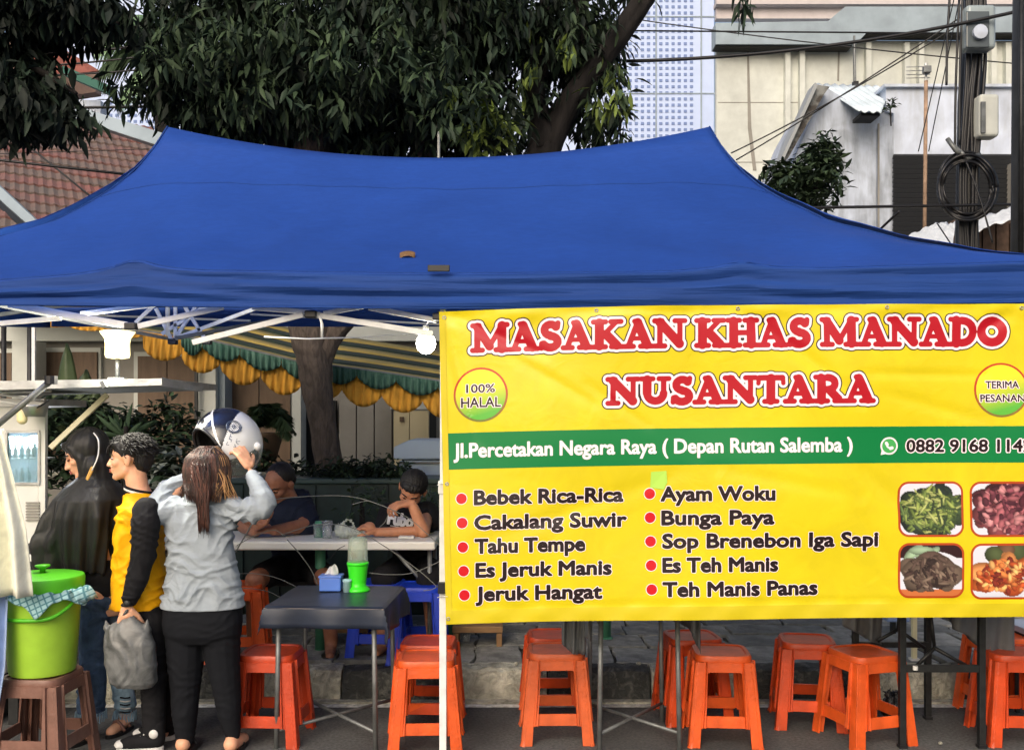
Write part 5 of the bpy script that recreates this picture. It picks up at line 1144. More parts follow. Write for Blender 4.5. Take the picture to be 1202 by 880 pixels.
for a_, b_, d in [((1092, 718), (1097, 760), 5.0), ((1097, 760), (1075, 782), 4.9), ((1097, 760), (1138, 783), 4.9), ((1056, 718), (1054, 738), 5.2), ((1054, 738), (1030, 752), 5.2), ((1054, 738), (1085, 760), 5.2)]: MB().tube([P(*a_, d), P(*b_, d)], .010, 8).build('bracket', fm, t, smooth=True)
MB().lathe([(.001, -.01), (.012, -.01), (.012, .01), (.001, .01)], P(1074.5, 783.5, 4.80), 12, close=True).build('white_cap', c_white, t)
MB().box(gp(1080, 5.0, .72), (.62, .62, .03)).build('tabletop', bpy.data.materials['board'], t)
def hang(pts, d, mt, name, par, th=.004, dy=.02):
    b = MB(); b.extrude_poly([P(x, y, d) + Vector((0, dy * math.sin(x * .3), 0)) for x, y in pts], (0, th, 0)); return b.build(name, mt, par)
def flap(x0, x1, y0, yb, d, par, seed=0, mt=c_flap):
    """hanging cloth end with folds; yb: list of bottom rows from left to right"""
    b = MB(); n = 24
    def fn(u, v):
        x = x0 + (x1 - x0) * u; yb_ = float(np.interp(u, np.linspace(0, 1, len(yb)), yb)); p = P(x, y0 + (yb_ - y0) * v, d); p.y += .014 * math.sin(u * 14 + seed) * (.3 + v) + .006 * math.sin(u * 31 + v * 3); return p
    b.grid(fn, n, 8); return b.build('cloth_flap', mt, par, smooth=True, solid=.002)
flap(990, 1036, 715, [735, 742, 752, 757], 5.22, t, 1); flap(1104, 1146, 715, [722, 732, 745, 757], 5.1, t, 2); flap(1118, 1190, 715, [738, 745, 764, 770, 769], 5.0, t, 3)
flap(658, 686, 715, [754, 764, 768, 766], 4.86, bpy.data.objects['folding_table.001'], 4); flap(800, 822, 712, [724, 744, 768], 4.86, bpy.data.objects['folding_table.001'], 5)
for ch in bpy.data.objects['folding_table.001'].children:
    if ch.name.startswith('cloth_flap'): ch.location = (0, 0, 0)
t2 = thing('white_post', 'short cream post standing on the pavement behind the frame table', 'post', P(1073, 778, 5.75)); MB().bar(P(1073, 772, 5.75), P(1073, 690, 5.75), .028, .028).build('post_shaft', M('cream_post', rgb(226, 220, 180), .6), t2, bevel=.003); MB().box(P(1073, 773, 5.75), (.05, .05, .012)).build('post_foot', c_white, t2)
t2 = thing('crate', 'pale blue plastic crate just visible under the banner behind the frame table', 'crate', P(1050, 760, 6.3)); MB().box(P(1048, 716, 6.5), (.15, .2, .12)).build('crate_body', M('pale_blue_plastic', rgb(130, 150, 190), .5), t2, bevel=.01); MB().box(P(1048, 704, 6.5), (.17, .22, .02)).build('crate_rim', w_white, t2); MB().box(P(1048, 735, 6.5), (.03, .03, .3)).build('crate_stand', black_metal, t2)
t2 = thing('side_shelf', 'pale shelf edge on a black frame at the far right under the banner', 'shelf', P(1198, 800, 5.4)); MB().box(P(1205, 736, 5.4), (.14, .3, .035)).build('shelf_board', w_white, t2, bevel=.004); MB().box(P(1205, 746, 5.4), (.13, .28, .05)).build('shelf_frame', black_metal, t2); 
for px in (1194, 1216): MB().bar(P(px, 745, 5.4), Vector((gx(px, 5.4), 5.4, 0)), .02, .02).build('leg', black_metal, t2)
# black bag
bg = MB(); c0 = Vector((gx(1052, 5.22), 5.22, .075)); bg.ell(c0, .085, .075, .075); bg.cap(c0 + Vector((0, 0, .05)), P(1046, 826, 5.2), .05, .018); bg.cap(P(1046, 826, 5.2), P(1042, 814, 5.2), .020, .018); bg.cap(P(1042, 814, 5.2), P(1045, 807, 5.19), .016, .004); bg.cap(P(1042, 814, 5.2), P(1036, 810, 5.19), .014, .003)
o = sculpt(bg, 'black_bag', M('black_bin_bag', (.01, .011, .013), .3, bump=.6, bscale=30), None, .006, 2, lambda c: wav(c, [(1, 0, 2, .035, .004, 0), (2, 1, -1, .05, .003, 1)])); tag(o, 'crumpled black plastic bag with a twisted neck behind the angled orange stool', 'bag')
# low wooden benches and green posts on the pavement
tan = two_scale(M('tan_wood', rgb(150, 116, 80), .7, var=.2, vscale=8, stretch=(.3, 3, 3)), 4, .8, 1.15)
for x0, x1, d, lab in ((378, 432, 6.15, 'low tan wooden bench behind the small dark table'), (531, 590, 6.15, 'low tan wooden bench under the left end of the banner')):
    t2 = thing('wooden_bench', lab, 'bench', Vector((gx((x0 + x1) / 2, d), d, SW)), 0, 'low wooden benches')
    zt = P(0, 738, d).z; MB().box((gx((x0 + x1) / 2, d), d + .1, zt), ((x1 - x0) * d / FP, .24, .04)).build('seat', tan, t2, bevel=.004)
    for px in (x0 + 4, x1 - 4):
        for dy in (0.01, .18): MB().box((gx(px, d), d + dy, (SW + zt) / 2 - .01), (.035, .035, zt - SW - .03)).build('leg', tan, t2, bevel=.003)
for px, d, lab in ((376, 6.05, 'green metal post behind the small dark table'), (529, 6.2, 'green metal post just right of the white tent pole'), (711.5, 6.4, 'green metal post under the middle of the banner')):
    t2 = thing('green_post', lab, 'post', Vector((gx(px, d), d, SW))); MB().tube([(gx(px, d), d, SW), (gx(px, d), d, 1.0)], .033, 14).build('post_shaft', M('green_paint', rgb(70, 130, 104), .5, var=.2) if 'green_paint' not in bpy.data.materials else bpy.data.materials['green_paint'], t2, smooth=True); MB().lathe([(.045, 0), (.045, .012), (.033, .016)], (gx(px, d), d, SW), 14).build('post_foot', bpy.data.materials['green_paint'], t2)
t2 = thing('red_basin', 'dark red basin upside down on the pavement under the banner', 'basin', P(868, 735, 7.2)); MB().lathe([(.23, 0), (.24, .02), (.19, .10), (.17, .12), (.05, .125)], (gx(868, 7.3), 7.3, SW), 28).build('basin_shell', M('dark_red_plastic', rgb(110, 26, 28), .4), t2, smooth=True); MB().lathe([(.25, 0), (.25, .012), (.235, .015)], (gx(868, 7.3), 7.3, SW), 28).build('basin_rim', bpy.data.materials['dark_red_plastic'], t2, smooth=True)
cupm = M('clear_cup', (.85, .88, .88), .1, trans=.8, alpha=.6)
tag(MB().lathe([(.025, 0), (.035, .09), (.037, .09), (.03, .003)], (gx(546, 6.3), 6.3, SW + .01), 16, close=True).build('plastic_cup', cupm, smooth=True), 'clear plastic cup on the pavement beside the tan bench near the pole', 'cup')
for px, row, lab, s in ((1104, 875, 'tiny cream pebble on the road near the frame table', .012), (606, 790, 'small pebble on the kerb left of the paired stools', .014), (750, 786, 'small grey stone on the kerb under the banner', .016)):
    d = 1864.5 / (row - 490) if row > 820 else 5.7; b = MB(); b.ell((gx(px, d), d, (0 if row > 820 else SW) + s * .7 + .006), s, s * .8, s * .7, nu=8, nv=6); tag(b.build('pebble', kerb_light, smooth=True), lab, 'stone')

# ------------------------------------------------------------ things on the small dark table
tz = .716
bc = Vector((gx(389, 5.2), 5.2, tz)); t2 = thing('tissue_box', 'blue plastic tissue box with a white tissue sticking out', 'tissue box', bc); tb_m = M('blue_box_plastic', rgb(84, 124, 210), .35, var=.05)
MB().box(bc + Vector((0, 0, .04)), (.115, .09, .072)).build('box_body', tb_m, t2, bevel=.006); MB().box(bc + Vector((0, 0, .081)), (.124, .098, .012)).build('lid', tb_m, t2, bevel=.004)
g_ = MB(); g_.grid(lambda u, v: bc + Vector(((u - .5) * .075 * (1 - .55 * v) + .012 * v, .012 * math.sin(u * 7 + v * 3), .085 + .058 * math.sin(v * 1.5) * (1 - .5 * abs(u - .6)))), 14, 8); g_.grid(lambda u, v: bc + Vector(((u - .55) * .06 * (1 - .4 * v), .02 - .012 * math.sin(u * 9), .085 + .045 * v * (1 - abs(u - .3)))), 10, 6); g_.build('tissue', c_white, t2, smooth=True, solid=.002)
cc = Vector((gx(407.5, 5.16), 5.16, tz)); tag(MB().lathe([(.021, 0), (.023, .055), (.025, .056), (.025, .066), (.018, .07)], cc, 18).build('small_jar', M('pale_teal_plastic', rgb(160, 198, 204), .35), smooth=True), 'small pale teal jar between the tissue box and the green jug', 'jar')
jc = Vector((gx(420, 5.2), 5.2, tz)); t2 = thing('spoon_holder', 'tall container with bright green base and frosted clear cover on the dark table', 'container', jc); gm_ = M('bright_green_plastic', rgb(60, 226, 40), .3)
MB().lathe([(.066, 0), (.068, .008), (.055, .02), (.044, .03), (.046, .05), (.052, .11), (.058, .145), (.058, .15), (.02, .152)], jc, 28).build('base', gm_, t2, smooth=True)
MB().lathe([(.054, .150), (.052, .26), (.046, .285), (.02, .292)], jc, 28).build('cover', M('frosted_plastic', rgb(206, 222, 206), .25, trans=.5, alpha=.6, var=.04), t2, smooth=True); MB().lathe([(.059, .140), (.060, .152), (.056, .156)], jc, 28).build('cover_ring', gm_, t2, smooth=True)

# ------------------------------------------------------------ white long table on the pavement
WT = P(0, 635, 5.85).z; xl, xr = gx(175, 5.85), gx(511, 5.85); wc = Vector(((xl + xr) / 2, 6.12, SW))
t = thing('long_table', 'long white plastic-topped table where two men sit', 'table', wc); wm = M('white_plastic_top', (.74, .74, .70), .4, var=.05, vscale=3)
MB().box((wc.x, 6.12, WT - .027), (xr - xl, .56, .054)).build('tabletop', wm, t, bevel=.012, segs=3)
for px in (192, 504):
    for dy in (5.92, 6.32): MB().tube([(gx(px, 5.9), dy, WT - .05), (gx(px, 5.9), dy, SW)], .014, 8).build('leg', grey_metal, t, smooth=True)
MB().tube([P(462, 645, 5.95), P(512, 700, 5.95)], .012, 8).build('diagonal_brace', grey_metal, t, smooth=True)
glass = M('drinking_glass', (.9, .93, .93), .05, trans=.9, ior=1.3, alpha=.75)
for px, d, lab, s in ((373, 6.02, 'ribbed empty glass left of two by the white plastic bag', .9), (384, 5.98, 'taller empty glass right of two by the white plastic bag', 1.1)):
    c_ = Vector((gx(px, d), d, WT)); b = MB(); b.lathe([(.026 * s, 0), (.031 * s, .10 * s), (.028 * s, .10 * s), (.024 * s, .01)], c_, 20, close=True); b.lathe([(.001, .004), (.024 * s, .004), (.024 * s, .016)], c_, 20); tag(b.build('drinking_glass', glass, smooth=True), lab, 'glass', 'empty glasses on the white table')
pbm = M('thin_white_plastic', rgb(196, 204, 196), .35, trans=.25, bump=.5, bscale=30)
b = MB(); c_ = Vector((gx(408, 6.0), 6.0, WT)); b.ell(c_ + Vector((0, 0, .035)), .085, .06, .04); b.ell(c_ + Vector((-.04, 0, .06)), .045, .04, .035); b.ell(c_ + Vector((.05, 0, .03)), .05, .05, .03)
b.chain(bez([c_ + Vector((-.03, 0, .05)), c_ + Vector((-.02, -.01, .105)), c_ + Vector((.02, 0, .11)), c_ + Vector((.05, 0, .05))], 4), [.009] * 13)
o = sculpt(b, 'plastic_bag', pbm, None, .005, 2, lambda c: wav(c, [(1, 0, 2, .03, .004, 0), (2, 1, -1, .045, .004, 1), (-1, .5, 1, .02, .002, 2)])); tag(o, 'crumpled translucent white plastic bag lying on the white table', 'bag')
c_ = Vector((gx(477.5, 5.98), 5.98, WT)); tag(MB().box(c_ + Vector((0, 0, .010)), (.095, .06, .014)).build('cigarette_pack', c_white, bevel=.003), 'small white packet lying before the seated boy', 'packet')
# clear hoses looping over the tables
hose = M('clear_hose', rgb(120, 124, 120), .25, trans=.1)
t = thing('hose_coil', 'springy translucent hose looping between the white table and the dark table', 'hose', P(400, 640, 5.6))
for pts, r_ in (([(275, 673), (300, 673), (325, 678), (349, 689)], .006), ([(283, 690), (300, 691), (318, 695), (332, 703)], .005), ([(337, 633), (352, 650), (366, 670), (374, 690)], .007), ([(330, 628), (370, 616), (410, 618), (450, 640), (490, 668), (515, 690)], .0065), ([(300, 589), (350, 583), (405, 582), (440, 590), (478, 607), (500, 625), (516, 640)], .006),
                ([(413, 592), (430, 588), (445, 592)], .005), ([(433, 672), (455, 674), (480, 673), (500, 666), (517, 658)], .006), ([(497, 693), (508, 691), (517, 686)], .006), ([(445, 619), (452, 612), (457, 600)], .004), ([(276, 648), (290, 625), (300, 606)], .010), ([(278, 640), (300, 628), (322, 622), (335, 630)], .006), ([(388, 655), (396, 645), (405, 640)], .005)):
    MB().tube(bez([P(x, y, 5.62 - .004 * i) for i, (x, y) in enumerate(pts)], 8), r_ * .42, 6).build('hose_loop', hose if pts[0][0] != 388 else black_plastic, t, smooth=True)
# pale blue lidded bin / cool box
t = thing('cool_box', 'tall pale blue box with a sloping lid behind the seated boy', 'box', P(498, 690, 7.9)); cbm = M('pale_blue_box', rgb(186, 204, 222), .45, var=.05, vscale=2)
D_ = 7.9
MB().box((gx(503, D_), D_ + .25, SW + .56), (.48, .5, 1.12)).build('box_body', cbm, t, bevel=.01); 
a_ = gx(463, D_); b_ = gx(540, D_); zt = P(0, 530, D_).z; b = MB(); b.extrude_poly([(a_, D_ - .06, zt - .06), (b_, D_ - .06, zt - .06), (b_, D_ - .06, zt + .02), (gx(520, D_), D_ - .06, zt + .10), (gx(482, D_), D_ - .06, zt + .10), (a_, D_ - .06, zt + .04)], (0, .62, 0)); b.build('lid', cbm, t, bevel=.012)
for r_ in (537, 543): MB().box(P(503, r_, D_ - .02) + Vector((0, 0, 0)), (.50, .04, .012)).build('groove', w_grey, t)

# ------------------------------------------------------------ lamps
bulb_m = M('lit_bulb', (.22, .19, .11), .3, emit=(1.0, .86, .42), estr=1.5)
bulb_w = M('lit_bulb_white', (1, 1, 1), .3, emit=(1.0, .98, .86), estr=40)
def lamp_light(par, loc, e_, col, rad=.05):
    l_ = bpy.data.lights.new('lamp_light', 'POINT'); l_.energy = e_; l_.color = col; l_.shadow_soft_size = rad; o = bpy.data.objects.new('lamp_light', l_); C.objects.link(o); o.location = Vector(loc) - ORG[par.name]; o.parent = par
LL = P(138, 404, 5.0)
t = thing('cup_lamp', 'lit cup-shaped lamp on a short stem above the cart roof', 'lamp', LL)
MB().lathe([(.03, -.075), (.058, -.07), (.062, -.055), (.06, 0), (.065, .03), (.085, .06), (.088, .065), (.06, .07)], LL, 26).build('lamp_shade', bulb_m, t, smooth=True)
MB().tube([LL + Vector((0, 0, -.075)), LL + Vector((0, 0, -.175))], .012, 10).build('stem', black_metal, t, smooth=True); MB().box(LL + Vector((0, 0, -.18)), (.08, .05, .012)).build('bracket', grey_metal, t)
lamp_light(t, LL + Vector((0, -.15, .0)), 75, (1.0, .93, .75), .06)
LR = P(500, 403, 4.55)
t = thing('bulb_lamp', 'glaring white bulb hanging beside the white pole at the corner of the banner', 'lamp', LR)
b = MB(); b.ell(LR, .046, .046, .050); b.build('bulb', bulb_w, t, smooth=True); MB().tube([LR + Vector((0, 0, .04)), LR + Vector((0, 0, .085))], .014, 10).build('socket', c_white, t, smooth=True); MB().tube(bez([LR + Vector((0, 0, .085)), P(502, 378, 4.5), P(515, 366, 4.46)], 5), .004, 6).build('cord', black_plastic, t)
lamp_light(t, LR + Vector((0, 0, 0)), 105, (1.0, .97, .86), .045)
MB_ = MB().tube([P(310, 395, 5.0), P(360, 397.5, 5.0), P(378, 397, 4.9), P(426, 396, 5.0), P(480, 392, 5.0)], .004, 5).build('lamp_wire', c_white, smooth=True); tag(MB_, 'thin pale wire strung level in front of the tree trunk under the tent', 'wire')

# ------------------------------------------------------------ food cart at left
cart = thing('food_cart', 'white food cart with glass window, grey sheet metal roof and black wheel', 'cart', (gx(5, 5.1), 5.1, 0)); CD = 5.05
MB().extrude_poly([P(-120, 449, 4.85), P(190, 444, 4.85), P(190, 452, 4.85), P(-120, 461, 4.85)], (0, .9, 0)).build('roof_panel', alu, cart)
MB().extrude_poly([P(190, 442.5, 4.83), P(238, 455, 5.3), P(238, 460, 5.3), P(190, 453, 4.83)], (-.01, .03, 0)).build('roof_edge', alu, cart)
b = MB(); A1, A2, A3 = P(188, 448, 4.86), P(237, 458, 5.3), P(180, 452, 5.5); b.extrude_poly([A1, A2, A3], (0, 0, -.008)); b.build('roof_corner', alu, cart)
MB().bar(P(120, 447.5, 4.83), P(124, 455, 4.83), .03, .02).build('roof_clip', grey_metal, cart)
cwm = M('white_cart_paint', (.70, .70, .66), .4, var=.06, vscale=4)
# cabinet side with window opening
for pts in (rect(-90, 472, 53, 505), rect(45, 505, 53, 640), rect(-90, 505, 8, 640), rect(8, 568, 45, 640)): q3('cabinet_panel', pts, CD, cwm, cart, th=.03, bevel=.002)
q3('cabinet_top', [(-90, 480), (52, 476), (52, 468), (-90, 466)], CD - .015, alu, cart, th=.5); 
MB().box((gx(-25, 5.5), 5.55, .62), (.72, .9, .66)).build('cart_body', cwm, cart, bevel=.01); q3('cabinet_back', rect(-90, 472, 50, 640), CD + .5, w_white, cart, th=.02)
q3('window_glass', rect(8, 505, 45, 568), CD + .012, M('cart_glass', rgb(150, 190, 200), .08, trans=.5, alpha=.7), cart, th=.005)
for r0 in (505, 566): q3('window_frame', rect(7, r0, 46, r0 + 3), CD - .01, alu, cart, th=.015)
for x0 in (6, 44): q3('window_frame', rect(x0, 508, x0 + 2.5, 566), CD - .01, alu, cart, th=.015)
q3('glass_shelf', rect(9, 538, 44, 540), CD + .15, alu, cart, th=.2)
rq = random.Random(4)
for k in range(9): 
    px = 12 + (k % 5) * 7; row = 538 if k < 5 else 566; c_ = P(px, row, CD + .22); MB().lathe([(.012, 0), (.014, .05), (.006, .065), (.006, .08)], c_, 10).build('jar', M('jar_%s' % 'abc'[k % 3], [(.7, .75, .8), (.5, .3, .2), (.25, .45, .5)][k % 3], .3) if 'jar_%s' % 'abc'[k % 3] not in bpy.data.materials else bpy.data.materials['jar_%s' % 'abc'[k % 3]], cart, smooth=True)
q3('strip_lamp', rect(12, 520, 36, 533), CD + .35, M('strip_lamp_glow', (1, 1, 1), .4, emit=(.92, .97, 1.0), estr=7), cart, th=.01)
cl_ = bpy.data.lights.new('case_light', 'POINT'); cl_.energy = 7; cl_.color = (.93, .97, 1); cl_.shadow_soft_size = .05; co_ = bpy.data.objects.new('case_light', cl_); C.objects.link(co_); co_.location = P(22, 522, CD + .25) - ORG[cart.name]; co_.parent = cart
for k in range(7): q3('louvre', rect(30, 589 + k * 3.4, 46, 591 + k * 3.4), CD - .008, w_grey, cart, th=.01)
for r0, r1 in ((472, 489),): MB().lathe([(.001, 0), (.06, .0), (.075, .05), (.08, .06)], P(38, 489, CD - .1), 20).build('steel_bowl', alu, cart, smooth=True)
MB().tube([P(-12, 506, 4.72), P(62, 445, 4.72)], .016, 8).build('roof_prop', grey_metal, cart, smooth=True); MB().lathe([(.03, -.02), (.03, .02)], P(60, 446, 4.72), 10).build('prop_hinge', black_plastic, cart)
MB().bar(P(59, 526, 4.95), P(126, 463, 5.1), .028, .02, up=(0, 1, 0)).build('roof_prop', M('cream_strut', rgb(214, 206, 170), .5), cart, bevel=.003)
for a_, b_ in (((0, 456), (50, 453)), ((0, 463), (48, 470)), ((0, 471), (35, 476)), ((0, 461), (60, 459))): MB().tube([P(a_[0], a_[1], 4.95), P(b_[0], b_[1], 5.0)], .007, 6).build('awning_rod', white_metal, cart, smooth=True)
MB().tube(bez([P(26, 470, 4.9), P(30, 480, 4.9), P(44, 478, 4.9), P(57, 470, 4.9)], 6), .005, 6).build('cable', black_plastic, cart); MB().cap(P(25, 482, 4.9), P(26, 492, 4.9), .022, .026).build('small_bulb', M('unlit_bulb', rgb(240, 226, 170), .3), cart, smooth=True)
# counter edge, wheel and dark under-frame
MB().box((gx(10, 5.25), 5.3, .93), (.66, .75, .035)).build('counter', wm, cart, bevel=.006)
def wheel(c_, r_, par):
    w_ = MB().lathe([(r_ * .72, -.02), (r_, -.018), (r_, .018), (r_ * .72, .02)], (0, 0, 0), 28, close=True).build('wheel', black_plastic, par, smooth=True, local=True); w_.rotation_euler = (0, R(90), R(80)); w_.location = Vector(c_) - ORG[par.name]
    s_ = MB().lathe([(.001, -.012), (r_ * .72, -.01), (r_ * .72, .01), (.001, .012)], (0, 0, 0), 20, close=True).build('wheel_hub', grey_metal, par, smooth=True, local=True); s_.rotation_euler = w_.rotation_euler; s_.location = w_.location
wheel(P(43, 833, 5.25), .085, cart)
for a_, b_ in (((-30, 800), (40, 800)), ((18, 760), (18, 862)), ((-30, 858), (75, 858))): MB().bar(P(*a_, 5.2), P(*b_, 5.2), .05, .05).build('under_frame', black_metal, cart)
MB().box((gx(-30, 5.3), 5.4, .2), (.35, .6, .35)).build('dark_crate', dark_in, cart)
b = MB(); b.extrude_poly([P(x, y, 5.12) for x, y in ((40, 818), (58, 813), (60, 831), (50, 826))], (0, .02, 0)); tag(b.build('lime_scoop', lime, bevel=.003), 'bit of lime green plastic seen through the brown stool', 'scoop')
# pale curtain at the left edge
cur = thing('hanging_cloth', 'pale cream cloth hanging at the left edge with a light blue lower part', 'cloth', P(0, 700, 4.35))
def cfn(u, v, r0, r1, dz=0):
    row = r0 + (r1 - r0) * v; xr_ = float(np.interp(row, [505, 520, 560, 620, 700, 720, 830], [2, 6, 16, 30, 37, 12, 6])); x = -40 + (xr_ + 40) * u
    p = P(x, row, 4.35); p.y += .035 * math.sin(u * 17 + row * .004) * (.4 + .6 * min(1, (row - 500) / 150)) + .012 * math.sin(u * 41 + 1) + dz; return p
MB().grid(lambda u, v: cfn(u, v, 505, 700), 60, 20).build('upper_cloth', cloth('cream_sheer', rgb(236, 236, 218), b=.3), cur, smooth=True, solid=.003)
MB().grid(lambda u, v: P(-40 + (float(np.interp(row_ := 640 + 190 * v, [640, 690, 720, 780, 830], [12, 12, 11, 9, 1])) + 40) * u, row_, 4.42) + Vector((0, .02 * math.sin(u * 23 + v), 0)), 50, 20).build('lower_cloth', cloth('pale_blue_sheer', rgb(150, 170, 205), b=.3), cur, smooth=True, solid=.003)
MB().tube([P(-60, 506, 4.36), P(4, 504, 4.36)], .006, 6).build('hanging_line', c_white, cur)
# ------------------------------------------------------------ lime drinks bucket
bc = Vector((gx(50, 4.62), 4.62, .432)); bk = thing('drinks_bucket', 'lime green lidded drinks bucket standing on the brown stool', 'bucket', bc)
MB().lathe([(.135, 0), (.145, .006), (.150, .03), (.162, .20), (.172, .40), (.176, .41), (.165, .41)], bc, 48).build('bucket_body', lime, bk, auto=True)
MB().lathe([(.176, .395), (.186, .40), (.188, .45), (.183, .462), (.16, .468), (.03, .476)], bc, 48).build('lid', lime_d, bk, auto=True)
MB().lathe([(.012, .474), (.014, .495), (.034, .505), (.034, .512), (.01, .515)], bc, 20).build('lid_knob', lime_d, bk, smooth=True)
hp_ = bez([bc + Vector((-.178, -.03, .375)), bc + Vector((-.186, -.09, .30)), bc + Vector((-.165, -.135, .285)), bc + Vector((0, -.182, .282)), bc + Vector((.11, -.16, .288)), bc + Vector((.165, -.10, .325)), bc + Vector((.178, -.03, .36))], 8)
b = MB()
for i in range(len(hp_) - 1): b.cap(hp_[i], hp_[i + 1], .010, .010, 8)
sculpt(b, 'handle', lime_d, bk, .004, 2)
MB().lathe([(.176, .372), (.1805, .376), (.1805, .392), (.176, .396)], bc, 48).build('rim_band', lime, bk, smooth=True)
# checked dish cloth draped over the bucket's rim
ck = bpy.data.materials.new('checked_cloth'); ck.use_nodes = True; n = ck.node_tree.nodes; l = ck.node_tree.links; bb_ = n['Principled BSDF']; bb_.inputs['Roughness'].default_value = .9
tc = n.new('ShaderNodeTexCoord'); mp = n.new('ShaderNodeMapping'); mp.inputs['Scale'].default_value = (26, 26, 26); mp.inputs['Rotation'].default_value = (0, R(25), 0); l.new(tc.outputs['Object'], mp.inputs[0])
wv = n.new('ShaderNodeTexWave'); wv.inputs['Scale'].default_value = .5; wv2 = n.new('ShaderNodeTexWave'); wv2.bands_direction = 'Z'; wv2.inputs['Scale'].default_value = .5; l.new(mp.outputs[0], wv.inputs[0]); l.new(mp.outputs[0], wv2.inputs[0])
mt_ = n.new('ShaderNodeMath'); mt_.operation = 'MAXIMUM'; l.new(wv.outputs['Fac'], mt_.inputs[0]); l.new(wv2.outputs['Fac'], mt_.inputs[1]); rp = n.new('ShaderNodeValToRGB'); rp.color_ramp.elements[0].position = .72; rp.color_ramp.elements[0].color = (*rgb(150, 186, 190), 1); rp.color_ramp.elements[1].position = .95; rp.color_ramp.elements[1].color = (*rgb(72, 120, 130), 1)
l.new(mt_.outputs[0], rp.inputs[0]); l.new(rp.outputs[0], bb_.inputs['Base Color'])
dc = thing('dish_cloth', 'pale blue checked dish cloth tucked under the green bucket lid', 'cloth', bc + Vector((.1, -.15, .4)))
g_ = MB()
def dfn(u, v):
    an = R(-112 + 118 * u); drop = float(np.interp(u, [0, .2, .33, .5, .62, .8, .93, 1], [.02, .05, .115, .05, .035, .07, .06, .04])); r_ = .186 + .022 * v + .008 * math.sin(u * 19) + (.035 * v if u > .75 else 0)
    return bc + Vector((r_ * math.cos(an), r_ * math.sin(an), .405 - drop * v + .004 * math.sin(u * 30)))
g_.grid(dfn, 50, 8); g_.build('cloth_sheet', ck, dc, smooth=True, solid=.004)
g_ = MB(); g_.grid(lambda u, v: bc + Vector(((.19 + .06 * v) * math.cos(R(-30 + 40 * u)), (.19 + .05 * v) * math.sin(R(-30 + 40 * u)), .40 + .015 * math.sin(v * 3) - .05 * v * v + .006 * math.sin(u * 17))), 16, 8); g_.build('cloth_corner', ck, dc, smooth=True, solid=.004)
# ------------------------------------------------------------ people
def frame(F, U):
    F = Vector(F).normalized(); U = Vector(U); U = (U - F * U.dot(F)).normalized(); Rt = F.cross(U); return F, U, Rt
def fmat(F, U, Rt): return Matrix((Rt, F, U)).transposed()      # local x=right, y=forward, z=up
def head(mb, c, F, U, k=1.0, neck=None, nr=.055, jaw=1.0):
    c = Vector(c); F, U, Rt = frame(F, U); m = fmat(F, U, Rt); L = lambda x, y, z: c + (Rt * x + F * y + U * z) * k
    mb.ell(L(0, -.012, .030), .075 * k, .093 * k, .082 * k, m, 24, 16)
    mb.ell(L(0, .022, -.022), .058 * k, .066 * k, .082 * k, m, 20, 14)
    mb.cap(L(-.03, .01, -.055), L(-.012, .062, -.090), .032 * k, .020 * k); mb.cap(L(.03, .01, -.055), L(.012, .062, -.090), .032 * k, .020 * k)
    mb.ell(L(0, .070, -.093), .020 * k, .017 * k, .015 * k * jaw, m)
    for s in (-1, 1):
        mb.ell(L(.040 * s, .052, -.020), .022 * k, .026 * k, .022 * k, m)      # cheek
        mb.cap(L(.012 * s, .079, .018), L(.042 * s, .064, .020), .009 * k, .008 * k)   # brow ridge
        mb.ell(L(.078 * s, -.010, -.008), .008 * k, .019 * k, .030 * k, m); mb.ell(L(.084 * s, -.018, .0), .006 * k, .012 * k, .018 * k, m)
        mb.ell(L(.012 * s, .090, -.034), .008 * k, .009 * k, .007 * k, m)
    mb.cap(L(0, .082, .010), L(0, .103, -.030), .008 * k, .0115 * k)
    mb.ell(L(0, .086, -.055), .020 * k, .010 * k, .006 * k, m); mb.ell(L(0, .083, -.066), .017 * k, .011 * k, .007 * k, m)
    if neck is not None: mb.cap(L(0, -.02, -.03), neck, nr, nr * 1.12)
    return L, m
def face_bits(par, L, m, k, lip=lip_m, brow=hair_k, closed=True):
    for s in (-1, 1):
        b = MB(); b.ell(L(.030 * s, .0755, .004), .013 * k, .007 * k, .0055 * k, m, 12, 8); b.build('eye', eye_w if not closed else skin_m, par, smooth=True)
        b = MB(); b.ell(L(.030 * s, .0800, .0035), .006 * k, .004 * k, .0045 * k, m, 10, 6); b.build('iris', eye_k, par, smooth=True)
        MB().tube([L(.017 * s, .083, -.0005), L(.030 * s, .0835, .0085 if not closed else -.001), L(.044 * s, .076, .001)], .0024 * k, 5).build('eyelash', hair_k, par, smooth=True)
        MB().tube([L(.014 * s, .0885, .021), L(.032 * s, .084, .027), L(.050 * s, .068, .022)], [.0032 * k, .0042 * k, .002 * k], 6).build('eyebrow', brow, par, smooth=True)
    b = MB(); b.cap(L(-.019, .0905, -.0545), L(.0, .0965, -.0535), .0028 * k, .0048 * k, 8); b.cap(L(.0, .0965, -.0535), L(.019, .0905, -.0545), .0048 * k, .0028 * k, 8)
    b.cap(L(-.016, .090, -.063), L(.0, .0950, -.0655), .003 * k, .0058 * k, 8); b.cap(L(.0, .0950, -.0655), L(.016, .090, -.063), .0058 * k, .003 * k, 8); sculpt(b, 'lips', lip, par, .0022, 2)
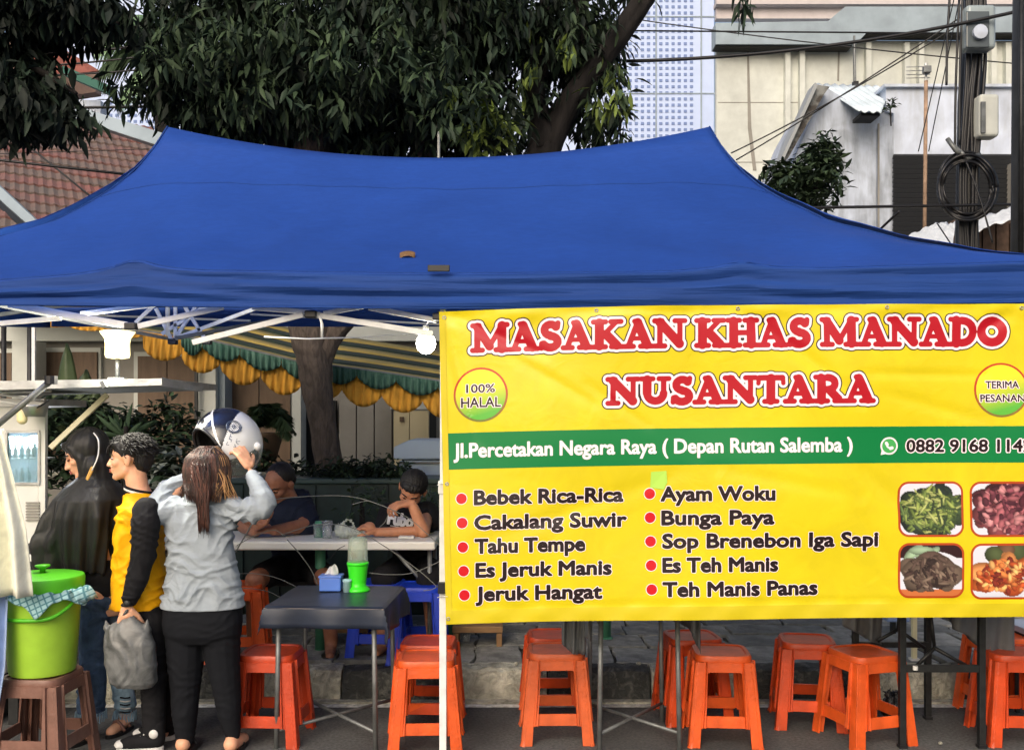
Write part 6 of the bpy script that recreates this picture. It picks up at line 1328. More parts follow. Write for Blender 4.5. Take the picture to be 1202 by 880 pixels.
def hand(mb, w_, D, N, thumb=1, curl=(.3, .3, .35, .4), tc=.3, k=1.0, spread=.06):
    """wrist w_, finger direction D, palm normal N (fingers curl towards N), thumb on side thumb*(D x N)"""
    w_ = Vector(w_); D = Vector(D).normalized(); N = Vector(N); N = (N - D * N.dot(D)).normalized(); S = D.cross(N) * thumb
    off = (.029, .010, -.010, -.028); ln = ((.043, .026, .021), (.047, .030, .022), (.043, .028, .021), (.033, .021, .018)); kn = (.088, .092, .087, .078)
    for i in range(4):
        base = w_ + (D * .012 + S * off[i] * .5) * k; kk = w_ + (D * kn[i] + S * off[i]) * k
        mb.cap(base, kk, .0150 * k, .0120 * k, 10)
        dirn = (D + S * (off[i] / .029) * spread).normalized(); p = kk; r_ = .0105 * k
        for j in range(3):
            a_ = curl[i] * (.8 if j == 0 else 1.15); ax = dirn.cross(N).normalized(); dirn = (Matrix.Rotation(a_, 3, ax) @ dirn)
            q = p + dirn * ln[i][j] * k; mb.cap(p, q, r_, r_ * .9, 10); p = q; r_ *= .9
    mb.ell(w_ + (D * .045 + N * .006) * k, .030 * k, .030 * k, .018 * k, None, 12, 8)
    t0 = w_ + (D * .020 + S * .020) * k; d1 = (D * .6 + S * .75 + N * .25).normalized(); t1 = t0 + d1 * .042 * k; ax = d1.cross(N).normalized(); d2 = (Matrix.Rotation(tc, 3, (D.cross(S)).normalized() * -1) @ d1 + N * tc * .5).normalized()
    t2 = t1 + d2 * .032 * k; t3 = t2 + (d2 + N * .2).normalized() * .026 * k
    mb.cap(t0, t1, .017 * k, .0125 * k, 10); mb.cap(t1, t2, .0122 * k, .0110 * k, 10); mb.cap(t2, t3, .0110 * k, .0092 * k, 10)
def locks(name, paths, mt, par, r=.005, n=6):
    b = MB()
    for p in paths:
        q = bez(p, 3); m_ = len(q); b.tube(q, [r * (.55 + .45 * math.sin(math.pi * min(1, .25 + .75 * i / m_))) * (1 - .75 * max(0, i / m_ - .7) / .3) for i in range(m_)], n)
    o = b.build(name, mt, par, smooth=True); return o
def shoe(mb, heel, toe, w_=.045, h_=.07):
    heel = Vector(heel); toe = Vector(toe); mb.chain([heel + Vector((0, 0, .042)), heel.lerp(toe, .45) + Vector((0, 0, .040)), heel.lerp(toe, .8) + Vector((0, 0, .032)), toe + Vector((0, 0, .028))], [.040, .040, .036, .028])
def sole(mb, heel, toe, w_=.048, h_=.022, z=0.0):
    heel = Vector(heel); toe = Vector(toe); d = (toe - heel).normalized(); s = d.cross(Vector((0, 0, 1))); L = (toe - heel).length; out = []
    for k in range(20):
        an = 2 * math.pi * k / 20; x = math.cos(an); y = math.sin(an); out.append(heel.lerp(toe, .5) + d * x * (L / 2 + .035) + s * y * w_ * (1 - .12 * (1 - x) / 2) + Vector((0, 0, z)))
    mb.extrude_poly(out, (0, 0, h_))

# ---- woman in grey, seen from behind, lifting a helmet
D1 = 4.75
w1 = thing('person', 'woman in light grey top and black leggings lifting a helmet, seen from behind', 'person', P(240, 882, D1))
b = MB()
L1, m1_ = head(b, P(243, 553, D1 + .02), (.10, 1, .12), (0, 0, 1), 1.0, P(241, 580, D1), .05)
b.loft([(P(238, 740, D1), .14, .09), (P(238, 700, D1), .14, .085), (P(236, 655, D1), .11, .07), (P(237, 605, D1), .12, .06), (P(239, 588, D1), .10, .055), (P(240, 575, D1), .05, .05)])
Rs, Re, Rw = P(271, 595, D1), P(306, 599, D1 - .085), P(295.5, 556, D1 + .02); Ls, Le, Lw = P(207, 590, D1), P(183, 604, D1 - .06), P(219, 562, D1 + .12)
b.chain([Rs, Re, Rw], [.030, .026, .024]); b.chain([Ls, Le, Lw], [.030, .026, .024])
hand(b, P(293, 549, D1 + .03), P(281, 526, D1 + .06) - P(293, 549, D1 + .03), (-.75, .55, .1), -1, (.25, .3, .45, .5), .2, .98, .12)
hand(b, P(225, 556, D1 + .14), P(238, 540, D1 + .22) - P(225, 556, D1 + .14), (.6, .8, .0), 1, (.4, .4, .4, .4), .3, .95)
for s, pts in ((-1, [(216, 735), (217, 800), (217, 868)]), (1, [(262, 735), (267, 800), (273, 866)])):
    b.chain([P(*q, D1) for q in pts], [.075, .05, .032]); q = P(pts[2][0], 868, D1); b.chain([q, Vector((q.x, D1 - .03, .05)), Vector((q.x + .02 * s, D1 + .12, .03))], [.032, .036, .028])
body = sculpt(b, 'body', skin_l, w1, .0055, 3)
def shirt_disp(c): return wav(c, [(.25, 0, 1, .085, .009, .3), (-.6, 0, 1, .062, .0065, 1.1), (.9, 0, .7, .09, .006, 2.0), (-1.0, 0, .5, .12, .005, 0.3), (.5, .3, 1, .038, .0025, 0.9)]) * np.clip((P(0, 560, D1).z - c[:, 2]) * 12, .3, 1) * np.clip((c[:, 2] - P(0, 713, D1).z) * 14, .05, 1) + .008 * np.exp(-((c[:, 2] - (P(0, 668, D1).z + .035 * np.abs((c[:, 0] - P(238, 0, D1).x) / .17) ** 2)) / .009) ** 2)
b = MB()
b.loft([(P(238, 712, D1), .206, .135), (P(238, 700, D1), .204, .133), (P(238, 685, D1), .190, .128), (P(236, 660, D1), .170, .115), (P(235, 635, D1), .168, .108), (P(236, 612, D1), .180, .105), (P(238, 594, D1), .170, .092), (P(240, 582, D1), .12, .075), (P(241, 574, D1), .066, .06)], 28, 2.2)
b.chain([P(268, 596, D1), P(290, 600, D1 - .05), P(308, 597, D1 - .09), P(311, 588, D1 - .08), P(303, 572, D1 - .03), P(296.5, 559, D1 + .01)], [.070, .066, .062, .060, .050, .036])
b.chain([P(211, 596, D1), P(195, 600, D1 - .03), P(184, 603, D1 - .05), P(184, 592, D1 - .02), P(197, 574, D1 + .05), P(215, 564, D1 + .11)], [.068, .064, .060, .058, .052, .038])
sh = sculpt(b, 'top', c_grey, w1, .006, 3, shirt_disp)
MB().tube([P(297.5, 558, D1 + .01) + Vector((.036 * math.cos(k / 10 * 6.283), .02 * math.sin(k / 10 * 6.283), .012 * math.cos(k / 10 * 6.283))) for k in range(11)], .006, 6).build('cuff', c_grey, w1, smooth=True)
MB().tube(bez([P(222, 577, D1 - .045), P(241, 581, D1 - .075), P(259, 576, D1 - .045)], 6), .006, 6).build('collar', c_grey, w1, smooth=True)
b = MB()
b.loft([(P(238, 752, D1), .150, .10), (P(238, 742, D1), .190, .125), (P(238, 730, D1), .196, .13), (P(238, 712, D1), .190, .128), (P(238, 700, D1), .175, .115)], 24)
b.chain([P(217, 742, D1), P(217.5, 775, D1), P(217.5, 812, D1), P(217, 835, D1), P(217.5, 866, D1)], [.098, .090, .072, .066, .046])
b.chain([P(260, 742, D1), P(261.5, 775, D1), P(266.5, 812, D1), P(269, 835, D1), P(273, 862, D1)], [.095, .084, .068, .060, .039])
sculpt(b, 'leggings', c_legg, w1, .007, 4, lambda c: wav(c, [(.3, 0, 1, .07, .002, 0), (-.4, 0, 1, .05, .0015, 1)]))
for x in (217, 273): 
    b = MB(); q = P(x, 868, D1); sole(b, Vector((q.x, D1 - .04, 0)), Vector((q.x + .01, D1 + .14, 0)), .045, .02, .001); b.build('sandal_sole', black_plastic, w1)
    MB().tube(bez([Vector((q.x - .04, D1 + .05, .02)), Vector((q.x, D1 + .06, .075)), Vector((q.x + .045, D1 + .05, .02))], 5), .007, 6).build('sandal_strap', black_plastic, w1, smooth=True)
# hair
b = MB(); hc_ = P(243, 548, D1 - .005)
b.ell(hc_, .108, .108, .100, None, 24, 16); b.ell(hc_ + Vector((0, -.01, -.055)), .105, .09, .085, None, 20, 14); b.ell(hc_ + Vector((.0, -.03, -.10)), .075, .05, .05)
sculpt(b, 'hair', hair_b, w1, .006, 3, lambda c: wav(c, [(1, .6, .12, .018, .0028, 0), (1, -.5, -.1, .031, .003, 1)]))
rl = random.Random(8); dark_l, red_l, gold_l = [], [], []
for k in range(950):
    an = R(rl.uniform(-200, 20)); u = rl.uniform(0, 1)                      # around the back half (towards the camera is -y)
    dx, dy = math.cos(an), math.sin(an); top_ = hc_ + Vector((rl.uniform(-.03, .04), rl.uniform(-.03, .03), .102))
    p1 = hc_ + Vector((dx * .085, dy * .085, .065)); p2 = hc_ + Vector((dx * .113, dy * .110, .0)); p3 = hc_ + Vector((dx * .112 + .004, dy * .100 - .01, -.07)); 
    if dy < -.3: e_ = hc_ + Vector((dx * .075 + rl.uniform(.0, .03), -.10 + rl.uniform(-.012, .01), -.14 + rl.uniform(-.03, .03)))
    else: e_ = hc_ + Vector((dx * .11 + rl.uniform(-.01, .03), dy * .08 - .03, -.125 + rl.uniform(-.03, .04)))
    (gold_l if dx > .62 and rl.random() < .3 else red_l if (rl.random() < .15) else dark_l).append([top_, p1, p2, p3, e_])
for k in range(260):                                                          # tail down the back
    x0 = rl.uniform(-.045, .05); x1 = .022 + rl.uniform(-.024, .026) * 1.1; s0 = hc_ + Vector((x0, -.100 + rl.uniform(-.01, .01), rl.uniform(-.06, .03))); e_ = hc_ + Vector((x1, -.115 + rl.uniform(-.012, .008), rl.triangular(-.34, -.16, -.29)))
    (red_l if rl.random() < .5 else dark_l).append([s0, s0 + Vector(((x1 - x0) * .35 + .006, -.022, -.06)), s0 + Vector(((x1 - x0) * .8, -.022, -.13)), e_])
for k in range(14):
    s0 = hc_ + Vector((.075 + rl.uniform(-.01, .02), -.05 + rl.uniform(-.03, .03), .0)); gold_l.append([s0, s0 + Vector((.03, -.01, -.05)), s0 + Vector((.052 + rl.uniform(-.02, .02), -.02, -.11)), s0 + Vector((.065 + rl.uniform(-.03, .025), -.02, -.155))])
locks('hair_lock', dark_l, hair_b, w1, .0021)['kind'] = 'stuff'; locks('hair_lock', red_l, hair_r, w1, .0024)['kind'] = 'stuff'; locks('hair_lock', gold_l, M('golden_hair', rgb(176, 132, 84), .35, var=.3, vscale=20), w1, .0018)['kind'] = 'stuff'

# ---- helmet held up
hz_ = Vector((.60, .66, .42)).normalized(); hy = Vector((.35, -.10, -.80)); hy = (hy - hz_ * hy.dot(hz_)).normalized(); hx = hy.cross(hz_)
HM = Matrix((hx, hy, hz_)).transposed(); HC_ = P(268, 519, D1 + .20)
he = thing('helmet', 'black and white open-face motorcycle helmet with clear visor held up by the woman in grey', 'helmet', HC_)
hw_m = M('helmet_white', (.72, .74, .76), .25, var=.04, coat=.5); hk = M('helmet_black', (.012, .013, .02), .2, coat=.6); hin = M('helmet_lining', (.02, .02, .021), .9, var=.3, vscale=20, bump=.5)
def hpt(th, ph, s=1.0):   # th from crown, ph around (0 = right, 90 = front)
    return HC_ + HM @ Vector((.150 * s * math.sin(th) * math.cos(ph), .180 * s * math.sin(th) * math.sin(ph), .170 * s * math.cos(th)))
b = MB(); NU, NV = 180, 90; vs = []; idx = {}
tmax = R(132)
for j in range(NV + 1):
    for i in range(NU): vs.append(hpt(tmax * j / NV + 1e-4, 2 * math.pi * i / NU))
fs = []; mi = []
for j in range(NV):
    for i in range(NU):
        th = tmax * (j + .5) / NV; ph = 360 * (i + .5) / NU
        if th > R(68) and 38 < ph < 142: continue                             # face opening
        fs.append((j * NU + i, j * NU + (i + 1) % NU, (j + 1) * NU + (i + 1) % NU, (j + 1) * NU + i))
        thd = math.degrees(th); lx = math.sin(th) * math.cos(R(ph)); ly = math.sin(th) * math.sin(R(ph))
        q = hpt(th, R(ph)) - HC_; X_, Z_ = q.x / .16, q.z / .18
        k_ = 0 if (X_ * .95 - Z_ * .30 > .12 and X_ > .05) or (X_ > .55) else 1
        if -.02 < X_ + .45 * (Z_ - .2) + .12 < .05 and Z_ > -.1: k_ = 0
        if X_ < -.35 and Z_ > .05 and math.hypot(X_, Z_) > .70 and int((math.degrees(math.atan2(Z_, X_)) + 3) / 9) % 3 != 0 and math.hypot(X_, Z_) < .9: k_ = 0
        if X_ < -.80: k_ = 0
        mi.append(k_)
b.v = vs; b.f = fs; b.m = mi; sh_ = b.build('shell', [hw_m, hk], he, smooth=True, solid=.006)
b = MB(); b.grid(lambda u, v: hpt(R(10) + (tmax - R(12)) * v, 2 * math.pi * u, .93), 48, 16); ln = b.build('lining', hin, he, smooth=True, solid=.012)
bm = bmesh.new(); bm.from_mesh(ln.data)
kill = [f for f in bm.faces if (lambda q: (q.y > .62 * abs(q.x) + .02 and q.z < .03))(HM.transposed() @ (f.calc_center_median() + ORG[he.name] - HC_))]
bmesh.ops.delete(bm, geom=kill, context='FACES'); bm.to_mesh(ln.data); bm.free()
b = MB(); b.tube([hpt(tmax, 2 * math.pi * k / 60, 1.0) for k in range(61) if not 38 < (360 * k / 60) < 142], .008, 8); b.build('rim_trim', black_plastic, he, smooth=True)
b = MB(); b.grid(lambda u, v: hpt(R(62) + R(66) * v, R(36) + R(108) * u, 1.05), 30, 14); b.build('visor', M('clear_visor', (.62, .72, .66), .05, trans=.8, alpha=.45), he, smooth=True, solid=.003)
for s in (36, 144): b = MB(); b.ell(hpt(R(70), R(s), 1.03), .022, .022, .022); b.build('visor_pivot', hw_m, he, smooth=True)
_cand = [(t_, p_) for t_ in range(20, 130, 3) for p_ in range(0, 360, 4)]
def _scr(t_, p_): q = hpt(R(t_), R(p_)); return (CX + q.x * FP / q.y, HZ - (q.z - HC) * FP / q.y, q.y)
_b = min([c for c in _cand if _scr(*c)[2] < HC_.y - .02], key=lambda c: math.hypot(_scr(*c)[0] - 274, _scr(*c)[1] - 500)); BADGE = ((_b[0], _b[1], .036), (_b[0], _b[1], .029), (_b[0], _b[1], .007))
_p = min([c for c in _cand if _scr(*c)[2] < HC_.y - .02], key=lambda c: math.hypot(_scr(*c)[0] - 272, _scr(*c)[1] - 516))
# printed badge: rings and letter-like scribble on the white side
hb = M('helmet_print', rgb(70, 84, 110), .3)
def ring(th, ph, r_, n=28, w_=.0022):
    c_ = hpt(R(th), R(ph), 1.022); nn = (c_ - HC_).normalized(); a_ = nn.cross(Vector((0, 0, 1))).normalized(); c2 = nn.cross(a_)
    return MB().tube([HC_ + ((c_ + a_ * r_ * math.cos(k * 6.2832 / n) + c2 * r_ * math.sin(k * 6.2832 / n)) - HC_) for k in range(n + 1)], w_, 5, caps=False)
for th, ph, r_ in BADGE: ring(th, ph, r_).build('badge_ring', hb, he, smooth=True)
rq = random.Random(5)
for k in range(9): t0 = _p[0] - 8 + (k % 5) * 4; p0 = _p[1] - 12 + k * 3; MB().tube([hpt(R(t0), R(p0), 1.012), hpt(R(t0 + rq.uniform(-4, 5)), R(p0 + 3), 1.016), hpt(R(t0 + rq.uniform(-3, 3)), R(p0 + 6), 1.012)], .0022, 5).build('script_stroke', hb, he)
for k in range(5): MB().tube([hpt(R(_b[0] - 6 + k * 3), R(_b[1] - 5), 1.02), hpt(R(_b[0] - 7 + k * 3), R(_b[1] + 5), 1.024)], .0018, 5).build('badge_bar', hb, he)

# ---- boy in yellow and black jacket
D2 = 4.84
w2 = thing('person', 'young man in yellow and black jacket facing left and carrying a plastic bag', 'person', P(172, 877, D2))
b = MB(); HB = P(152, 538, D2)
L2, m2_ = head(b, HB, (-1, -.12, -.02), (.04, 0, 1), .98, P(163, 580, D2), .050)
b.loft([(P(168, 720, D2), .10, .13), (P(166, 660, D2), .09, .12), (P(166, 604, D2), .080, .13), (P(164, 584, D2), .07, .10), (P(163, 572, D2), .05, .05)])
dA = D2 - .19
b.chain([P(171, 604, dA + .03), P(167, 655, dA - .005), P(151, 706, dA - .02)], [.035, .032, .026])
hand(b, P(149.5, 711, dA - .02), (-.10, -.05, -1), (-.2, .9, .2), 1, (.75, .8, .85, .85), .3, 1.0, .02)
b.chain([P(170, 600, D2 + .18), P(160, 655, D2 + .2), P(150, 700, D2 + .16)], [.045, .036, .026])
for pts in ([(176, 720), (180, 790), (181, 862)], [(186, 720), (190, 790), (192, 858)]): b.chain([P(*q, D2 + (.07 if pts[0][0] > 180 else -.06)) for q in pts], [.06, .045, .03])
sculpt(b, 'body', skin_l, w2, .0055, 3)
face_bits(w2, L2, m2_, .98, lip=M('boy_lips', rgb(190, 110, 98), .5), closed=False)
def jd(c): return wav(c, [(.4, .2, 1, .10, .008, .3), (-.7, .1, 1, .075, .006, 1.1), (1, .2, .5, .09, .004, 2.0)])
b = MB(); b.loft([(P(165, 712, D2), .134, .155), (P(165.5, 700, D2), .138, .158), (P(165, 680, D2), .132, .155), (P(163.5, 650, D2), .120, .158), (P(164.5, 620, D2), .112, .175), (P(166, 598, D2), .100, .185), (P(166, 586, D2), .082, .14), (P(164, 577, D2), .058, .075)], 28, 2.3)
sculpt(b, 'jacket', c_yellow, w2, .0065, 3, jd)
b = MB(); b.chain([P(172, 599, dA + .03), P(171, 615, dA), P(168, 655, dA - .005), P(160, 682, dA - .01), P(153, 702, dA - .015)], [.068, .070, .060, .054, .040])
sculpt(b, 'sleeve', c_black, w2, .0065, 3, lambda c: wav(c, [(.8, 0, 1, .06, .004, .3), (-.6, .4, 1, .045, .003, 1.1)]))
b = MB(); b.chain([P(171, 600, D2 + .16), P(162, 655, D2 + .19), P(150, 698, D2 + .16)], [.066, .056, .040]); sculpt(b, 'sleeve', c_black, w2, .007, 3)
for r_, mt_ in ((574, c_black), (576.5, c_white), (579, c_black)): MB().tube([P(163 + 15.5 * math.cos(k * .314) + (579 - r_) * .1, r_ + 4.0 * math.cos(k * .314), D2) + Vector((0, .065 * math.sin(k * .314), 0)) for k in range(21)], .0075, 6).build('collar', mt_, w2, smooth=True)
MB().tube([P(153 + 8 * math.cos(k * .6283), 701 + 1.5 * math.sin(k * .6283), dA - .02) + Vector((0, .038 * math.sin(k * .6283), 0)) for k in range(11)], .010, 6).build('cuff', c_black, w2, smooth=True)
MB().tube([P(150 + 6 * math.cos(k * .6283), 709, dA - .02) + Vector((0, .029 * math.sin(k * .6283), 0)) for k in range(11)], .008, 6).build('watch_strap', black_plastic, w2, smooth=True); b = MB(); b.ell(P(149, 708, dA - .055), .017, .008, .017); b.build('watch_face', black_metal, w2, smooth=True)
MB().tube([P(137, 640, D2 - .04), P(135, 680, D2 - .05), P(135, 710, D2 - .05)], .004, 5).build('zip', alu, w2)
b = MB(); b.loft([(P(177, 735, D2), .088, .13), (P(176, 712, D2), .092, .135), (P(176, 700, D2), .085, .12)], 22)
b.chain([P(176, 728, D2 - .06), P(178, 780, D2 - .06), P(180, 800, D2 - .06), P(181, 857, D2 - .06)], [.080, .070, .066, .055]); b.chain([P(182, 728, D2 + .07), P(188, 785, D2 + .08), P(192, 850, D2 + .08)], [.080, .066, .052])
sculpt(b, 'trousers', c_black, w2, .007, 4, lambda c: wav(c, [(.5, 0, 1, .09, .004, 0), (-.4, 0, 1, .06, .003, 1)]))
for x0, x1, dd in ((184, 147, D2 - .07), (198, 168, D2 + .10)):
    h_ = Vector((gx(x0, dd), dd, .012)); t_ = Vector((gx(x1, dd), dd - .02, .012)); b = MB(); shoe(b, h_, t_); b.cap(h_ + Vector((0, 0, .05)), h_ + Vector((.0, 0, .12)), .042, .042); sculpt(b, 'shoe', c_black, w2, .006, 3)
    b = MB(); sole(b, h_, t_, .047, .024, -.011); b.build('shoe_sole', c_white, w2, bevel=.003); b = MB(); b.ell(t_ + Vector((-.012, 0, .028)), .032, .036, .022); b.build('toe_cap', c_white, w2, smooth=True)
    for k in range(5): q = h_.lerp(t_, .35 + k * .1) + Vector((0, 0, .083 - k * .008)); MB().tube([q + Vector((0, -.022, -.006)), q, q + Vector((.004, .022, -.006))], .0035, 5).build('lace', c_white, w2)
    MB().lathe([(.001, 0), (.022, 0), (.022, .004), (.001, .005)], (0, 0, 0), 20, close=True).build('ankle_patch', c_white, w2, smooth=True, local=True); o = [c for c in w2.children if c.name.startswith('ankle_patch')][-1]; o.location = h_ + Vector((0, -.0425, .085)) - ORG[w2.name]; o.rotation_euler = (R(90), 0, 0)
# messy black hair
b = MB(); mm_ = m2_; b.ell(L2(0, -.022, .050), .086, .097, .080, mm_, 22, 14); b.ell(L2(0, -.065, .0), .072, .052, .075, mm_); b.ell(L2(0, .050, .072), .062, .042, .030, mm_)
sculpt(b, 'hair', hair_k, w2, .006, 2, lambda c: wav(c, [(1, .6, .4, .022, .003, 0), (1, -.5, -.3, .035, .004, 1)]))
lk = []
for k in range(600):
    a_ = rl.uniform(0, 6.283); e_ = rl.uniform(-.2, 1.45); d_ = Vector((math.cos(a_) * math.cos(e_), math.sin(a_) * math.cos(e_), math.sin(e_)))
    if d_.y > .35 and d_.z < .55: continue
    s0 = L2(d_.x * .080, -.02 + d_.y * .088, .045 + d_.z * .075); o_ = (m2_ @ d_); fl = m2_ @ Vector((d_.x * .3, -.35 if d_.y < .5 else .5, -.25)); lk.append([s0, s0 + o_ * .016 + fl * .016, s0 + o_ * .020 + fl * .050 + Vector((rl.uniform(-.012, .012), 0, rl.uniform(-.012, .01)))])
for k in range(16): x = rl.uniform(-.055, .055); s0 = L2(x, .058, .085); lk.append([s0, L2(x * 1.1, .088, .065), L2(x * 1.15 + rl.uniform(-.01, .01), .094, .034 + rl.uniform(-.008, .01))])
for k in range(14): s0 = L2(rl.uniform(.05, .08) * rl.choice((-1, 1)), rl.uniform(-.06, .02), .03); lk.append([s0, s0 + m2_ @ Vector((0, -.004, -.03)), s0 + m2_ @ Vector((0, rl.uniform(-.012, .008), -.055))])
locks('hair_lock', lk, hair_k, w2, .0026)['kind'] = 'stuff'
# carried bag
bg_m = M('smoky_plastic_bag', rgb(120, 122, 122), .32, col2=rgb(70, 72, 72), vscale=9, bump=.25, bscale=9, dist=1.0, alpha=.9)
DBG = dA - .02; cB = thing('carrier_bag', 'full grey translucent plastic bag hanging from the young man\'s hand', 'bag', P(152, 808, DBG))
b = MB(); b.loft([(P(158, 806, DBG), .085, .045), (P(157, 800, DBG), .112, .062), (P(154, 780, DBG), .122, .068), (P(152, 755, DBG), .122, .058), (P(150, 738, DBG), .105, .040), (P(150, 729, DBG), .06, .022), (P(150, 722, DBG), .022, .014)], 26, 2.6)
b.cap(P(126, 736, DBG), P(124, 728, DBG), .02, .006); b.cap(P(172, 738, DBG), P(173, 727, DBG), .024, .006); b.chain([P(148, 728, DBG), P(146, 722, DBG - .01), P(149, 716, DBG - .02)], [.012, .009, .008])
sculpt(b, 'bag_skin', bg_m, cB, .006, 1, lambda c: wav(c, [(1, 0, .15, .075, .003, 0), (1, 0, -.25, .05, .002, 1)]))
b = MB(); b.ell(P(158, 785, DBG), .085, .045, .07); b.ell(P(148, 770, DBG), .05, .04, .05); b.build('bag_contents', M('dark_contents', (.05, .05, .048), .7), cB, smooth=True)
b = MB(); b.chain(bez([P(140, 730, DBG), P(147, 719, DBG - .02), P(152, 716, DBG), P(160, 731, DBG)], 4), [.007] * 13); sculpt(b, 'bag_handle', bg_m, cB, .004, 1)

# ---- woman in black hijab
D3 = 5.02
w3 = thing('person', 'woman in a long black hijab and frayed jeans working at the cart', 'person', P(118, 861, D3))
b = MB(); HH = P(99, 534, D3)
L3, m3_ = head(b, HH, (-.86, -.36, -.40), (-.42, 0, .90), 1.0, P(110, 575, D3), .050)
b.loft([(P(118, 720, D3), .13, .10), (P(116, 690, D3), .135, .10), (P(112, 640, D3), .11, .09), (P(110, 590, D3), .13, .10), (P(110, 575, D3), .05, .05)])
b.chain([P(96, 610, D3 - .08), P(68, 640, D3 - .10), P(50, 646, D3 - .05), P(34, 646, D3 + .02)], [.03, .03, .03, .026]); hand(b, P(33, 646, D3 + .02), (-1, .2, -.1), (0, 0, -1), 1, (.4,) * 4, .3, .95)
LG3 = [([(112, 700), (108, 770), (104, 838)], D3 - .06), ([(124, 700), (138, 770), (147, 838)], D3 + .08)]
for pts, dd in LG3: b.chain([P(*q, dd) for q in pts], [.07, .05, .030]); q = P(pts[2][0], 0, dd); b.chain([Vector((q.x + .01, dd, .07)), Vector((q.x - .0, dd - .02, .045)), Vector((q.x - .02, dd - .13, .03))], [.032, .032, .027])
sculpt(b, 'body', skin_l, w3, .0055, 3)
face_bits(w3, L3, m3_, 1.0)
def hj(c):
    w_ = np.clip((P(0, 575, D3).z - c[:, 2]) * 8, 0.12, 1); an = np.arctan2(c[:, 1] - D3, c[:, 0] - P(105, 0, D3).x)
    f_ = np.sin(an * 9 + 1.5 * np.sin(an * 2) + c[:, 2] * 4) * .5 + np.sin(an * 17 - c[:, 2] * 6) * .3 + .4 * np.sin(an * 5 + 1)
    return .036 * w_ * f_ * (1 - np.exp(-np.abs(c[:, 2] - P(0, 572, D3).z) * 12))
b = MB()
b.ell(L3(0, -.034, .032), .106, .110, .104, m3_, 24, 16); b.ell(P(112, 548, D3), .075, .10, .085); b.cap(P(112, 545, D3), P(114, 575, D3), .082, .10)
b.chain([L3(-.062, .045, .055), L3(-.072, .020, -.02), L3(-.050, .035, -.10)], [.020, .024, .030]); b.chain([L3(.062, .045, .055), L3(.075, .018, -.02), L3(.055, .030, -.10)], [.018, .020, .030]); b.chain([L3(-.062, .045, .055), L3(0, .068, .085), L3(.062, .045, .055)], [.020, .022, .020]); b.chain([L3(-.05, .035, -.10), L3(0, .045, -.135), L3(.05, .03, -.10)], [.03, .03, .03])
b.loft([(P(93, 668, D3), .205, .16), (P(92, 655, D3), .222, .175), (P(97, 632, D3), .222, .19), (P(103, 605, D3), .198, .195), (P(107, 585, D3), .180, .18), (P(110, 571, D3), .140, .13), (P(112, 560, D3), .085, .09)], 32, 2.1)
b.chain([P(84, 612, D3 - .10), P(66, 636, D3 - .12), P(50, 645, D3 - .06), P(38, 645, D3)], [.08, .075, .058, .042])
sculpt(b, 'hijab', c_hijab, w3, .0065, 3, hj)
b = MB(); b.loft([(P(118, 697, D3), .118, .11), (P(117, 680, D3), .122, .115), (P(114, 655, D3), .12, .11)], 22); sculpt(b, 'shirt', c_black, w3, .007, 3, lambda c: wav(c, [(.5, 0, 1, .07, .004, 0)]))
b = MB(); b.loft([(P(118, 712, D3), .118, .115), (P(118, 692, D3), .112, .105), (P(118, 680, D3), .10, .095)], 22)
b.chain([P(112, 708, D3 - .06), P(109, 770, D3 - .06), P(107, 828, D3 - .06)], [.083, .068, .074]); sculpt(b, 'jeans', c_jean, w3, .007, 3, lambda c: wav(c, [(.5, 0, 1, .07, .004, 0), (-.6, 0, 1, .09, .004, 1)]))
b = MB(); b.chain([P(124, 708, D3 + .08), P(137, 770, D3 + .08), P(147, 826, D3 + .08)], [.083, .062, .056]); sculpt(b, 'jeans_leg', c_jeanl, w3, .007, 3, lambda c: wav(c, [(.5, 0, 1, .07, .004, 0)]))
fr = MB()
for cx_, dd, r_ in ((107, D3 - .06, .074), (147, D3 + .08, .055)):
    for k in range(40): an = k * 6.283 / 40; q = P(cx_, 838, dd) + Vector((r_ * math.cos(an), r_ * math.sin(an), .0)); fr.tube([q + Vector((0, 0, .02)), q + Vector((rl.uniform(-.01, .01), rl.uniform(-.01, .01), -.018 - rl.uniform(0, .016)))], .0028, 4)
o = fr.build('frayed_hem', c_jeanl, w3); o['kind'] = 'stuff'
for k in range(5): MB().tube([P(141, 818 + k * 4.2, D3 + .02), P(147, 819 + k * 4.2, D3 + .015), P(153, 818 + k * 4.2, D3 + .02)], .004, 5).build('ankle_band', c_white if k % 2 else c_black, w3, smooth=True)
for pts, dd in LG3:
    q = P(pts[2][0], 0, dd); b = MB(); sole(b, Vector((q.x + .01, dd + .02, 0)), Vector((q.x - .02, dd - .13, 0)), .044, .02, .001); b.build('sandal_sole', black_plastic, w3)
    for yy in (-.02, -.09): MB().tube(bez([Vector((q.x - .045, dd + yy, .02)), Vector((q.x - .01, dd + yy, .075)), Vector((q.x + .035, dd + yy, .02))], 5), .008, 6).build('sandal_strap', brown_pl, w3, smooth=True)
ms = M('mask_tan', rgb(206, 160, 84), .7)
MB().tube(bez([P(110, 508, D3 - .085), P(115.5, 517, D3 - .11), P(115, 535, D3 - .125), P(108, 552, D3 - .13)], 6), .0038, 6).build('mask_strap', c_white, w3, smooth=True)
MB().extrude_poly([P(100, 562, D3 - .135), P(106, 548, D3 - .135), P(109, 547, D3 - .13), P(109, 553, D3 - .13), P(103, 564, D3 - .135)], (0, .01, 0)).build('mask_edge', ms, w3, bevel=.003)

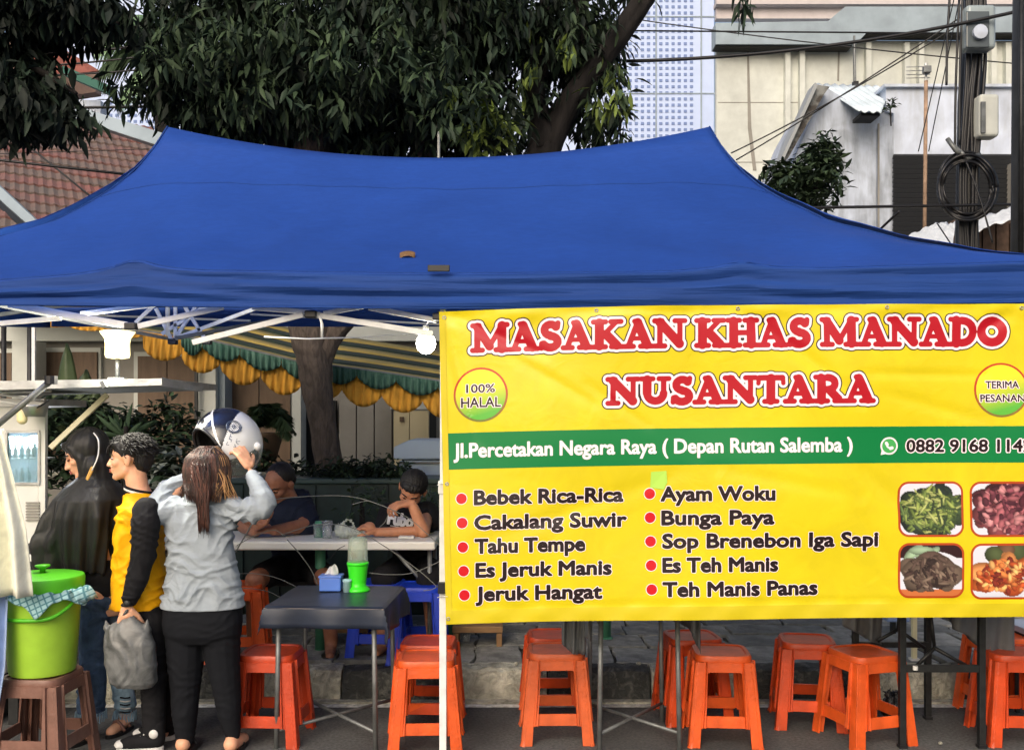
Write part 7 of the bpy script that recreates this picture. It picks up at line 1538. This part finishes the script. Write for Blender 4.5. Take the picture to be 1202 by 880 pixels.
# ---- man in navy t-shirt bent over the table
D4 = 6.28
def seated(lab, Dm, hd, F, U, k, skin, shirt_m, torso, knees):
    t_ = thing('person', lab, 'person', Vector((gx(hd[0], Dm), Dm + .2, SW))); b = MB(); L, m = head(b, P(hd[0], hd[1], Dm), F, U, k, P(*torso['neck'], Dm + .08), .055)
    return t_, b, L, m
w4, b, L4, m4 = seated('man in dark navy t-shirt leaning over the white table looking down', D4, (328, 567), (-.42, -.72, -.52), (-.10, -.55, .83), 1.12, skin_d, c_navy, {'neck': (341, 590)}, None)
S4r, S4l = P(357, 598, D4 + .12), P(305, 600, D4 + .12)
b.loft([(Vector((gx(338, D4), D4 + .30, SW + .42)), .15, .12), (Vector((gx(338, D4), D4 + .26, SW + .62)), .14, .11), (P(336, 615, D4 + .12), .15, .09), (P(336, 602, D4 + .10), .14, .07), (P(341, 592, D4 + .1), .05, .05)])
tz4 = WT + .035
E4r = Vector((gx(356, D4 - .1), D4 - .08, tz4 + .02)); W4r = Vector((gx(322, 6.02), 6.02, tz4 + .01)); E4l = Vector((gx(292, D4), D4 - .10, tz4 + .02)); W4l = Vector((gx(300, 5.98), 5.98, tz4 + .01))
b.chain([S4r, E4r, W4r], [.058, .048, .034]); b.chain([S4l, E4l, W4l], [.058, .048, .034])
hand(b, W4r, (-1, -.15, .05), (0, -.3, .9), 1, (.35, .3, .35, .4), .2, 1.05); hand(b, W4l + Vector((0, -.03, .02)), (.75, -.1, .55), (-.3, -.6, .6), -1, (.3, .25, .25, .35), -.2, 1.05, .15)
def sit_legs(b, px, Dm, kx_, kd, ksp=.13, bare=True):
    out = []
    for s in (-1, 1):
        hp_ = Vector((gx(px, Dm) + s * .09, Dm + .26, SW + .46)); kn = Vector((gx(px, Dm) + kx_ + s * ksp, kd, SW + .47)); an_ = Vector((kn.x + s * .02, kd + .04, SW + .09)); b.chain([hp_, kn, an_], [.075, .062, .042]); b.chain([an_, an_ + Vector((0, -.02, -.05)), an_ + Vector((s * .02, -.15, -.06))], [.042, .036, .026]); out.append((hp_, kn, an_))
    return out
lg4 = sit_legs(b, 338, D4, .10, 5.93, .22)
sculpt(b, 'body', skin_d, w4, .0065, 3)
face_bits(w4, L4, m4, 1.12, lip=M('man_lips', rgb(140, 84, 76), .5))
b = MB(); b.loft([(Vector((gx(340, D4), D4 + .30, SW + .50)), .19, .16), (Vector((gx(340, D4), D4 + .27, SW + .66)), .185, .15), (P(338, 622, D4 + .10), .20, .15), (P(338, 606, D4 + .07), .205, .14), (P(340, 592, D4 + .07), .16, .12), (P(342, 582, D4 + .09), .085, .08)], 26, 2.3)
b.ell(P(350, 588, D4 + .16), .10, .09, .09)
b.chain([P(356, 598, D4 + .10), P(361, 612, D4 + .0), P(357, 622, D4 - .06)], [.085, .084, .074]); b.chain([S4l, S4l.lerp(E4l, .6)], [.080, .066])
sculpt(b, 'tshirt', c_navy, w4, .007, 3, lambda c: wav(c, [(.6, 0, 1, .09, .005, .3), (-.7, .1, 1, .07, .004, 1.1)]))
def shorts(par, lg, frac, mt):
    b = MB(); b.ell((lg[0][0] + lg[1][0]) / 2, .18, .14, .12)
    for hp_, kn, an_ in lg: b.cap(hp_, hp_.lerp(kn, frac), .095, .088)
    sculpt(b, 'shorts', mt, par, .008, 3)
    for hp_, kn, an_ in lg: bb = MB(); sole(bb, an_ + Vector((0, .03, -.085)), an_ + Vector((0, -.15, -.085)), .045, .02); bb.build('sandal_sole', black_plastic, par)
shorts(w4, lg4, .75, c_black)
b = MB(); b.ell(L4(0, -.025, .042), .082 * 1.1, .090 * 1.1, .078 * 1.1, m4, 22, 14); b.ell(L4(0, -.06, .0), .072 * 1.1, .050 * 1.1, .06 * 1.1, m4)
sculpt(b, 'hair', hair_k, w4, .006, 2, lambda c: wav(c, [(1, .6, .4, .012, .0012, 0)]))

# ---- boy in black t-shirt resting his head on a hand
D5 = 6.28
w5, b, L5, m5 = seated('boy in black printed t-shirt resting his bowed head on one hand at the white table', D5, (484, 575), (-.18, -.74, -.62), (.22, -.55, .80), 1.08, skin_m, c_black, {'neck': (480, 592)}, None)
b.loft([(Vector((gx(484, D5), D5 + .30, SW + .42)), .14, .11), (Vector((gx(484, D5), D5 + .26, SW + .62)), .13, .10), (P(482, 612, D5 + .2), .16, .10), (P(482, 598, D5 + .14), .14, .08), (P(481, 590, D5 + .1), .055, .055)])
E5r = Vector((gx(497, 6.05), 6.04, tz4 + .005)); W5r = P(484, 592, 6.04); b.chain([P(500, 602, D5 + .12), E5r, W5r], [.052, .043, .031]); hand(b, W5r + Vector((-.003, 0, .012)), (-.72, -.1, -.10), (-.3, .25, -.85), -1, (.45, .6, .7, .75), .25, 1.05, .12)
E5l = Vector((gx(487, 6.1), 6.12, tz4)); W5l = Vector((gx(442, 6.02), 6.02, tz4)); b.cap(E5r + Vector((-.03, .03, -.005)), W5l, .034, .028)
hand(b, W5l, (-.8, -.1, .35), (.1, .2, -.9), 1, (1.2, 1.25, 1.25, 1.2), .6, 1.05, .02); b.ell(W5l + Vector((-.045, 0, .03)), .038, .03, .036)
lg5 = sit_legs(b, 484, D5, .0, 5.98, .14)
sculpt(b, 'body', skin_m, w5, .006, 3)
face_bits(w5, L5, m5, 1.08, lip=M('boy_lips_dark', rgb(150, 92, 82), .5))
b = MB(); b.loft([(Vector((gx(484, D5), D5 + .30, SW + .50)), .17, .14), (Vector((gx(484, D5), D5 + .27, SW + .66)), .165, .13), (P(479, 624, D5 + .08), .175, .14), (P(479, 607, D5 + .05), .185, .13), (P(479, 596, D5 + .06), .15, .11), (P(480, 588, D5 + .08), .08, .075)], 26, 2.3)
b.chain([P(501, 601, D5 + .08), P(508, 612, D5 + .02)], [.080, .066]); b.chain([P(457, 604, D5 + .06), P(451, 620, D5 - .02)], [.080, .070])
ts5 = sculpt(b, 'tshirt', c_black, w5, .007, 3, lambda c: wav(c, [(.6, 0, 1, .09, .003, .3), (-.7, .1, 1, .07, .002, 1.1)]))
# shirt print laid on the chest
D_, x0, y0, h_ = text_field('Fubo', 0, 29, 0, 13.5, 3, .5); vl, fs = fill_contour(D_, x0, y0, h_, 1.0)
th = R(-9); bvh_me = ts5.data
from mathutils.bvhtree import BVHTree
bv_ = BVHTree.FromPolygons([v.co + ORG[w5.name] for v in bvh_me.vertices], [tuple(p.vertices) for p in bvh_me.polygons]); vs = []; fs2 = []
def snap(px, row):
    p = P(px, row, 5.0); d_ = (p - Vector((0, 0, HC))).normalized(); hit = bv_.ray_cast(Vector((0, 0, HC)), d_); return hit[0] - d_ * .004 if hit[0] else P(px, row, 6.27)
for (x, y) in vl: X_ = x * math.cos(th) + y * math.sin(th) * 1; Y_ = -x * math.sin(th) + y * math.cos(th); vs.append(snap(455 + X_, 614 + Y_))
b = MB(); b.add(vs, fs); b.build('shirt_print', M('white_shirt_print', (.75, .75, .75), .7), w5)
MB().tube([snap(458 + k * 3, 616.5 + k * .55) for k in range(8)], .0025, 4).build('print_underline', bpy.data.materials['white_shirt_print'], w5)
shorts(w5, lg5, 1.0, c_black)
b = MB(); b.ell(L5(0, -.020, .046), .088 * 1.06, .094 * 1.06, .083 * 1.06, m5, 22, 14); b.ell(L5(0, -.06, .0), .074 * 1.06, .052 * 1.06, .062 * 1.06, m5); b.ell(L5(0, .042, .070), .068, .048, .036, m5)
sculpt(b, 'hair', hair_k, w5, .006, 2, lambda c: wav(c, [(1, .6, .4, .018, .002, 0), (1, -.5, -.3, .03, .002, 1)]))
# bench they sit on
for (x0, x1, lab) in ((296, 384, 'dark bench under the man in navy behind the white table'), (455, 512, 'dark bench under the boy in black behind the white table')):
    t_ = thing('seat_bench', lab, 'bench', Vector((gx((x0 + x1) / 2, 6.55), 6.55, SW))); MB().box((gx((x0 + x1) / 2, 6.55), 6.56, SW + .36), ((x1 - x0) * 6.55 / FP, .28, .03)).build('seat', black_metal, t_, bevel=.003)
    for px in (x0 + 5, x1 - 5): MB().bar((gx(px, 6.55), 6.5, SW + .345), (gx(px, 6.55), 6.5, SW), .03, .03).build('leg', black_metal, t_); MB().bar((gx(px, 6.55), 6.64, SW + .345), (gx(px, 6.55), 6.64, SW), .03, .03).build('leg', black_metal, t_)
print('objects', len(bpy.data.objects), 'tris', sum(len(o.data.polygons) for o in bpy.data.objects if o.type == 'MESH'))
